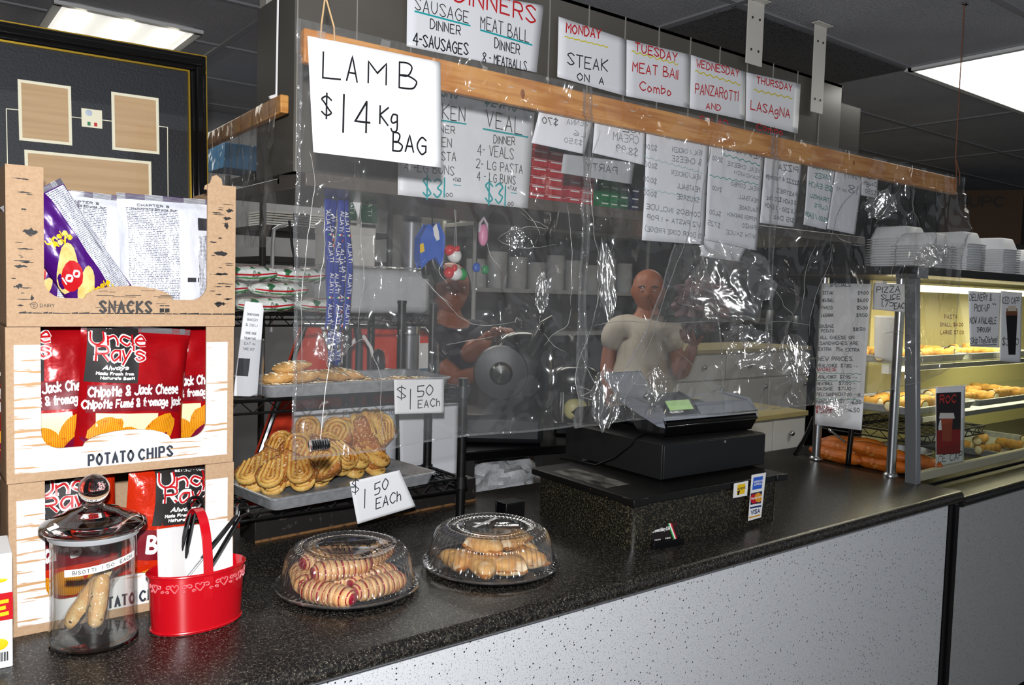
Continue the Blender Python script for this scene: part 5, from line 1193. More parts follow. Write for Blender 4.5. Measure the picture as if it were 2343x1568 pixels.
for nm, C4, ln in (
 ('Monday steak on a bun', ((1278, 38), (1432, 90), (1432, 220), (1275, 176)), [('MONDAY', 1295, 73, 1373, 88, 20, RI, 3.4), ('~', 1291, 84, 1390, 108, 1.2, YE, 2.4), ('STEAK', 1298, 148, 1389, 164, 26, BK, 2.8), ('ON  A', 1320, 183, 1381, 195, 16, BK, 2.6)]),
 ('Tuesday meat ball combo', ((1433.5, 90.5), (1579, 125), (1577, 248), (1433, 220)), [('TUESDAY', 1453, 117, 1548, 141, 19, RI, 3.0), ('~', 1445, 118, 1550, 147, 2.6, YE, 2.4), ('MEAT BAll', 1447, 163, 1550, 181, 21, RI, 2.8), ('Combo', 1463, 206, 1535, 219, 19, RI, 2.8)]),
 ('Wednesday panzarotti', ((1580.5, 125.5), (1706, 165), (1704, 275), (1578, 248)), [('WEDNESDAY', 1593, 153, 1690, 176, 16, RI, 2.6), ('~', 1590, 163, 1693, 194, 2.6, YE, 2.4), ('PANZAROTTI', 1590, 213, 1688, 232, 22, RI, 2.6), ('AND', 1615, 249, 1648, 253, 13, RI, 2.4), ('SALAD', 1600, 280, 1665, 290, 14, RI, 2.4)]),
 ('Thursday lasagna combo', ((1707.5, 165.5), (1832, 192), (1825, 306), (1706, 276)), [('THURSDAY', 1731, 190, 1811, 209, 15, RI, 2.6), ('~', 1724, 206, 1812, 225, 2.6, YE, 2.4), ('LASAgNA', 1717, 250, 1806, 271, 20, RI, 2.8), ('Combo', 1730, 296, 1790, 310, 15, RI, 2.4)])):
    sign('day_board', 'white board reading %s in marker above the wooden bar' % nm, 'menu board', BY_, C4, ln, amp=.0012, seed=len(nm), group='weekday boards in a row', m_=BOARD, n=8)
# ================================================================ wooden bar, strings, clear curtain
FYB = 1.392
t = root('wooden_bar', (1.81, FYB+.01, 1.96), 'long pine bar hung on strings across the counter, clear film stapled along it', 'bar')
zl, zr = (1.9605, 2.0195), (1.957, 2.0150)
mb = MB(); x0, x1 = .592, 3.022
mb.hexa([(x0, FYB, zl[0]), (x1, FYB, zr[0]), (x1, FYB+.019, zr[0]), (x0, FYB+.019, zl[0])], [(x0, FYB, zl[1]), (x1, FYB, zr[1]), (x1, FYB+.019, zr[1]), (x0, FYB+.019, zl[1])]); mb.build('plank', PINE, t, world=True, bevel=.003)
for k in range(26):
    x = lerp(.64, 2.98, (k+.3+rnd(-.2, .2))/26); mb = MB(); mb.box(x-.006, x+.006, FYB-.0012, FYB+.0, (zs_ := 1.985+rnd(-.014, .016)), zs_+.0016); mb.build('staple', mat('staple_metal', '#d9d9d6', .3, .3), t, world=True)
mb = MB(); mb.ball((1.075, FYB-.0006, 1.985), (.006, .0016, .010), 12, 8); mb.ball((2.35, FYB-.0006, 1.99), (.005, .0014, .007), 12, 8); mb.build('knot', mat('wood_knot', '#8a5224', .5), t, world=True)
TWINE = mat('twine', '#c9a679', .8)
for x, lb in ((.632, 'pale twine holding up the end of the wooden bar above the lamb sign'), (3.012, 'thin brown cord holding up the far end of the wooden bar')):
    mb = MB(); mb.tube([(x, FYB+.008, 2.615), (x-.004, FYB+.006, 2.3), (x+.002, FYB+.008, 2.085)], .0018, 6)
    mb.tube([(x+.002, FYB+.008, 2.085), (x-.010, FYB-.004, 2.03), (x-.012, FYB-.0045, 1.99)], .0016, 6); mb.tube([(x+.002, FYB+.008, 2.085), (x+.014, FYB-.004, 2.03), (x+.016, FYB-.0045, 1.99)], .0016, 6)
    tag(mb.build('cord', TWINE if x < 1 else mat('brown_cord', '#7a4a33', .7)), lb, 'cord', 'cords of the wooden bar')
tag(MB().box(3.0, 3.024, FYB-.002, FYB+.012, 2.612, 2.62).build('ceiling_hook', CHROME), 'small metal hook on the ceiling holding the brown cord', 'hook')
def ridged(x, y, s): return 1-abs(noise.noise(V((x, y, s))))*2.2
FILMS = []
def make_film(name, label, x0, x1, ztop, zbot, seed, yoff, blobs=(), nx=150, nz=130, amp=1.0, Y=None, lean=0):
    Yb = (FYB if Y is None else Y)-.006-yoff
    def D(x, z):
        d = max(0, ztop-.06-z); g = min(1, d/.15)
        v = g*(.012*noise.noise(V((x*7+seed, z*1.6, seed)))+.018*ridged(x*9, z*3.2, seed+3)*max(0, noise.noise(V((x*2.3, z*2.1, seed)))+.35))
        v += g*.010*ridged(x*21+z*6, z*15, seed+9)*max(0, noise.noise(V((x*5, z*5, seed+1)))+.25)
        v += .0010*noise.noise(V((x*34, z*34, seed)))*(.4+.6*g)
        v += .012*math.exp(-d*9)*ridged(x*17, z*2, seed+4)*(1 if d > 0 else .12)
        for bx, bz, br, ba in blobs:
            q = math.hypot((x-bx), (z-bz)*.8)/br
            if q < 1: w_ = (1-q*q)**2; v += ba*w_*(ridged(x*11, z*6, seed)+.40*ridged(x*26, z*18, 5+seed))
        v *= amp
        if x < .95 and z > 1.70: v = min(v, .009)
        return v
    def S(u, v):
        zb = zbot(u) if callable(zbot) else zbot
        x = lerp(x0, x1, u); z = lerp(zb, ztop, v)
        return V((x+.004*noise.noise(V((z*8, u*2, seed))), Yb-D(x, z)+lean*(1-v), z))
    mb = MB(); mb.grid(S, nx, nz); o = mb.build(name, FILM, sharp=180)
    tag(o, label, 'plastic curtain', 'clear plastic sheets of the curtain'); FILMS.append((o, D, Yb))
    for u in (0, 1):
        mb = MB(); P = [S(u, k/90) for k in range(91)]
        mb.grid(lambda a, b: S(u+(-.006+.012*a)*(1 if u == 0 else 1), b)+V((0, -.0012-.002*math.sin(b*60+seed)*math.sin(3*a), 0)), 3, 120); mb.build('hem', clear('film_hem', tint=(.86, .86, .86), base=.12, edge=.7, rough=.12, haze=.07, bump=([((60, 60, 40), 3, 1)], 1, .01)), o, world=True)
    mb = MB(); mb.grid(lambda a, b: S(a, b*.006)+V((0, -.0015, 0)), nx, 1); mb.build('hem', MATS['film_hem'], o, world=True)
    return o
def bp(px_, py_): p = PY(px_, py_, FYB); return p.x, p.z
B = lambda px_, py_, r, a: (*bp(px_, py_), r, a)
make_film('plastic_curtain', 'clear crinkled plastic sheet hanging over the pastry rack below the lamb sign', .578, 1.262, 2.03, lambda u: 1.262+.012*u-.004*math.sin(u*9), 1, .0, [B(1010, 600, .10, .010), B(1160, 640, .10, .012), B(900, 830, .07, .01), B(830, 640, .05, .014), B(760, 800, .05, .014), B(1220, 480, .08, .010)])
make_film('plastic_curtain', 'clear crinkled plastic sheet hanging above the cash register between the two seams', 1.238, 1.945, 2.02, lambda u: 1.268+.004*math.sin(u*7), 5, .004, [B(1400, 480, .10, .012), B(1620, 655, .14, .055), B(1645, 790, .085, .05), B(1345, 900, .09, .03), B(1590, 580, .07, .04), B(1450, 900, .08, .03)], nx=190, nz=160)
make_film('plastic_curtain', 'clear crinkled plastic sheet at the far end of the wooden bar before the display case', 1.930, 3.052, 2.02, lambda u: 1.262+.09*u**3, 9, .001, [B(1780, 680, .10, .04), B(1770, 830, .11, .04), B(1890, 570, .12, .012), B(2060, 520, .14, .014), B(2110, 590, .12, .035), B(2190, 520, .08, .03), B(1980, 800, .10, .016)], nx=220)
# loose flap pulled over the register
c4 = [PY(1538, 560, 1.375), PY(1602, 562, 1.375), PY(1648, 925, 1.360), PY(1388, 930, 1.345)]
def flap(u, v):
    p = c4[3].lerp(c4[2], u).lerp(c4[0].lerp(c4[1], u), v); return p+V((0, -.010*ridged(u*3+v*1.5, v*1.2, 3)-.003*noise.noise(V((u*9, v*9, 2)))-.02*math.sin(math.pi*v), .0))
mb = MB(); mb.grid(flap, 50, 60); o = tag(mb.build('plastic_flap', FILM, sharp=180), 'loose clear plastic flap spreading down over the cash register', 'plastic curtain', 'clear plastic sheets of the curtain')
for u in (0, 1):
    mb = MB(); mb.tube([flap(u, k/40) for k in range(41)], .0022, 6); mb.build('hem', MATS['film_hem'], o, world=True)
# film patches added facing the flash as glints; tubes draw the crease glints
GLINT = clear('glint_film', tint=(.90, .89, .88), base=.11, edge=.35, rough=.17, haze=.05)
for ci, px_, py_, rx_, rz_, sd, tl in ((1, 1612, 650, 92, 92, 3, .5), (1, 1648, 790, 62, 48, 8, -.6), (1, 1345, 905, 34, 70, 5, 0), (2, 1775, 815, 34, 56, 9, .2), (2, 2105, 585, 38, 26, 4, .5), (0, 1165, 545, 22, 26, 7, 0), (0, 745, 790, 40, 34, 12, .4), (0, 1225, 670, 16, 46, 6, 0), (1, 1372, 640, 20, 90, 15, .12), (2, 2000, 470, 34, 34, 13, -.5), (1, 1470, 880, 26, 44, 17, 0), (2, 1895, 930, 34, 24, 19, .3)):
    o, D, Yb = FILMS[ci]; c = PY(px_, py_, FYB); c.y = Yb-D(c.x, c.z)-.012; k = (c-CAM).dot(FW)/F
    n_ = (CAM+UP*.06-c).normalized(); r_ = V((0, 0, 1)).cross(n_).normalized(); u_ = n_.cross(r_)
    ct, st_ = math.cos(tl), math.sin(tl); ra, rb = r_*ct+u_*st_, u_*ct-r_*st_
    def F_(u, v):
        x, y = 2*u-1, 2*v-1; w_ = math.sqrt(max(0, 1-.5*y*y))*(1+.25*noise.noise(V((y*2.1, sd, 0)))); h_ = math.sqrt(max(0, 1-.5*x*x))*(1+.25*noise.noise(V((x*2.1, sd, 5))))
        q = noise.noise(V((x*1.4+sd, y*1.2, sd)))*.014+ridged(x*2.2+sd, y*1.5, sd)*.0055+ridged(x*6+y*2, y*5+sd, 2)*.0009
        return c+ra*(x*w_*rx_*k)+rb*(y*h_*rz_*k)+n_*(q*rx_/60)
    mb = MB(); mb.grid(F_, 56, 56); mb.build('glint_patch', GLINT, o, world=True, sharp=180)
CRS = mat('crease_glint_plastic', '#c9c9c6', .12, spec=.9, trans=.55)  # shiny tubes added along the creases to give their glint lines
CL = {0: [((1140, 548), (1160, 532), (1205, 520), (1250, 524), (1238, 514), (1205, 500), (1190, 488)), ((1140, 548), (1165, 562), (1210, 568), (1275, 560)), ((1113, 556), (1118, 580), (1132, 605), (1150, 622)), ((955, 628), (982, 646), (1002, 676), (1034, 702)), ((1010, 592), (1002, 620), (1018, 650)), ((985, 655), (1040, 715), (1100, 745), (1180, 735)), ((1240, 790), (1262, 765), (1290, 745), (1302, 705)), ((1238, 762), (1262, 790), (1290, 805)), ((800, 795), (822, 780), (840, 778), (848, 800), (868, 860), (872, 930), (876, 1008)), ((725, 760), (760, 790), (745, 830), (760, 850)), ((705, 345), (716, 420), (704, 560), (690, 700), (694, 900)), ((822, 460), (828, 600), (820, 760)), ((736, 470), (742, 560), (728, 690)), ((1020, 790), (1080, 780), (1130, 772)), ((1180, 470), (1215, 500), (1230, 540))],
      1: [((1602, 320), (1570, 520), (1530, 640), (1490, 760), (1450, 850), (1400, 960)), ((1622, 320), (1604, 420), (1590, 560)), ((1540, 800), (1580, 830), (1610, 880), (1640, 925)), ((1365, 300), (1345, 400), (1350, 520), (1372, 620), (1352, 740)), ((1352, 740), (1310, 860), (1318, 960)), ((1355, 745), (1420, 735), (1500, 740)), ((1500, 745), (1600, 735), (1716, 730)), ((1320, 800), (1340, 850), (1356, 930), (1350, 965)), ((1302, 880), (1330, 890), (1318, 905), (1345, 915)), ((1450, 820), (1436, 870), (1455, 880), (1490, 890)), ((1290, 470), (1302, 560), (1298, 700)), ((1540, 690), (1580, 700), (1640, 690), (1672, 660)), ((1400, 560), (1372, 660), (1350, 740))],
      2: [((1730, 620), (1770, 690), (1790, 740)), ((1745, 800), (1760, 790), (1752, 830), (1775, 860), (1768, 880)), ((1900, 560), (1880, 620), (1850, 700), (1845, 770)), ((1860, 560), (1835, 640), (1830, 730)), ((1905, 530), (1940, 560), (1990, 560)), ((2050, 580), (2035, 620), (2040, 640)), ((2120, 590), (2160, 570), (2190, 560)), ((2000, 520), (2030, 470), (2060, 420)), ((2085, 420), (2080, 480), (2095, 520)), ((2140, 440), (2150, 475), (2160, 460)), ((1960, 700), (1935, 780), (1925, 850), (1960, 905)), ((2010, 765), (2050, 758), (2085, 768)), ((1730, 740), (1790, 735), (1850, 745)), ((1890, 560), (1925, 470), (1990, 400)), ((1860, 900), (1890, 920), (1905, 890))]}
for ci, ls in CL.items():
    o, D, Yb = FILMS[ci]; mb = MB()
    for q in ls:
        P = [PY(*p, FYB-.01) for p in q]; C2 = []
        for i in range(len(P)-1):
            for j in range(7): t_ = j/7; a, b, c_, d = P[max(i-1, 0)], P[i], P[i+1], P[min(i+2, len(P)-1)]; C2.append(.5*((2*b)+(c_-a)*t_+(2*a-5*b+4*c_-d)*t_*t_+(3*b-a-3*c_+d)*t_**3))
        C2.append(P[-1]); sd = rnd(0, 9)
        C2 = [V((p.x+.0022*noise.noise(V((p.z*60, p.x*50, sd))), Yb-D(p.x, p.z)-.0015, p.z+.0022*noise.noise(V((p.x*60, p.z*50, sd+3))))) for p in C2]
        n_ = len(C2); mb.tube(C2, [.0002+.0009*math.sin(math.pi*min(1, max(0, i/(n_-1))))*(.45+.9*abs(noise.noise(V((i*.35, sd, 0))))) for i in range(n_)], 7)
    mb.build('crease_glints', CRS, o, world=True, sharp=180)
# foil roll weight at the bottom hem
t = root('foil_roll', PY(733, 1018, 1.372), 'crinkled silver foil roll hanging at the bottom of the plastic over the heart pastries', 'weight', rz=R(-4))
for k in range(8):
    mb = MB(); mb.lathe([(.001, 0), (.0085, 0), (.0108, .0012), (.0112, .0026), (.0100, .004), (.001, .004)], 18, fn=lambda r, z, a: r*(1+.07*math.cos(11*a)) if r > .009 else r)
    M4 = Matrix.Translation(V((-.020+.0044*k, 0, 0))) @ Matrix.Rotation(R(90+rnd(-6, 6)), 4, 'Y'); mb.v = [tuple(M4 @ V(p)) for p in mb.v]; mb.build('foil_disc', mat('crimped_foil', '#cfcfcf', .16, 1), t)
mb = MB(); mb.tube([(0, 0, .009), (.01, .005, .10), (.035, .010, .25)], .0006, 5); mb.build('thread', WHITEP, t)
# LAMB sign
sign('price_sign', 'large white LAMB 14 dollar sign taped to the near end of the wooden bar', 'sign', FYB-.022, ((703, 82), (1008, 142), (1010, 384), (718, 348)),
     [('L', 738, 180, 777, 184, 56, '#17171b', 4.2), ('A', 792, 187, 815, 191, 54, '#17171b', 4.2), ('M', 841, 190, 884, 195, 50, '#17171b', 4.2), ('B', 912, 203, 953, 207, 58, '#17171b', 4.2),
      ('$', 736, 263, 758, 267, 44, '#17171b', 4.2), ('1', 785, 303, 793, 305, 80, '#17171b', 4.8), ('4', 812, 298, 845, 302, 70, '#17171b', 4.8), ('Kg', 868, 284, 908, 293, 40, '#17171b', 4.2), ('BAG', 898, 347, 974, 353, 40, '#17171b', 4.2)],
     amp=.003, seed=11, tape=(((872, 90), (893, 96), (889, 112), (868, 106)), ((725, 70), (744, 74), (742, 92), (724, 88))))
# notes seen from behind through the film (writing faces the staff)
NP = mat('note_paper', '#dddfe6', .6); G1, G2 = '#6f737c', '#4f6f6f'
def note(label, C4, lines, seed, Y=FYB+.026, g='notes on the back of the curtain', m_=None, amp=.004):
    return sign('handwritten_note', label, 'note', Y, C4, lines, amp=amp, seed=seed, group=g, m_=m_ or NP)
note('tilted white note with a 70 dollar price under the wooden bar, beside the red packs', ((1238, 242), (1362, 256), (1336, 353), (1216, 327)), [('$70', 1275, 288, 1240, 283, 15, '#3f424a', 2.2), ('BREAD', 1352, 268, 1302, 262, 12, G1, 1.5), ('VIENNA', 1346, 290, 1296, 284, 12, G1, 1.3), ('L6', 1338, 314, 1312, 310, 12, G1, 1.3), ('$3.50', 1330, 333, 1290, 326, 11, G1, 1.3)], 1)
note('white ice cream note with mirrored writing under the wooden bar', ((1362, 256), (1478, 272), (1474, 378), (1355, 350)), [('ICE', 1462, 306, 1424, 300, 18, '#555862', 2.0), ('CREAM', 1460, 330, 1402, 320, 17, G1, 1.6), ('$8.99', 1458, 358, 1408, 346, 16, G1, 1.6)], 2)
note('narrow party note toned as in shadow hanging behind the ice cream note', ((1290, 352), (1452, 372), (1446, 422), (1284, 396)), [('PARTY', 1412, 398, 1340, 388, 16, '#4c4f57', 2.2), ('00', 1352, 366, 1338, 364, 10, '#4c4f57', 1.6)], 3, Y=FYB+.06, m_=mat('note_shaded', '#a3a5a9', .6))  # shadow on this note is put into its paper colour
COMB = [('COMBOS', 1608, 330, 1525, 318, 14, '#b6b9c2', 1.8), ('VEAL / CHICKEN', 1606, 356, 1538, 348, 11, G1, 1.3), ('& CHEESE', 1604, 378, 1536, 368, 12, G1, 1.6), ('$12.00', 1502, 346, 1473, 340, 12, G1, 1.4), ('~', 1470, 358, 1608, 396, 2, '#8fb4b4', 1.3), ('VEAL/CHICKEN', 1604, 412, 1536, 400, 11, G1, 1.3), ('$11.00', 1502, 388, 1472, 382, 12, G1, 1.4), ('MEATBALL', 1602, 440, 1548, 430, 11, G1, 1.5), ('$10.00', 1500, 422, 1470, 414, 12, G1, 1.4), ('~', 1470, 432, 1606, 456, 2, '#8fb4b4', 1.3), ('SAUSAGE', 1600, 464, 1548, 455, 11, G1, 1.5), ('$10.00', 1500, 452, 1470, 446, 12, G1, 1.4), ('COMBOS INCLUDE', 1604, 498, 1476, 478, 11, G1, 1.6), ('1/2 PASTA + 1 POP', 1602, 520, 1478, 502, 10, G1, 1.6), ('(3 DOOR COKE FRIDGE)', 1606, 546, 1474, 528, 10, G1, 1.5)]
note('longest white combos note with mirrored price list below the bar', ((1480, 280), (1622, 312), (1611, 560), (1468, 550)), COMB, 4, amp=.005)
NEWP = [('NEW PRICES', 1742, 366, 1652, 340, 13, '#5b6069', 2.0), ('~', 1650, 352, 1740, 378, 2.6, '#2f8f86', 2.0), ('VEAL CHEESE', 1740, 396, 1664, 378, 9, G1, 1.3), ('SANDWICH', 1738, 412, 1680, 398, 8, G1, 1.2), ('$10.00', 1652, 372, 1628, 366, 10, G1, 1.3), ('~', 1622, 402, 1736, 422, 2.2, '#2f8f86', 1.6), ('VEAL COMBO', 1738, 438, 1672, 424, 9, G1, 1.3), ('MEATBALL', 1736, 464, 1690, 454, 9, G1, 1.4), ('$9.00', 1650, 440, 1628, 434, 10, G1, 1.3), ('SAUSAGE', 1734, 486, 1692, 478, 9, G1, 1.4), ('PEPPER SANDWICH', 1732, 506, 1664, 494, 8, G1, 1.3), ('PANZO', 1730, 526, 1698, 520, 9, G1, 1.4), ('$6.00', 1648, 496, 1622, 490, 10, G1, 1.3), ('WITH SAUCE', 1728, 546, 1660, 536, 9, G1, 1.3), ('$7.25', 1646, 522, 1618, 514, 10, G1, 1.3)]
note('white new prices note with green wavy lines beside the combos note', ((1622, 312), (1750, 342), (1732, 574), (1612, 548)), NEWP, 6, amp=.005)
note('lower white sheet peeping out below the new prices note', ((1608, 540), (1712, 560), (1692, 599), (1603, 586)), [], 7, Y=FYB+.036)
note('white sheet-size pizza and pastries note, nearer the combos note', ((1752, 344), (1834, 364), (1817, 520), (1738, 510)), [('18X26', 1830, 376, 1794, 366, 12, '#565a63', 2.0), ('PIZZA', 1824, 396, 1780, 388, 13, '#565a63', 2.0), ('$22.22 4 toppings', 1826, 424, 1752, 406, 9, '#565a63', 1.6), ('PASTRIES', 1822, 452, 1776, 440, 9, '#565a63', 1.5), ('3 EACH $20 Doz', 1820, 470, 1754, 456, 9, '#565a63', 1.5), ('LG 2.50 - 3 EACH', 1818, 490, 1750, 474, 9, '#565a63', 1.5), ('$15 Doz', 1816, 510, 1770, 500, 9, '#565a63', 1.5)], 8)
note('white tiramisu note with green mirrored writing', ((1850, 366), (1912, 382), (1891, 526), (1838, 514)), [('TIRAMISU', 1906, 396, 1858, 384, 11, '#3f8474', 1.8), ('CAKES', 1900, 414, 1864, 406, 11, '#3f8474', 1.8), ('$15 EACH', 1902, 438, 1850, 426, 11, '#3f8474', 1.8), ('TIRAMISU', 1896, 464, 1852, 452, 9, '#3f8474', 1.6), ('CUPS', 1892, 482, 1862, 474, 9, '#3f8474', 1.6), ('$3.00 / EACH', 1892, 510, 1842, 494, 10, '#3f8474', 1.6)], 9)
note('white pastry note with faint mirrored writing next to the tiramisu note', ((1914, 383), (1976, 396), (1956, 537), (1892, 524)), [('Pastry', 1968, 412, 1930, 404, 11, '#777a82', 1.8), ('18', 1960, 446, 1940, 440, 18, '#777a82', 2.0), ('per Kg', 1936, 440, 1914, 434, 8, '#8e9199', 1.2)], 10)
note('smallest white pizza dough note at the end of the row of notes', ((1972, 395), (2009, 402), (2006, 454), (1970, 447)), [('PIZZA', 2006, 412, 1978, 407, 8, '#55585f', 1.5), ('Dough', 2004, 428, 1976, 423, 9, '#55585f', 1.5), ('$2.50', 2003, 446, 1978, 441, 9, '#55585f', 1.5)], 11)
# ================================================================ side bar with film, going back into the shop
t = root('ceiling_post', PD(627, 48, 3.0), 'pale cream post end showing beside the hood at the ceiling', 'post'); mb = MB(); mb.box(-.042, .038, -.03, .03, 0, 2.612-t.location.z); mb.build('post', mat('cream_strap', '#d6d2c8', .45), t)
A_, B_ = V((.722, 1.80, 1.975)), V((.800, 2.66, 2.000))
t = root('wooden_bar', (.76, 2.2, 1.97), 'shorter pine bar running back into the shop beside the framed picture', 'bar')
mb = MB(); mb.hexa([A_+V((-.01, 0, -.02)), A_+V((.01, 0, -.02)), B_+V((.01, 0, -.02)), B_+V((-.01, 0, -.02))], [A_+V((-.01, 0, .02)), A_+V((.01, 0, .02)), B_+V((.01, 0, .02)), B_+V((-.01, 0, .02))]); mb.build('plank', PINE, t, world=True, bevel=.003)
mb = MB(); mb.grid(lambda u, v: A_.lerp(B_, .03+.95*u)+V((-.013-.022*ridged(u*13, v*1.6, 2)*(.25+.75*(1-v))+.005*noise.noise(V((u*22, v*9, 1))), 0, -.335*(1-v)+.015)), 150, 60)
tag(mb.build('plastic_curtain', FILM, sharp=180), 'clear crinkled plastic hanging from the shorter bar beside the picture frame', 'plastic curtain', 'clear plastic sheets of the curtain')
tag(MB().tube([A_+V((.004, .06, .02)), A_+V((.006, .06, .3)), A_+V((.008, .06, .64))], .0024, 6).tube([A_+V((-.012, .06, .021)), A_+V((0, .06, .027)), A_+V((.012, .06, .021))], .004, 6).build('cord', WHITEP), 'white cord holding up the near end of the shorter bar', 'cord')
# ================================================================ behind the counter: kitchen
KY = 5.2
area('kitchen_fill_light', (2.4, 3.3, 2.59), 1.1, .5, 10)  # added fill lamp to brighten the kitchen, no fixture built
mb = MB(); mb.box(-.5, 6.5, KY, KY+.08, 0, 2.62); struct(mb.build('wall_kitchen', mat('kitchen_wall', '#6f7073', .6)))
def shelf_unit(x0, x1, y0, y1, zs, label, m_=STEEL):
    t = root('kitchen_shelf', ((x0+x1)/2, (y0+y1)/2, 0), label, 'shelf', 'kitchen shelves')
    for x in (x0, x1):
        for y in (y0, y1): mb = MB(); mb.tube([(x, y, 0), (x, y, max(zs)+.02)], .016, 10); mb.build('post', m_, t, world=True)
    for z in zs: mb = MB(); mb.box(x0, x1, y0, y1, z-.03, z); mb.build('shelf_board', m_, t, world=True, bevel=.003)
    return t
def wx(px_, Y): return PY(px_, 640, Y).x
def wz(px_, py_, Y): return PY(px_, py_, Y).z
# back shelves
Y = 4.7; xa_, xb_ = wx(1085, Y), wx(1310, Y); xm_ = wx(1480, Y)
zs1 = wz(1200, 655, Y); zs2 = wz(1200, 590, Y)
SH = mat('pale_shelf', '#a9aaac', .4)
shelf_unit(xa_, xm_, Y, Y+.4, [zs1-.02, wz(1250, 520, Y), wz(1200, 760, Y)], 'pale kitchen shelf unit against the back wall behind the person in grey', SH)
for k in range(9):
    x = lerp(xa_+.1, xm_-.15, k/8); o = root('paper_roll', (x, Y+.12, zs1-.0195), '%s white paper roll from the pastry rack end of the pale kitchen shelf' % ORD[k], 'paper roll', 'white paper rolls on the kitchen shelf')
    h_ = .20+.03*(k*5 % 3); mb = MB(); mb.lathe([(.02, 0), (.07, 0), (.072, .005), (.072, h_-.005), (.07, h_), (.02, h_)], 20); mb.build('roll', mat('roll_paper', '#b9babd', .8), o)
    mb = MB(); mb.lathe([(.022, .0), (.022, h_+.001), (.018, h_+.001), (.018, 0)], 14); mb.build('core', KRAFT, o)
for k, (px_, w_) in enumerate(((1130, .22), (1215, .3), (1300, .26), (1400, .3))):
    p = PY(px_, 520, Y); o = root('white_carton', (p.x, Y+.15, p.z-.03+.0305), ('flat white carton on the top kitchen shelf behind the pink clog', 'flat white carton with wooden lid on the top kitchen shelf', 'flat white carton on the top kitchen shelf near the seam', 'flat white carton on the top kitchen shelf near the notes')[k], 'carton', 'cartons on the top kitchen shelf')
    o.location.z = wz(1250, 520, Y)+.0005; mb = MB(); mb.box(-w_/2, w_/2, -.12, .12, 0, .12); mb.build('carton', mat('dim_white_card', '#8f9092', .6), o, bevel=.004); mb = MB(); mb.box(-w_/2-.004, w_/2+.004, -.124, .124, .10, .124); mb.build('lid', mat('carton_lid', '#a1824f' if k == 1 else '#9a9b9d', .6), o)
for px0, px1, py_, lb in ((955, 1062, 488, 'lit fluorescent strip under the kitchen hood behind the blue boxing shirt'), (1330, 1450, 490, 'lit fluorescent strip under the kitchen hood near the seam of the curtain')):
    a, b = PY(px0, py_, 5.0), PY(px1, py_, 5.0); t = root('strip_light', ((a.x+b.x)/2, 5.0, a.z), lb, 'strip light', 'strip lights in the kitchen')
    mb = MB(); mb.box(a.x-.03, b.x+.03, 4.99, 5.08, a.z+.05, a.z+.10); mb.build('housing', GREYW, t, world=True)
    mb = MB(); mb.tube([(a.x, 5.0, a.z+.02), (b.x, 5.0, a.z+.02)], .026, 10); mb.build('tube', TUBEM, t, world=True)
# dark hood over kitchen
mb = MB(); a, b = wx(960, 4.5), wx(1950, 4.5); mb.hexa([(a, 4.35, 2.13), (b, 4.35, 2.13), (b, 5.15, 2.13), (a, 5.15, 2.13)], [(a, 4.6, 2.6), (b, 4.6, 2.6), (b, 5.15, 2.6), (a, 5.15, 2.6)])
tag(mb.build('extractor_hood', mat('dark_hood_steel', '#3b3a3a', .4, .5)), 'dark steel extractor hood along the back of the kitchen', 'extractor hood')
# grey round column
p = PD(938, 700, 3.15); t = root('column', (p.x, p.y, 0), 'grey round metal column beside the hanging boxing gloves', 'column')
mb = MB(); mb.tube([(0, 0, 0), (0, 0, 2.615)], .038, 24); mb.build('shaft', mat('column_grey', '#8b8c91', .35, .3), t)
mb = MB(); mb.tube([(0, 0, 1.40), (0, 0, 1.43)], .042, 24); mb.build('clamp', STEEL, t); mb = MB(); mb.box(.03, .045, -.004, .004, .9, 2.3); mb.build('conduit', WHITEP, t)
# ---- white cupboards
def cupboard(px0, px1, Y, zt_, depth, label, doors, m_=WHITE, zb=0.0):
    x0, x1 = wx(px0, Y), wx(px1, Y); t = root('kitchen_cupboard', ((x0+x1)/2, Y+depth/2, zb), label, 'cupboard', 'white kitchen cupboards')
    mb = MB(); mb.box(x0, x1, Y+.02, Y+depth, zb, zt_-.03); mb.build('body', m_, t, world=True)
    mb = MB(); mb.box(x0-.01, x1+.01, Y-.01, Y+depth+.01, zt_-.03, zt_); mb.build('top', mat('cream_top', '#b9ac7c', .4), t, world=True, bevel=.004)
    n_ = doors
    for k in range(n_):
        a, b = lerp(x0, x1, k/n_)+.006, lerp(x0, x1, (k+1)/n_)-.006
        mb = MB(); mb.box(a, b, Y, Y+.019, zb+.06, zt_-.22); d = mb.build('door', m_, t, world=True, bevel=.003); mb = MB(); mb.box(a, b, Y, Y+.019, zt_-.21, zt_-.04); dr = mb.build('drawer', m_, t, world=True, bevel=.003)
        mb = MB(); mb.ball((b-.05-t.location.x, Y-.016-t.location.y, zt_-.28-zb), .016, 12, 8); mb.build('knob', STEEL, d); mb = MB(); mb.ball(((a+b)/2-t.location.x, Y-.016-t.location.y, zt_-.12-zb), .016, 12, 8); mb.build('knob', STEEL, dr)
    return t
cupboard(1560, 1860, 3.62, 1.22, .55, 'white cupboards behind the cash register under the cream worktop', 3)
cupboard(1080, 1300, 2.62, .80, .12, 'white cupboard beyond the worktop end below the slicer table', 2, zb=0)
cupboard(1705, 1860, 2.75, .93, .40, 'low white cupboard with cream top beside the bread shelf', 2)
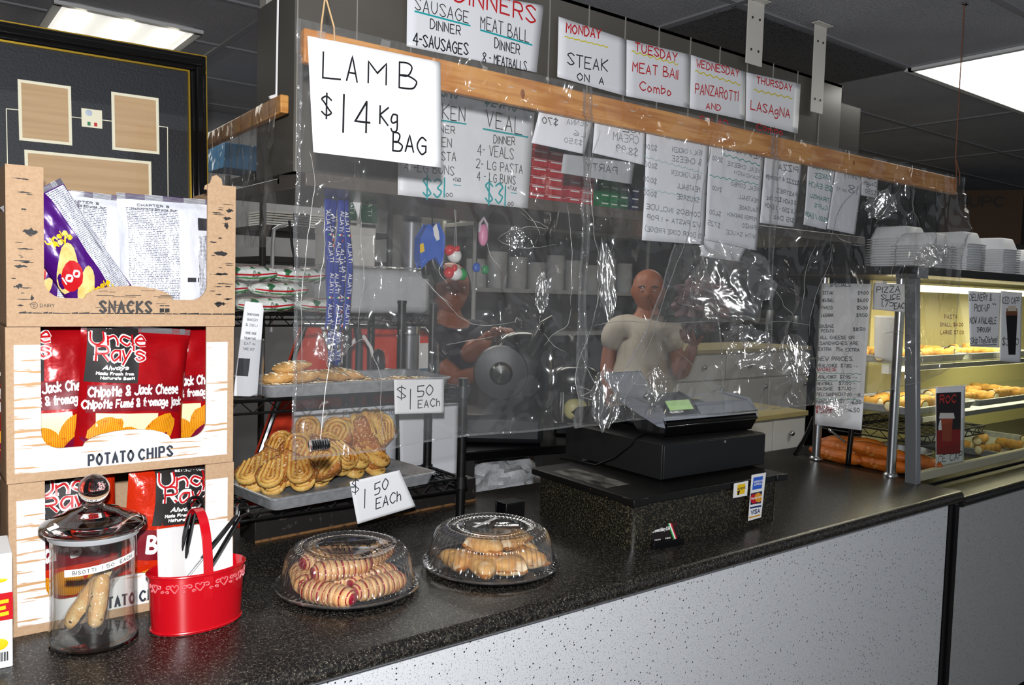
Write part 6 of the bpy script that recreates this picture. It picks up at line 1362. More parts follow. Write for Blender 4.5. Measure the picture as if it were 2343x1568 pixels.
# range, steel gear along the back right
x0, x1 = wx(1580, 4.4), wx(1900, 4.4)
t = root('kitchen_range', ((x0+x1)/2, 4.75, 0), 'dark steel cooking range against the back wall of the kitchen', 'range')
mb = MB(); mb.box(x0, x1, 4.4, 5.1, .02, 1.30); mb.build('body', mat('dark_steel', '#2a2a2b', .35, .6), t, world=True)
mb = MB(); mb.box(x0, x1, 5.0, 5.1, 1.30, 1.9); mb.build('splash_back', STEEL, t, world=True); mb = MB(); mb.box(x0, x1, 4.55, 5.1, 1.78, 1.81); mb.build('warming_shelf', STEEL, t, world=True)
for k in range(7): mb = MB(); x = lerp(x0+.1, x1-.1, k/6); mb.tube([(x, 4.36, 1.2), (x, 4.405, 1.2)], .025, 14); mb.build('knob', CHROME, t, world=True)
for k in range(5):
    x = lerp(x0+.15, x1-.15, k/4); o = root('cooking_pot', (x, 4.65, 1.3005), '%s steel pot on the range, counted from the person holding the tray' % ORD[k], 'pot', 'steel pots on the range')
    h_ = .12+.05*(k % 2); mb = MB(); mb.lathe([(.001, 0), (.10, 0), (.105, .01), (.105, h_), (.108, h_+.003), (.10, h_), (.098, .008), (.001, .006)], 24); mb.build('pan', STEEL, o); mb = MB(); mb.tube([(.1, 0, h_*.8), (.17, -.02, h_*.82), (.22, -.03, h_*.85)], .010, 8); mb.build('handle', BLKPL, o)
# fridge at far right
x0, x1 = wx(1880, 3.3), wx(2000, 3.3)
# slicer / coffee grinder group behind the first sheet
p = PD(1180, 1000, 2.98)
t = root('side_table', (p.x, p.y, 0), 'black-topped side table with white panel base carrying the meat slicer', 'table', rz=R(-10))
mb = MB(); mb.box(-.30, .24, -.2, .25, p.z-.03, p.z); mb.build('tabletop', BLKPL, t, bevel=.004)
mb = MB(); mb.box(-.28, .22, -.18, .23, p.z-.275, p.z-.260); mb.build('shelf', STEEL, t)
for sx__ in (-.27, .21):
    for sy__ in (-.17, .22): mb = MB(); mb.box(sx__-.02, sx__+.02, sy__-.02, sy__+.02, 0, p.z-.03); mb.build('leg', STEEL, t)
t = root('meat_slicer', V((p.x-.04, p.y, p.z+.0005)), 'black and steel meat slicer with round blade guard behind the crinkled plastic', 'slicer', rz=R(-35))
DK = mat('slicer_black', '#111214', .25, coat=.4)
mb = MB(); mb.box(-.17, .12, -.13, .13, 0, .10); mb.build('base', mat('dull_dark_steel', '#333437', .4, .5), t, bevel=.02)
mb = MB(); mb.lathe([(.001, -.02), (.07, -.02), (.092, -.012), (.096, 0), (.092, .014), (.05, .02), (.001, .02)], 36); M4 = Matrix.Translation(V((-.03, -.06, .24))) @ Matrix.Rotation(R(90), 4, 'X'); mb.v = [tuple(M4 @ V(q)) for q in mb.v]; mb.build('blade_guard', mat('dull_dark_steel', '#333437', .4, .5), t)
mb = MB(); mb.lathe([(.001, 0), (.035, 0), (.04, .02), (.03, .04), (.001, .045)], 20); M4 = Matrix.Translation(V((-.03, -.08, .24))) @ Matrix.Rotation(R(90), 4, 'X'); mb.v = [tuple(M4 @ V(q)) for q in mb.v]; mb.build('hub', DK, t)
mb = MB(); mb.ball((.05, .06, .22), (.12, .09, .16), 20, 14, pw=.8); mb.build('motor_housing', DK, t)
mb = MB(); mb.tube([(.08, -.02, .30), (.13, -.03, .40), (.16, -.04, .42)], [.03, .034, .03], 12); mb.build('handle', DK, t)
t = root('coffee_grinder', V(PD(1312, 985, 3.1)), 'steel and black coffee machine with cream gauge next to the meat slicer', 'coffee machine', rz=R(-35)); t.location.z = p.z+.0005; t.scale = (.8, .8, .8)
mb = MB(); mb.box(-.10, .10, -.09, .09, 0, .06); mb.box(-.10, .10, .02, .09, .06, .22); mb.build('body', DK, t, bevel=.012); mb = MB(); mb.ball((0, 0, .25), (.11, .10, .07), 20, 12, pw=.7); mb.build('hood', DK, t)
mb = MB(); mb.tube([(-.07, -.07, .06), (-.07, -.07, .2)], .016, 12); mb.tube([(.07, -.07, .06), (.07, -.07, .2)], .016, 12); mb.build('tap', CHROME, t)
mb = MB(); mb.ball((-.0, -.06, .12), (.055, .03, .05), 18, 12, pw=.8); mb.build('cream_jug', mat('cream_enamel', '#cfc68a', .4), t)
# plastic bag heap low behind the worktop
mb = MB(); mb.ball(p+V((-.03, .02, -.165)), (.14, .10, .09), 30, 20, .35, 3, 4); tag(mb.build('plastic_bag', mat('white_plastic_bag', '#b9babd', .4, bump=('noise', (20, 20, 20), 4, .7, .02))), 'crumpled white plastic bag in front of the low white cupboard', 'plastic bag')
# bread oven shelving behind left: dark unit with white trays
x0, x1 = wx(600, 3.9), wx(890, 3.9)
t = shelf_unit(x0, x1, 3.9, 4.4, [wz(700, 520, 3.9), wz(700, 590, 3.9), wz(700, 400, 3.9)], 'dark shelf unit behind the candy bags at the back of the shop', mat('dark_shelf_steel', '#232323', .5))
zs = wz(700, 520, 3.9)
for k, px_ in enumerate((655, 720)):
    x = wx(px_, 3.95); o = root('foam_tray_stack', (x, 4.05, zs+.0005), ('short stack of white foam trays on the dark shelf nearest the chip boxes', 'stack of white foam trays on the dark shelf beside the lanyards')[k], 'foam trays', 'foam trays on the dark shelf'); mb = MB()
    for j in range(6): mb.box(-.12, .12, -.1, .1, .012*j, .012*j+.009)
    mb.build('trays', mat('foam_white', '#e4e4e2', .6), o, bevel=.002)
mb = MB(); P = [PD(620, 760, 2.9), PD(624, 560, 2.9), PD(627, 525, 2.9), PD(640, 518, 2.9), PD(655, 516, 2.9)]; mb.tube(P, .007, 8); tag(mb.build('steel_rod', mat('pale_rod', '#cfd0d2', .3, .6)), 'bent pale metal rod standing behind the candy bags', 'rod')
mb = MB(); mb.tube([PD(662, 505, 2.5), PD(668, 560, 2.5), PD(675, 600, 2.5), PD(678, 640, 2.5)], .004, 6); mb.ball(PD(678, 620, 2.5), (.010, .010, .045), 12, 8); tag(mb.build('hanging_cord', BLKPL), 'thin black cord hanging in front of the dark shelf', 'cord')
t = root('blue_carton', V((wx(610, 3.95), 4.1, wz(700, 400, 3.9)+.0005)), 'blue and orange carton on the upper dark shelf by the picture frame', 'carton'); mb = MB(); mb.box(-.2, .2, -.12, .12, 0, .12); mb.build('carton', mat('blue_carton_print', '#2f5f86', .5), t, bevel=.004); mb = MB(); mb.box(.06, .19, -.122, -.12, .01, .11); mb.build('orange_label', mat('orange_label', '#a8592a', .5), t)
# ================================================================ things hanging under the hood ledge
LZ = 1.800
def hang(px_, Y=1.93): return PY(px_, 430, Y).x
# lanyards
BLUE = mat('lanyard_blue', '#1f3a9c', .6)
for k in range(7):
    px_ = 755+7*k; xx = PY(px_, 520, 2.02).x; Yk = 2.02+.012*(k % 3); ln = .34+.05*(k % 3); ztop = 1.80
    t = root('lanyard', (xx, Yk, ztop-ln), 'blue ITALIA lanyard, %s of the bunch from the chip boxes' % ORD[k], 'lanyard', 'blue lanyards hanging from the ledge')
    mb = MB(); mb.grid(lambda u, v: V((-.0095+.019*u+.006*math.sin(v*5+k), .004*math.sin(v*9+k)+.003*u, ln*v)), 3, 24); mb.build('ribbon', BLUE, t, solid=.0012)
    b = MB()
    for j in range(4):
        v0 = .04+.24*j; write(b, 'ITALIA', v0*ln, 0, (v0+.15)*ln, 0, .010, .0018, lambda s, q: (-.005+q+.006*math.sin(s/ln*5+k), -.0035+.004*math.sin(s/ln*9+k), s))
    b.build('lettering', WHITEP, t)
    for j, mm in enumerate((CGRN, WHITEP, CRED)): mb = MB(); mb.box(-.006+.004*j, -.002+.004*j, -.0055, -.0045, ln*.235, ln*.25); mb.box(-.006+.004*j, -.002+.004*j, -.0055, -.0045, ln*.72, ln*.735); mb.build('flag_print', mm, t)
    mb = MB(); mb.ball((0, 0, .002), (.007, .003, .010), 10, 8); mb.build('clasp', STEEL, t)
# green pennants with white diamond
for k, (px0, px1, pb, lb) in enumerate(((792, 815, 505, 'dark green pennant card hanging beside the lanyards'), (826, 862, 512, 'darker green pennant card hanging farther from the lanyards'))):
    a, b = PY(px0, 420, 2.08), PY(px1, pb, 2.08); t = root('pennant', ((a.x+b.x)/2, 2.08, b.z), lb, 'pennant', 'green pennants under the ledge'); mb = MB(); hw_ = (b.x-a.x)/2
    mb.box(-hw_, hw_, -.002, .002, 0, 1.80-b.z); mb.build('card', mat('dark_green_card', '#17402c', .5), t)
    b_ = MB(); write(b_, 'ITALIA', .02, 0, .10, 0, .012, .0016, lambda s, q: (-.004+q, -.003, s)); b_.build('lettering', mat('pale_green_print', '#a9bfae', .5), t)
q = [PY(*c, 2.07) for c in ((812, 425), (823, 456), (818, 500), (802, 455))]; mb = MB(); mb.prism([(c.x, c.z) for c in q], 2.062, 2.065); tag(mb.build('paper_diamond', MAT_PAPER), 'white paper diamond hanging between the lanyards and the green pennants', 'paper tag')
# mini shirt, gloves, clog
t = root('mini_shirt', PY(985, 600, 2.0), 'small blue hanging shirt ornament with white and yellow trim', 'ornament')
def pxl(Y, base, pts): return [((c := PY(*q, Y)).x-base.x, c.z-base.z) for q in pts]
P = pxl(2.0, t.location, [(975, 515), (985, 520), (998, 512), (1012, 540), (1010, 575), (1005, 610), (990, 590), (975, 595), (960, 612), (954, 590), (955, 545)])
mb = MB(); mb.prism(P, -.012, .012); mb.build('body', mat('ornament_blue', '#2f5fc0', .5), t, bevel=.003)
mb = MB(); mb.prism(pxl(2.0, t.location, [(985, 520), (993, 512), (998, 530), (1000, 548), (994, 552), (988, 540)]), -.0135, -.012); mb.build('white_trim', WHITEP, t); mb = MB(); mb.prism(pxl(2.0, t.location, [(955, 560), (963, 556), (966, 575), (956, 580)]), -.0135, -.012); mb.build('yellow_trim', YELP, t)
mb = MB(); mb.tube([(0, 0, .05), (.003, 0, .12), (0, .0, LZ-t.location.z)], .002, 6); mb.build('string', BLKPL, t)
GREENG = mat('glove_green', '#1f9a49', .3); REDG = mat('glove_red', '#cf2b2e', .3); WHG = mat('glove_white', '#e8e8e6', .3)
def glove(px_, py_, c0, c1, c2, label, ry):
    t = root('boxing_glove', PY(px_, py_, 1.99), label, 'ornament', 'little boxing gloves on strings', ry=ry)
    for (dx, mm, r) in ((-.022, c0, (.016, .017, .017)), (0, c1, (.022, .020, .021)), (.022, c2, (.016, .017, .018))):
        if mm is None: continue
        mb = MB(); mb.ball((dx, 0, 0), r, 18, 12); mb.build('glove_section', mm, t)
    mb = MB(); mb.ball((-.012, -.012, .014), (.009, .008, .011), 12, 8); mb.build('thumb', c0 or c1, t)
    mb = MB(); M4 = Matrix.Rotation(-ry, 4, 'Y'); mb.tube([M4 @ V((0, 0, .018)), M4 @ V((0, .0, .1)), M4 @ V((-.004, 0, LZ-t.location.z))], .0015, 6); mb.build('string', BLKPL, t)
glove(1040, 585, REDG, WHG, None, 'upper little red and white boxing glove beside the blue shirt ornament', R(40))
glove(1042, 626, REDG, WHG, GREENG, 'lower little red, white and green boxing glove beside the blue shirt ornament', R(4))
mb = MB(); pp = [PY(*q, 2.02) for q in ((975, 630), (968, 560), (975, 530), (985, 540), (990, 600), (1008, 640))]; mb.tube(pp, [.012, .018, .012, .014, .022, .024], 10); tag(mb.build('black_tassel', BLKPL), 'black tassel hanging in front of the blue shirt ornament', 'ornament')
t = root('mini_clog', PY(1105, 560, 1.99), 'small pink clog ornament hanging on a string', 'ornament'); PK = mat('clog_pink', '#e58fb4', .4)
mb = MB(); mb.ball((0, 0, .028), (.015, .013, .032), 18, 14, pw=.9); mb.build('toe', PK, t); mb = MB(); mb.tube([(-.013, 0, .035), (-.012, 0, .062), (0, 0, .078), (.012, 0, .062), (.013, 0, .035)], .0045, 8); mb.build('heel_strap', mat('clog_grey', '#c9b9c2', .4), t); mb = MB(); mb.tube([(0, 0, .078), (0, 0, LZ-t.location.z)], .0012, 6); mb.build('string', BLKPL, t)
# small flags bottle trinkets
for k, (px_, py_, c, lb) in enumerate(((1090, 620, '#2f62c0', 'blue trinket hanging under the pink clog'), (1110, 625, '#1f8a4d', 'green trinket hanging under the pink clog'))):
    t = root('trinket', PY(px_, py_, 2.02), lb, 'ornament', 'trinkets on strings'); mb = MB(); mb.ball((0, 0, .01), (.012, .01, .014), 14, 10, pw=.8); mb.build('charm', mat('trinket_'+c[1:], c, .35), t); mb = MB(); mb.tube([(0, 0, .02), (0, 0, LZ-t.location.z)], .0012, 6); mb.build('string', BLKPL, t)
# ================================================================ people
SKIN = mat('skin_tan', '#9c6146', .5, layers=[('noise', (14, 14, 14), 3, .4, .75, '#a5603f')], sub=.05)
def figure(J, E, levels=2):
    import bmesh
    bm = bmesh.new(); lay_ = bm.verts.layers.skin.verify(); vs_ = [bm.verts.new(tuple(j[0])) for j in J]
    for v, j in zip(vs_, J): v[lay_].radius = (j[1], j[2])
    vs_[0][lay_].use_root = True
    for a, b in E: bm.edges.new((vs_[a], vs_[b]))
    me = bpy.data.meshes.new('figure_base'); bm.to_mesh(me); bm.free()
    o = bpy.data.objects.new('figure_base', me); COL.objects.link(o)
    md = o.modifiers.new('skin', 'SKIN'); md.branch_smoothing = .25; md.use_smooth_shade = True
    sb = o.modifiers.new('sub', 'SUBSURF'); sb.levels = levels; sb.render_levels = levels
    dg = bpy.context.evaluated_depsgraph_get(); dg.update(); ev = o.evaluated_get(dg); m2_ = ev.to_mesh()
    out = ([tuple(v.co) for v in m2_.vertices], [tuple(p.vertices) for p in m2_.polygons]); ev.to_mesh_clear()
    bpy.data.objects.remove(o); bpy.data.meshes.remove(me); return out
def head_mesh(c, fwd, r=.105, tilt=0):
    """head with brow, nose, mouth, chin and ears, facing fwd"""
    f = V(fwd); f.z = 0; f.normalize(); rt = V((f.y, -f.x, 0)); up = V((0, 0, 1)); vs_ = []; fs_ = []; nu, nv = 40, 30
    def g(x, y, sx, sy, cx, cy): return math.exp(-((x-cx)/sx)**2-((y-cy)/sy)**2)
    for j in range(nv+1):
        th = math.pi*j/nv
        for i in range(nu):
            ph = 2*math.pi*i/nu; d = (math.sin(th)*math.sin(ph), math.sin(th)*math.cos(ph), math.cos(th))   # right, forward, up
            hs = 1 if d[2] <= 0 else math.sqrt(max(0, 1-d[2]**2.7))/max(1e-3, math.sqrt(max(0, 1-d[2]**2))) if d[2] < .9995 else 1; x, y, z = d[0]*.76*hs, d[1]*.90*hs, d[2]*1.06
            if z < 0: x *= 1-.22*(-z)**1.4; y *= 1-.10*(-z)
            if y > 0:
                y += .20*g(x, z, .12, .20, 0, -.16)+.05*g(x, z, .42, .10, 0, .14)-.07*g(abs(x), z, .14, .10, .27, .02)+.06*g(x, z, .26, .10, 0, -.52)-.03*g(x, z, .3, .045, 0, -.455)+.06*g(x, z, .24, .16, 0, -.88)
            x += math.copysign(.10*g(y, z, .12, .22, -.05, -.05), x) if abs(x) > .5 else 0
            vs_.append(c+(rt*x+f*y+up*z)*r)
    for j in range(nv):
        for i in range(nu): fs_.append((j*nu+i, (j+1)*nu+i, (j+1)*nu+(i+1) % nu, j*nu+(i+1) % nu))
    return vs_, fs_, (f, rt, up)
def hand(wrist, dr, nrm, size=.19, curl=.35):
    """palm and five bent fingers as one skinned surface; dr: pointing direction, nrm: palm normal"""
    d = V(dr).normalized(); n_ = V(nrm); n_ = (n_-d*n_.dot(d)).normalized(); s_ = d.cross(n_)
    J = [(V(wrist), .026, .020), (V(wrist)+d*size*.25, .034, .017), (V(wrist)+d*size*.46, .036, .015)]; E = [(0, 1), (1, 2)]
    for k, (off, ln) in enumerate(((-.033, .42), (-.011, .50), (.011, .47), (.032, .37))):
        b = V(wrist)+d*size*.5+s_*off; i = len(J); J.append((b, .0100, .0095)); E.append((2, i)); a = 0; p = b
        for q in range(3):
            a += curl*(.7+.2*k*.5); st_ = size*ln*(.42, .32, .26)[q]; p = p+(d*math.cos(a)+n_*math.sin(a))*st_; J.append((p, .0095-.001*q, .009-.001*q)); E.append((i, i+1)); i += 1
    i = len(J); p = V(wrist)+d*size*.16-s_*.03; J.append((p, .013, .012)); E.append((1, i))
    for q in range(2): p = p+(d*.75-s_*.5+n_*.3).normalized()*size*.2; J.append((p, .0105-.001*q, .010-.001*q)); E.append((i, i+1)); i += 1
    return J, E
def merge(mb, vf): mb.add(vf[0], vf[1])
# man in the pale T-shirt holding a tray
Dm = 4.6
hp_ = PD(1483, 667, Dm); fw = (CAM-hp_); fw.z = 0; fw.normalize(); rt = V((fw.y, -fw.x, 0)); back = -fw
def q_(px_, py_, off=0): return PD(px_, py_, Dm)+fw*off
neck = q_(1480, 722, -.01); chest = q_(1470, 790, -.02); waist = q_(1468, 905, -.02); hip = q_(1468, 990, -.02)
shL = q_(1402, 748, -.01); shR = q_(1537, 752, -.01)
elL = q_(1388, 845, -.03); wrL = q_(1402, 935, .06); elR = q_(1556, 862, .05); wrR = q_(1583, 782, .22)
kL = V((hip.x, hip.y, 0))-rt*.10; 
man = root('person', (hp_.x, hp_.y, 0), 'person in a pale grey T-shirt holding up a black tray behind the register', 'person')
kneeL = hip+rt*-.11+V((0, 0, -.42))+fw*.03; kneeR = hip+rt*.11+V((0, 0, -.42))+fw*.03
J = [(hip, .15, .11), (waist, .155, .115), (chest, .135, .10), (neck-V((0, 0, .045)), .065, .06), (neck+V((0, 0, .03)), .055, .055), (hp_-V((0, 0, .03)), .055, .06),
     (shL, .040, .040), (elL, .046, .046), (wrL, .031, .031), (shR, .040, .040), (elR, .046, .046), (wrR, .031, .031),
     (hip-rt*.10-V((0, 0, .06)), .09, .09), (V((hip.x, hip.y, .48))-rt*.11, .06, .06), (V((hip.x, hip.y, .07))-rt*.11-fw*.02, .042, .042), (V((hip.x, hip.y, .045))-rt*.11+fw*.14, .045, .03),
     (hip+rt*.10-V((0, 0, .06)), .09, .09), (V((hip.x, hip.y, .48))+rt*.11, .06, .06), (V((hip.x, hip.y, .07))+rt*.11-fw*.02, .042, .042), (V((hip.x, hip.y, .045))+rt*.11+fw*.14, .045, .03)]
E = [(0, 1), (1, 2), (2, 3), (3, 4), (4, 5), (3, 6), (6, 7), (7, 8), (3, 9), (9, 10), (10, 11), (0, 12), (12, 13), (13, 14), (14, 15), (0, 16), (16, 17), (17, 18), (18, 19)]
mb = MB(); merge(mb, figure(J, E)); hv, hf, ax_ = head_mesh(hp_, fw, .116); mb.add(hv, hf)
for wr_, el_, nr in ((wrL, elL, fw), (wrR, elR, V((0, 0, 1)))):
    dr = (wr_-el_).normalized() if nr is fw else (fw*.8+V((0, 0, .25))+rt*.3).normalized()
    jj, ee = hand(wr_, dr, nr if nr is not fw else -rt); merge(mb, figure(jj, ee, 1))
mb.build('body', SKIN, man, world=True, sharp=180)
f, r_, u_ = ax_
mb = MB()
for s_ in (-1, 1): mb.ball(hp_+r_*s_*.033+f*.0915+u_*.004, (.010, .008, .0045), 12, 8)
mb.build('eyes', mat('eye_white', '#d9d2c9', .3), man, world=True)
mb = MB()
for s_ in (-1, 1): mb.ball(hp_+r_*s_*.033+f*.0975+u_*.0035, (.004, .003, .0035), 10, 8); mb.tube([hp_+r_*s_*(.018)+f*.103+u_*.023, hp_+r_*s_*.036+f*.101+u_*.028, hp_+r_*s_*.052+f*.085+u_*.022], .004, 6)
mb.build('eyebrows', mat('dark_hair', '#241a15', .7), man, world=True)
mb = MB(); mb.tube([hp_-u_*.052+f*.088+r_*x for x in (-.026, -.013, 0, .013, .026)], [.002, .004, .005, .004, .002], 8); mb.build('lips', mat('lip', '#8f4a3c', .5), man, world=True)
mb = MB()
def hairf(u, v):
    a = R(100)+R(160)*u; z = -.35+.62*v; rr = 1.035*math.sqrt(max(.05, 1-(z/1.12)**2)); return hp_+(r_*(.74*rr*math.sin(a))+f*(.90*rr*math.cos(a))+u_*z)*.117
mb.grid(hairf, 24, 8); mb.build('hair', mat('short_grey_hair', '#3a302b', .8), man, world=True, solid=.004)
SHT = mat('tshirt_pale_grey', '#b9b0a2', .85, bump=('noise', (9, 9, 6), 3, .35, .02))
sl = lambda a, b, k: a.lerp(b, k)
J = [(waist-V((0, 0, .05)), .178, .135), (waist+V((0, 0, .08)), .178, .138), (chest, .188, .142), (neck-V((0, 0, .060)), .098, .088), (shL, .078, .078), (sl(shL, elL, .62), .080, .080), (shR, .078, .078), (sl(shR, elR, .55), .080, .080), (hip-V((0, 0, .06)), .186, .142)]
mb = MB(); merge(mb, figure(J, [(8, 0), (0, 1), (1, 2), (2, 3), (3, 4), (4, 5), (3, 6), (6, 7)])); mb.build('t_shirt', SHT, man, world=True, sharp=180)
mb = MB(); mb.tube([neck-V((0, 0, .012))+f*.062*math.cos(a)+r_*.068*math.sin(a)-u_*(.02*max(0, math.cos(a))) for a in [2*math.pi*k/24 for k in range(24)]], .008, 8, closed=True); mb.build('collar', SHT, man, world=True)
J = [(hip-V((0, 0, .02)), .172, .128), (hip-rt*.10-V((0, 0, .08)), .105, .105), (V((hip.x, hip.y, .48))-rt*.11, .078, .078), (V((hip.x, hip.y, .09))-rt*.11-fw*.02, .07, .07), (hip+rt*.10-V((0, 0, .08)), .105, .105), (V((hip.x, hip.y, .48))+rt*.11, .078, .078), (V((hip.x, hip.y, .09))+rt*.11-fw*.02, .07, .07)]
mb = MB(); merge(mb, figure(J, [(0, 1), (1, 2), (2, 3), (0, 4), (4, 5), (5, 6)])); mb.build('trousers', mat('dark_trousers', '#26262a', .8), man, world=True, sharp=180)
# tray he carries
a = q_(1505, 735, .34); b = q_(1715, 728, .34); c = (a+b)/2
t = root('serving_tray', c+V((0, 0, -.006)), 'black rectangular tray held up by the person in the pale T-shirt', 'tray', rz=math.atan2(b.y-a.y, b.x-a.x)); L_ = (b-a).length/2
mb = MB(); mb.box(-L_, L_, -.16, .16, 0, .008); mb.box(-L_, L_, -.165, -.155, .002, .03); mb.box(-L_, L_, .155, .165, .002, .03); mb.box(-L_-.005, -L_+.005, -.165, .165, .002, .03); mb.box(L_-.005, L_+.005, -.165, .165, .002, .03); mb.build('pan', mat('dark_tray', '#232425', .3, .4), t, bevel=.002)
mb = MB(); mb.ball((-.02, 0, .10), (.16, .10, .13), 40, 26, .5, 3.2, 8); tag(mb.build('wrapped_meat', mat('dark_meat', '#43202a', .3, layers=[('noise', (12, 12, 12), 4, .4, .7, '#8b6a70')], bump=('noise', (30, 30, 30), 4, .6, .02)), origin=False), 'dark purple plastic-wrapped meat on the black tray held up behind the register', 'meat'); o = bpy.data.objects['wrapped_meat']; o.location = t.location+V((-.03, 0, .002))
# second person, mostly hidden behind the ornaments
D2_ = 3.65
hp2 = PD(1030, 662, D2_); fw = (PD(1180, 820, 2.9)-hp2); fw.z = 0; fw.normalize(); rt = V((fw.y, -fw.x, 0))
w2 = root('person', (hp2.x, hp2.y, 0), 'person in a dark purple top behind the hanging ornaments, arms reaching to the slicer', 'person')
neck = hp2-V((0, 0, .15)); chest = hp2-V((0, 0, .30)); waist = hp2-V((0, 0, .52)); hip = hp2-V((0, 0, .72)); shL = hp2-V((0, 0, .20))-rt*.17; shR = hp2-V((0, 0, .20))+rt*.17
e1 = PD(1045, 870, D2_-.1); w1 = PD(1105, 850, D2_-.28); e2 = PD(1070, 815, D2_-.18); w2_ = PD(1118, 775, D2_-.35)
J = [(hip, .15, .12), (waist, .14, .115), (chest, .15, .12), (neck-V((0, 0, .03)), .08, .075), (neck+V((0, 0, .03)), .05, .05), (hp2-V((0, 0, .03)), .05, .055), (shR, .058, .058), (e1, .043, .043), (w1, .029, .029), (shL, .058, .058), (e2, .043, .043), (w2_, .029, .029),
     (hip-rt*.1-V((0, 0, .08)), .09, .09), (V((hip.x, hip.y, .45))-rt*.1, .06, .06), (V((hip.x, hip.y, .06))-rt*.1, .042, .042), (V((hip.x, hip.y, .04))-rt*.1+fw*.14, .045, .03), (hip+rt*.1-V((0, 0, .08)), .09, .09), (V((hip.x, hip.y, .45))+rt*.1, .06, .06), (V((hip.x, hip.y, .06))+rt*.1, .042, .042), (V((hip.x, hip.y, .04))+rt*.1+fw*.14, .045, .03)]
mb = MB(); merge(mb, figure(J, E)); hv, hf, ax_ = head_mesh(hp2, fw, .110); mb.add(hv, hf)
for wr_, el_ in ((w1, e1), (w2_, e2)): jj, ee = hand(wr_, wr_-el_, -V((0, 0, 1))); merge(mb, figure(jj, ee, 1))
mb.build('body', SKIN, w2, world=True, sharp=180)
PT = mat('dark_purple_top', '#1d1624', .8)
J = [(hip, .165, .135), (waist, .158, .132), (chest, .168, .138), (neck-V((0, 0, .045)), .09, .085), (shR, .074, .074), (shR.lerp(e1, .75), .066, .066), (shL, .074, .074), (shL.lerp(e2, .75), .066, .066)]
mb = MB(); merge(mb, figure(J, [(0, 1), (1, 2), (2, 3), (3, 4), (4, 5), (3, 6), (6, 7)])); mb.build('top', PT, w2, world=True, sharp=180)
f, r_, u_ = ax_
mb = MB()
def hairf2(u, v):
    a = R(70)+R(220)*u; z = -.4+1.45*v; rr = 1.05*math.sqrt(max(.02, 1-(min(z, 1.11)/1.13)**2)); return hp2+(r_*(.74*rr*math.sin(a))+f*(.90*rr*math.cos(a))+u_*min(z, 1.13))*.113
mb.grid(hairf2, 24, 14); mb.build('hair', mat('dark_hair', '#241a15', .7), w2, world=True, solid=.006)
mb = MB()
for s_ in (-1, 1): mb.ball(hp2+r_*s_*.033+f*.086+u_*.006, (.011, .011, .007), 10, 8)
mb.build('eyes', MATS['eye_white'], w2, world=True)
J = [(hip-V((0, 0, .02)), .165, .13), (hip-rt*.10-V((0, 0, .08)), .105, .105), (V((hip.x, hip.y, .45))-rt*.1, .078, .078), (V((hip.x, hip.y, .09))-rt*.1, .07, .07), (hip+rt*.10-V((0, 0, .08)), .105, .105), (V((hip.x, hip.y, .45))+rt*.1, .078, .078), (V((hip.x, hip.y, .09))+rt*.1, .07, .07)]
mb = MB(); merge(mb, figure(J, [(0, 1), (1, 2), (2, 3), (0, 4), (4, 5), (5, 6)])); mb.build('trousers', MATS['dark_trousers'], w2, world=True, sharp=180)
# ================================================================ glass display case at the far end
CX0, CX1, ZC0, ZC1 = 2.90, 6.2, .925, 1.668
t = root('display_case', (4.5, 1.65, ZC0), 'lit glass display case of pastries on the far counter', 'display case')
def yg(z): return lerp(1.384, 1.427, (z-.95)/.73)
mb = MB(); mb.hexa([(2.815, yg(.925)-.012, ZC0), (2.845, yg(.925)-.012, ZC0), (2.845, yg(.925)+.03, ZC0), (2.815, yg(.925)+.03, ZC0)], [(2.815, yg(1.68)-.012, 1.675), (2.845, yg(1.68)-.012, 1.675), (2.845, yg(1.68)+.03, 1.675), (2.815, yg(1.68)+.03, 1.675)]); mb.build('end_post', mat('satin_aluminium', '#9fa2a6', .35, .75), t, world=True, bevel=.003)
for (x, y) in ((2.907, 1.815), (2.872, 1.495)):
    mb = MB(); mb.tube([(x, y, .9502 if x > 2.88 else .9502), (x, y, 1.66)], .0165, 20); mb.build('tube_post', STEEL, t, world=True)
    mb = MB(); mb.lathe([(.001, .012), (.02, .012), (.026, .004), (.026, 0), (.001, 0)], 20, c=(x, y, .9502)); mb.build('flange', STEEL, t, world=True)
mb = MB(); mb.box(2.80, CX1, 1.404, 1.93, 1.668, 1.698); mb.build('top', mat('dark_case_top', '#242220', .35), t, world=True, bevel=.003)
mb = MB(); mb.box(2.80, 2.87, 1.400, 1.48, 1.655, 1.700); mb.build('corner_cap', STEEL, t, world=True, bevel=.002)
mb = MB(); f4 = lambda x0, x1, z0, z1: [(x0, yg(z0), z0), (x1, yg(z0), z0), (x1, yg(z1), z1), (x0, yg(z1), z1)]
for a, b in ((2.848, 4.05), (4.056, 5.2)): mb = MB(); q = f4(a, b, .985, 1.664); mb.hexa([V(p) for p in (q[0], q[1], V(q[1])+V((0, .005, 0)), V(q[0])+V((0, .005, 0)))], [V(p) for p in (q[3], q[2], V(q[2])+V((0, .005, 0)), V(q[3])+V((0, .005, 0)))]); mb.build('front_glass', clear('case_glass', tint=(.95, .965, .94), base=.04, edge=.35, rough=.02, haze=.006), t, world=True)
mb = MB(); mb.box(2.848, CX1, 1.377, 1.397, .955, .988); mb.build('bottom_rail', mat('cream_rail', '#a5a08a', .4), t, world=True, bevel=.003)
mb = MB(); mb.box(3.50, CX1, 1.95, 1.965, .925, 1.668); mb.build('back_panel', mat('case_back', '#c4b97f', .5), t, world=True)
mb = MB(); mb.box(2.92, CX1, 1.40, 1.95, ZC0, ZC0+.006); mb.build('floor_plate', mat('dark_case_floor', '#1d1b19', .4), t, world=True)
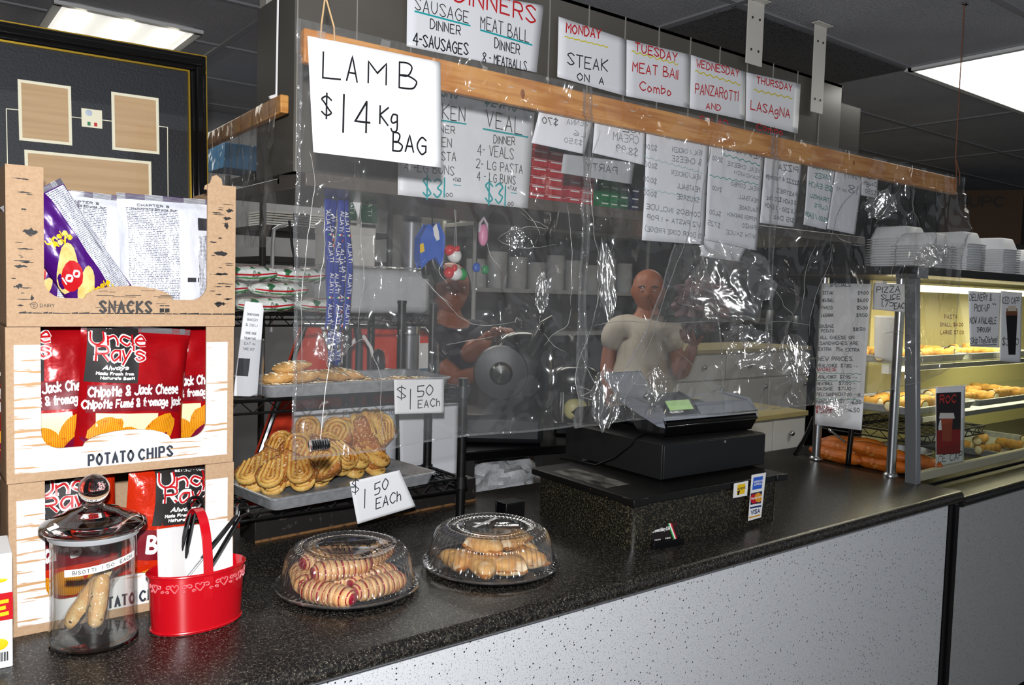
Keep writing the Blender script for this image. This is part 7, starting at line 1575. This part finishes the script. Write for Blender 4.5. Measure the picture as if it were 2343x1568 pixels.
for z, y1_ in ((1.155, 1.92), (1.335, 1.90)):
    mb = MB(); mb.box(2.96, CX1, 1.50 if z > 1.2 else 1.44, y1_, z, z+.006); mb.build('shelf', clear('shelf_glass', tint=(.92, .95, .92), base=.06, edge=.4, rough=.03, haze=.02), t, world=True)
    mb = MB(); mb.box(2.96, CX1, (1.50 if z > 1.2 else 1.44)-.006, 1.50 if z > 1.2 else 1.44, z-.010, z+.008); mb.build('shelf_rail', STEEL, t, world=True)
for (y, z, x0) in ((1.62, 1.63, 2.98), (1.60, 1.318, 3.02), (1.55, 1.14, 3.4)):
    mb = MB(); mb.tube([(x0, y, z), (5.9, y, z)], .014 if z > 1.5 else .011, 10); mb.build('tube', mat('case_tube', '#fff3c4', .5, emit=4.0), t, world=True)
    mb = MB(); mb.box(x0-.03, x0, y-.014, y+.014, z-.014, z+.02); mb.build('tube_socket', WHITEP, t, world=True)
area('case_light', (3.9, 1.60, 1.60), 1.9, .05, 14, col=(1, .90, .62))
area('case_light', (3.7, 1.60, 1.30), 1.4, .04, 2.2, col=(1, .90, .62))
# window lettering PASTA
mb = MB(); fg = lambda s, q: V((s, yg(q)-.0012, q))
def gw(mb, txt, x0, y0, x1, y1, h_, th):
    a, b = PY(x0, y0, 1.407), PY(x1, y1, 1.407); k = (a-CAM).dot(FW)/F; write(mb, txt, a.x, a.z, b.x, b.z, h_*k, th*k, fg, gap=1.9)
gw(mb, 'PASTA', 2167, 730, 2196, 730, 9, 1.8); gw(mb, 'SMALL $4.00', 2156, 747, 2209, 747, 8, 1.8); gw(mb, 'LARGE $7.00', 2156, 765, 2209, 765, 8, 1.8)
mb.build('window_lettering', mat('red_brown_lettering', '#8a2d16', .5), t, world=True)
mb = MB(); a, b = PY(2140, 716, 1.9), PY(2230, 790, 1.9)
# trays in the case
def case_tray(px_, y0, y1, z, L_, label): return tray((px_+L_/2, (y0+y1)/2, z), L_, y1-y0, .028, label, 0, 'aluminium trays in the display case')
BISC2 = mat('case_pastry', '#d9a850', .6, layers=[('noise', (35, 35, 35), 4, .4, .7, '#b9792a')], bump=('noise', (70, 70, 70), 3, .5, .004))
def roll_pastry(label=None):
    t = root('cream_roll', (0, 0, 0), label or 'x', 'pastry', 'cream rolls in the display case'); mb = MB()
    def S(u, v): th = 2*math.pi*v; e = 1+.10*math.sin(u*22+2*v*6.28); return V(((u-.5)*.11, .019*math.cos(th)*e, .020+.019*math.sin(th)*e))
    mb.grid(S, 26, 14); mb.build('shell', BISC2, t); mb = MB(); [mb.ball((s_*.054, 0, .020), (.006, .016, .016), 12, 8) for s_ in (-1, 1)]; mb.build('cream', mat('cream_filling', '#eadcae', .5), t); return t
rp = None; SHORT = {'tray of cream rolls on the lower glass shelf nearest the steel posts': 'lower shelf tray by the steel posts', 'tray of cream rolls on the lower glass shelf behind the ice cap poster': 'lower shelf tray behind the ice cap poster', 'tray of pastries on the upper glass shelf nearest the steel posts': 'upper shelf tray by the steel posts', 'tray of pastries on the upper glass shelf behind the delivery sign': 'upper shelf tray behind the delivery sign', 'tray of cakes on the floor of the display case': 'tray on the case floor'}
for z, x0, y0, y1, L_, lb, nn in ((1.1622, 2.965, 1.47, 1.83, .50, 'tray of cream rolls on the lower glass shelf nearest the steel posts', 9), (1.1622, 3.50, 1.47, 1.80, .62, 'tray of cream rolls on the lower glass shelf behind the ice cap poster', 8), (1.3422, 3.0, 1.55, 1.86, .55, 'tray of pastries on the upper glass shelf nearest the steel posts', 7), (1.3422, 3.60, 1.55, 1.86, .60, 'tray of pastries on the upper glass shelf behind the delivery sign', 6), (.9312, 3.70, 1.45, 1.85, .60, 'tray of cakes on the floor of the display case', 5)):
    case_tray(x0, y0, y1, z, L_, lb)
    for k in range(nn):
        lab_ = '%s cream roll on the %s' % (ORD[k], SHORT[lb])
        if rp is None: o = rp = roll_pastry(lab_)
        else: o = copy_tree(rp); o['label'] = lab_
        per = (nn+1)//2; o.location = (x0+.06+(k % per)*(L_-.12)/max(1, per-1), y0+.09+.13*(k//per), z+.0025); o.rotation_euler = (0, 0, rnd(-.4, .4)+(1.57 if k % 2 else 0)); o.scale = (1.1, 1.1, 1.1)
# bread
CRUST = mat('bread_crust', '#c4691c', .5, layers=[('noise', (16, 16, 16), 4, .38, .72, '#8f3f0d'), ('noise', (40, 40, 40), 3, .6, .75, '#e0a050')], bump=('noise', (50, 50, 50), 3, .4, .006))
def loaf():
    t = root('bread_loaf', (0, 0, 0), 'x', 'bread', 'bread loaves at the end of the display case')
    def S(u, v): a = 2*u-1; th = 2*math.pi*v; e = max(0, 1-abs(a)**3)**.6; k = 1+.06*noise.noise(V((u*6, math.cos(th), math.sin(th)))); return V((a*.13, .036*math.cos(th)*e*k, .026+.028*math.sin(th)*e*k))
    mb = MB(); mb.grid(S, 32, 16); mb.build('crust', CRUST, t)
    mb = MB(); mb.grid(lambda u, v: S(.16+.68*u, .24+.05*(v-.5)+.04*math.sin(u*3))+V((0, 0, .002)), 20, 3); mb.build('slit', mat('bread_crumb', '#e9c48a', .8), t); return t
lf = loaf()
lp = [(1895, 1045, 0, 1.25), (1925, 1050, 0, 1.35), (1965, 1068, 0, 1.5), (2010, 1075, 0, 1.2), (2060, 1088, 0, 1.4), (1935, 1035, .045, 1.6), (2000, 1055, .045, 1.3), (2085, 1080, .0, 1.0)]
ll = ['long loaf nearest the cash register behind the first steel post', 'long loaf in the bottom row, second from the cash register', 'long loaf between the two steel posts, bottom row', 'long loaf beside the second steel post, on its register side', 'long loaf between the second steel post and the flat end post', 'long loaf on top of the pile by the first steel post', 'long loaf on top of the pile between the steel posts', 'long loaf lowest at the flat end post']
for k, (px_, py_, dz, rz) in enumerate(lp):
    o = lf if k == 0 else copy_tree(lf); p = PX(px_, py_, 3.0+.02*(k % 3)); o.location = (3.02+.035*(k % 3), min(max(p.y, 1.50), 1.80), ZC0+.0065+.028*(k % 3 == 1)+dz); o.rotation_euler = (rnd(-.1, .1), rnd(-.05, .05), rz+.2); o['label'] = ll[k]
mb = MB(); mb.tube([PX(1950, 970, 2.93), PX(1940, 1062, 2.93)], .010, 10); tag(mb.build('black_rod', BLKPL), 'black upright rod between the bread loaves and the price list', 'rod')
mb = MB(); mb.tube([PY(1862, 955, 2.0), PY(1850, 985, 2.0), PY(1838, 1010, 2.0), PY(1815, 1045, 2.0)], .009, 8); tag(mb.build('black_cable', BLKPL), 'black cable hanging beside the low white cupboard and the first steel post', 'cable')
mb = MB(); q0 = PX(1900, 985, 3.0); q1 = PX(1935, 1012, 3.0); mb.tube([q0, q0.lerp(q1, .7), q1], [.006, .005, .004], 8); mb.ball(q0, .009, 10, 8); tag(mb.build('glass_stirrer', STEEL), 'steel utensil lying across the bread near the first post', 'utensil')
# steel tray rails in the lower case
mb = MB(); wire_shelf(mb, 3.0, 3.5, 1.45, 1.85, 1.09, .03); tag(mb.build('cooling_rack', BLKM), 'black wire cooling rack under the cream rolls by the steel posts', 'rack')
mb = MB(); mb.lathe([(.001, .004), (.10, .004), (.12, .05), (.125, .052), (.12, .054), (.10, 0), (.001, 0)], 32, c=(3.25, 1.66, .932)); tag(mb.build('steel_bowl', STEEL), 'shallow steel bowl behind the loaves in the display case', 'bowl')
# foam containers on top
FOAM = mat('foam_container', '#e3e4e6', .55)
def foam():
    t = root('foam_container', (0, 0, 0), 'x', 'food container', 'foam containers on the display case'); mb = MB()
    rings = []
    for (hw_, hd_, z) in ((.074, .074, .002), (.086, .086, 0), (.088, .088, .003), (.076, .076, .0045), (.062, .062, .046), (.058, .058, .049)): rings.append([(hw_*c, hd_*s, z) for c, s in ((1, .8), (.8, 1), (-.8, 1), (-1, .8), (-1, -.8), (-.8, -1), (.8, -1), (1, -.8))])
    vs_ = [p for q in rings for p in q]; fs = []
    for i in range(5):
        for j in range(8): fs.append((i*8+j, i*8+(j+1) % 8, (i+1)*8+(j+1) % 8, (i+1)*8+j))
    fs.append(tuple(range(40, 48))); mb.add(vs_, fs); mb.build('shell', FOAM, t); return t
fm = None
stk = [(2050, 12, 1.60, 'stack of white foam containers nearest the plastic curtain edge'), (2108, 9, 1.50, 'low stack of white foam containers behind the crinkled curtain end'), (2180, 12, 1.55, 'tallest stack of white foam containers past the curtain edge'), (2262, 11, 1.52, 'stack of white foam containers above the delivery sign'), (2322, 7, 1.50, 'short stack of white foam containers above the iced capp sign'), (2215, 10, 1.72, 'stack of white foam containers behind the tallest one')]
for (px_, nn, yy, lb) in stk:
    x = PY(px_, 640, yy).x
    for k in range(nn):
        if fm is None: o = fm = foam()
        else: o = copy_tree(fm)
        o.location = (x+rnd(-.002, .002), yy, 1.6985+.0095*k); o.rotation_euler = (0, 0, rnd(-.02, .02)); o['label'] = 'one of the '+lb
# ---- notices
SP = []
for i, (a, b) in enumerate((('STEAK', '$9.00'), ('MEATBALL', '$6.00'), ('PANZO', '$5.00'), ('LASAGNA', '$9.50'))): y = 674+17*i; SP += [(a, 1882-.9*i, y, 1882-.9*i+24+3*(len(a) > 6), y, 7, '#2a2d36', 1.2), (b, 1963-i, y, 1988-i, y, 7, '#2a2d36', 1.3)]
SP += [('SPECIALS', 1899, 656, 1946, 656, 8, '#2a2d36', 1.4), ('SAUSAGE', 1875, 750, 1908, 750, 7, '#2a2d36', 1.2), ('POTATO', 1880, 761, 1908, 761, 7, '#2a2d36', 1.2), ('$8.50', 1952, 757, 1980, 757, 7, '#2a2d36', 1.3), ('ALL CHEESE ON', 1877, 776, 1954, 776, 7, '#2a2d36', 1.3), ('SANDWICHES ARE', 1877, 789, 1964, 789, 7, '#2a2d36', 1.3), ('EXTRA  75c EXTRA', 1873, 802, 1966, 805, 7, '#2a2d36', 1.3), ('NEW PRICES.', 1872, 826, 1952, 826, 9, '#2a2d36', 1.5),
       ('VEAL/CHICK', 1872, 840, 1916, 840, 7, '#2a2d36', 1.2), ('$7.85 ->', 1924, 840, 1962, 842, 7, '#2a2d36', 1.2), ('W/CHEESE', 1871, 849, 1914, 849, 7, '#b5262c', 1.4), ('~', 1870, 854, 1970, 856, 1.2, '#2b8a70', 1.3), ('VEAL/CHICK', 1872, 866, 1914, 866, 7, '#2a2d36', 1.2), ('$7.95 ->', 1922, 866, 1960, 867, 7, '#2a2d36', 1.2), ('~', 1869, 871, 1968, 873, 1.2, '#2b8a70', 1.3), ('MEATBALL', 1871, 881, 1906, 881, 7, '#2a2d36', 1.2), ('$7.00 -', 1920, 881, 1956, 881, 7, '#2a2d36', 1.2), ('SAUSAGE', 1870, 893, 1906, 893, 7, '#2a2d36', 1.2), ('$7.00 -', 1918, 893, 1956, 893, 7, '#2a2d36', 1.2),
       ('DELI SANDWICH', 1870, 906, 1928, 906, 7, '#2a2d36', 1.2), ('7.00 ->8', 1930, 906, 1968, 908, 7, '#2a2d36', 1.2), ('~', 1868, 913, 1966, 915, 1.2, '#2b8a70', 1.4), ('PANZO', 1868, 923, 1894, 923, 7, '#2a2d36', 1.3), ('$5.87', 1912, 922, 1932, 922, 7, '#2a2d36', 1.2), ('->6.00', 1940, 924, 1970, 925, 8, '#2a2d36', 1.3), ('WITH CHEESE', 1867, 936, 1916, 936, 7, '#b5262c', 1.5), ('& SAUCE', 1868, 945, 1904, 945, 7, '#b5262c', 1.5), ('->6.50', 1934, 942, 1966, 944, 9, '#2a2d36', 1.3)]
sign('price_list', 'long white handwritten specials price list hanging on the first steel post', 'price list', 0, ((1880, 648), (1994, 650), (1971, 985), (1864, 972)), SP, amp=.004, seed=21, X=2.862)
sign('price_note', 'white pizza slice 1.75 each note hanging on the second steel post', 'note', 0, ((1999, 648), (2087, 651), (2080, 716), (1996, 708)), [('PIZZA', 2006, 670, 2058, 668, 13, '#2a2d36', 1.8), ('SLICE', 2016, 686, 2060, 684, 11, '#2a2d36', 1.8), ('1.75', 2018, 702, 2044, 700, 14, '#2a2d36', 1.8), ('EACh', 2046, 708, 2076, 705, 13, '#2a2d36', 1.8)], amp=.003, seed=22, X=2.845)
sign('paper_sheet', 'blank grey-white sheet hanging below the pizza slice note', 'paper sheet', 0, ((2002, 722), (2052, 724), (2046, 828), (2000, 818)), [], amp=.003, seed=23, X=2.95, m_=mat('pale_paper', '#d6d8dd', .6))
sign('notice', 'white handwritten delivery and pick-up notice taped to the display case glass', 'notice', 1.405, ((2216, 666), (2291, 670), (2288, 796), (2219, 793)), [('DELIVERY &', 2218, 688, 2268, 688, 15, '#1d1d20', 1.8), ('PICK-UP', 2229, 713, 2263, 713, 15, '#1d1d20', 1.8), ('NOW AVAILABLE', 2218, 741, 2279, 741, 15, '#1d1d20', 1.8), ('THROUGH', 2234, 761, 2265, 760, 11, '#1d1d20', 1.6), ('SkipTheDishes!', 2220, 786, 2281, 784, 14, '#1d1d20', 1.8), ('_', 2222, 790, 2280, 789, 0, '#1d1d20', 1.6), ('~', 2270, 696, 2279, 696, 2, '#1d1d20', 1.4), ("'", 2271, 690, 2272, 690, 5, '#1d1d20', 1.4), ("'", 2276, 690, 2277, 690, 5, '#1d1d20', 1.4)], amp=.001, seed=24)
o = sign('poster', 'white iced capp picture sheet with a tall dark cup on the display case glass', 'poster', 1.403, ((2290, 666), (2339, 670), (2335, 830), (2287, 826)), [('ICED CAPP', 2292, 695, 2332, 695, 14, '#2a2526', 1.6), ('$3.00', 2292, 790, 2330, 790, 16, '#2a2526', 1.8)],
     stripes=((((2301, 715), (2328, 715), (2323, 812), (2307, 812)), '#1d1a1c'), (((2303, 706), (2327, 706), (2328, 722), (2301, 722)), '#7a4a32'), (((2307, 700), (2323, 700), (2326, 712), (2304, 712)), '#d8c9b4')), amp=.0008, seed=25)
sign('poster', 'dark red ice cap drink poster on white sheet beside the flat end post', 'poster', 1.396, ((2141, 886), (2209, 882), (2205, 1066), (2141, 1071)), [('ICE CAP', 2142, 1060, 2200, 1050, 17, '#2a2526', 1.8), ('ROC', 2150, 922, 2186, 920, 17, '#c23a35', 3.6)],
     stripes=((((2142, 900), (2199, 897), (2197, 1038), (2142, 1041)), '#2b2527'), (((2143, 985), (2197, 982), (2197, 1037), (2143, 1040)), '#8f2624'), (((2152, 950), (2180, 950), (2176, 1010), (2156, 1010)), '#9c4a35'), (((2150, 945), (2182, 945), (2184, 958), (2148, 958)), '#d6cfca')), amp=.0008, seed=26)
# ---- dark shelf with carton far right
p = PD(2255, 560, 6.2)
t = root('dark_shelf', (p.x, p.y, 0), 'dark tall shelf at the far right end of the shop', 'shelf', rz=R(-55)); mb = MB(); mb.box(-.8, .8, -.02, .4, 0, p.z); mb.build('body', mat('dark_brown_shelf', '#262221', .6), t)
o = root('brown_carton', (p.x-.05, p.y-.0, p.z+.0005), 'dark brown carton with large letters on the tall shelf', 'carton', rz=R(-55)); mb = MB(); mb.box(-.25, .25, -.0, .3, 0, .40); mb.build('carton', mat('dim_kraft', '#4e3a2a', .8), o)
mb = MB(); write(mb, 'MUPC', -.18, .28, .12, .28, .07, .015, lambda s, q: (s, -.003, q)); mb.build('lettering', BLACKP, o)
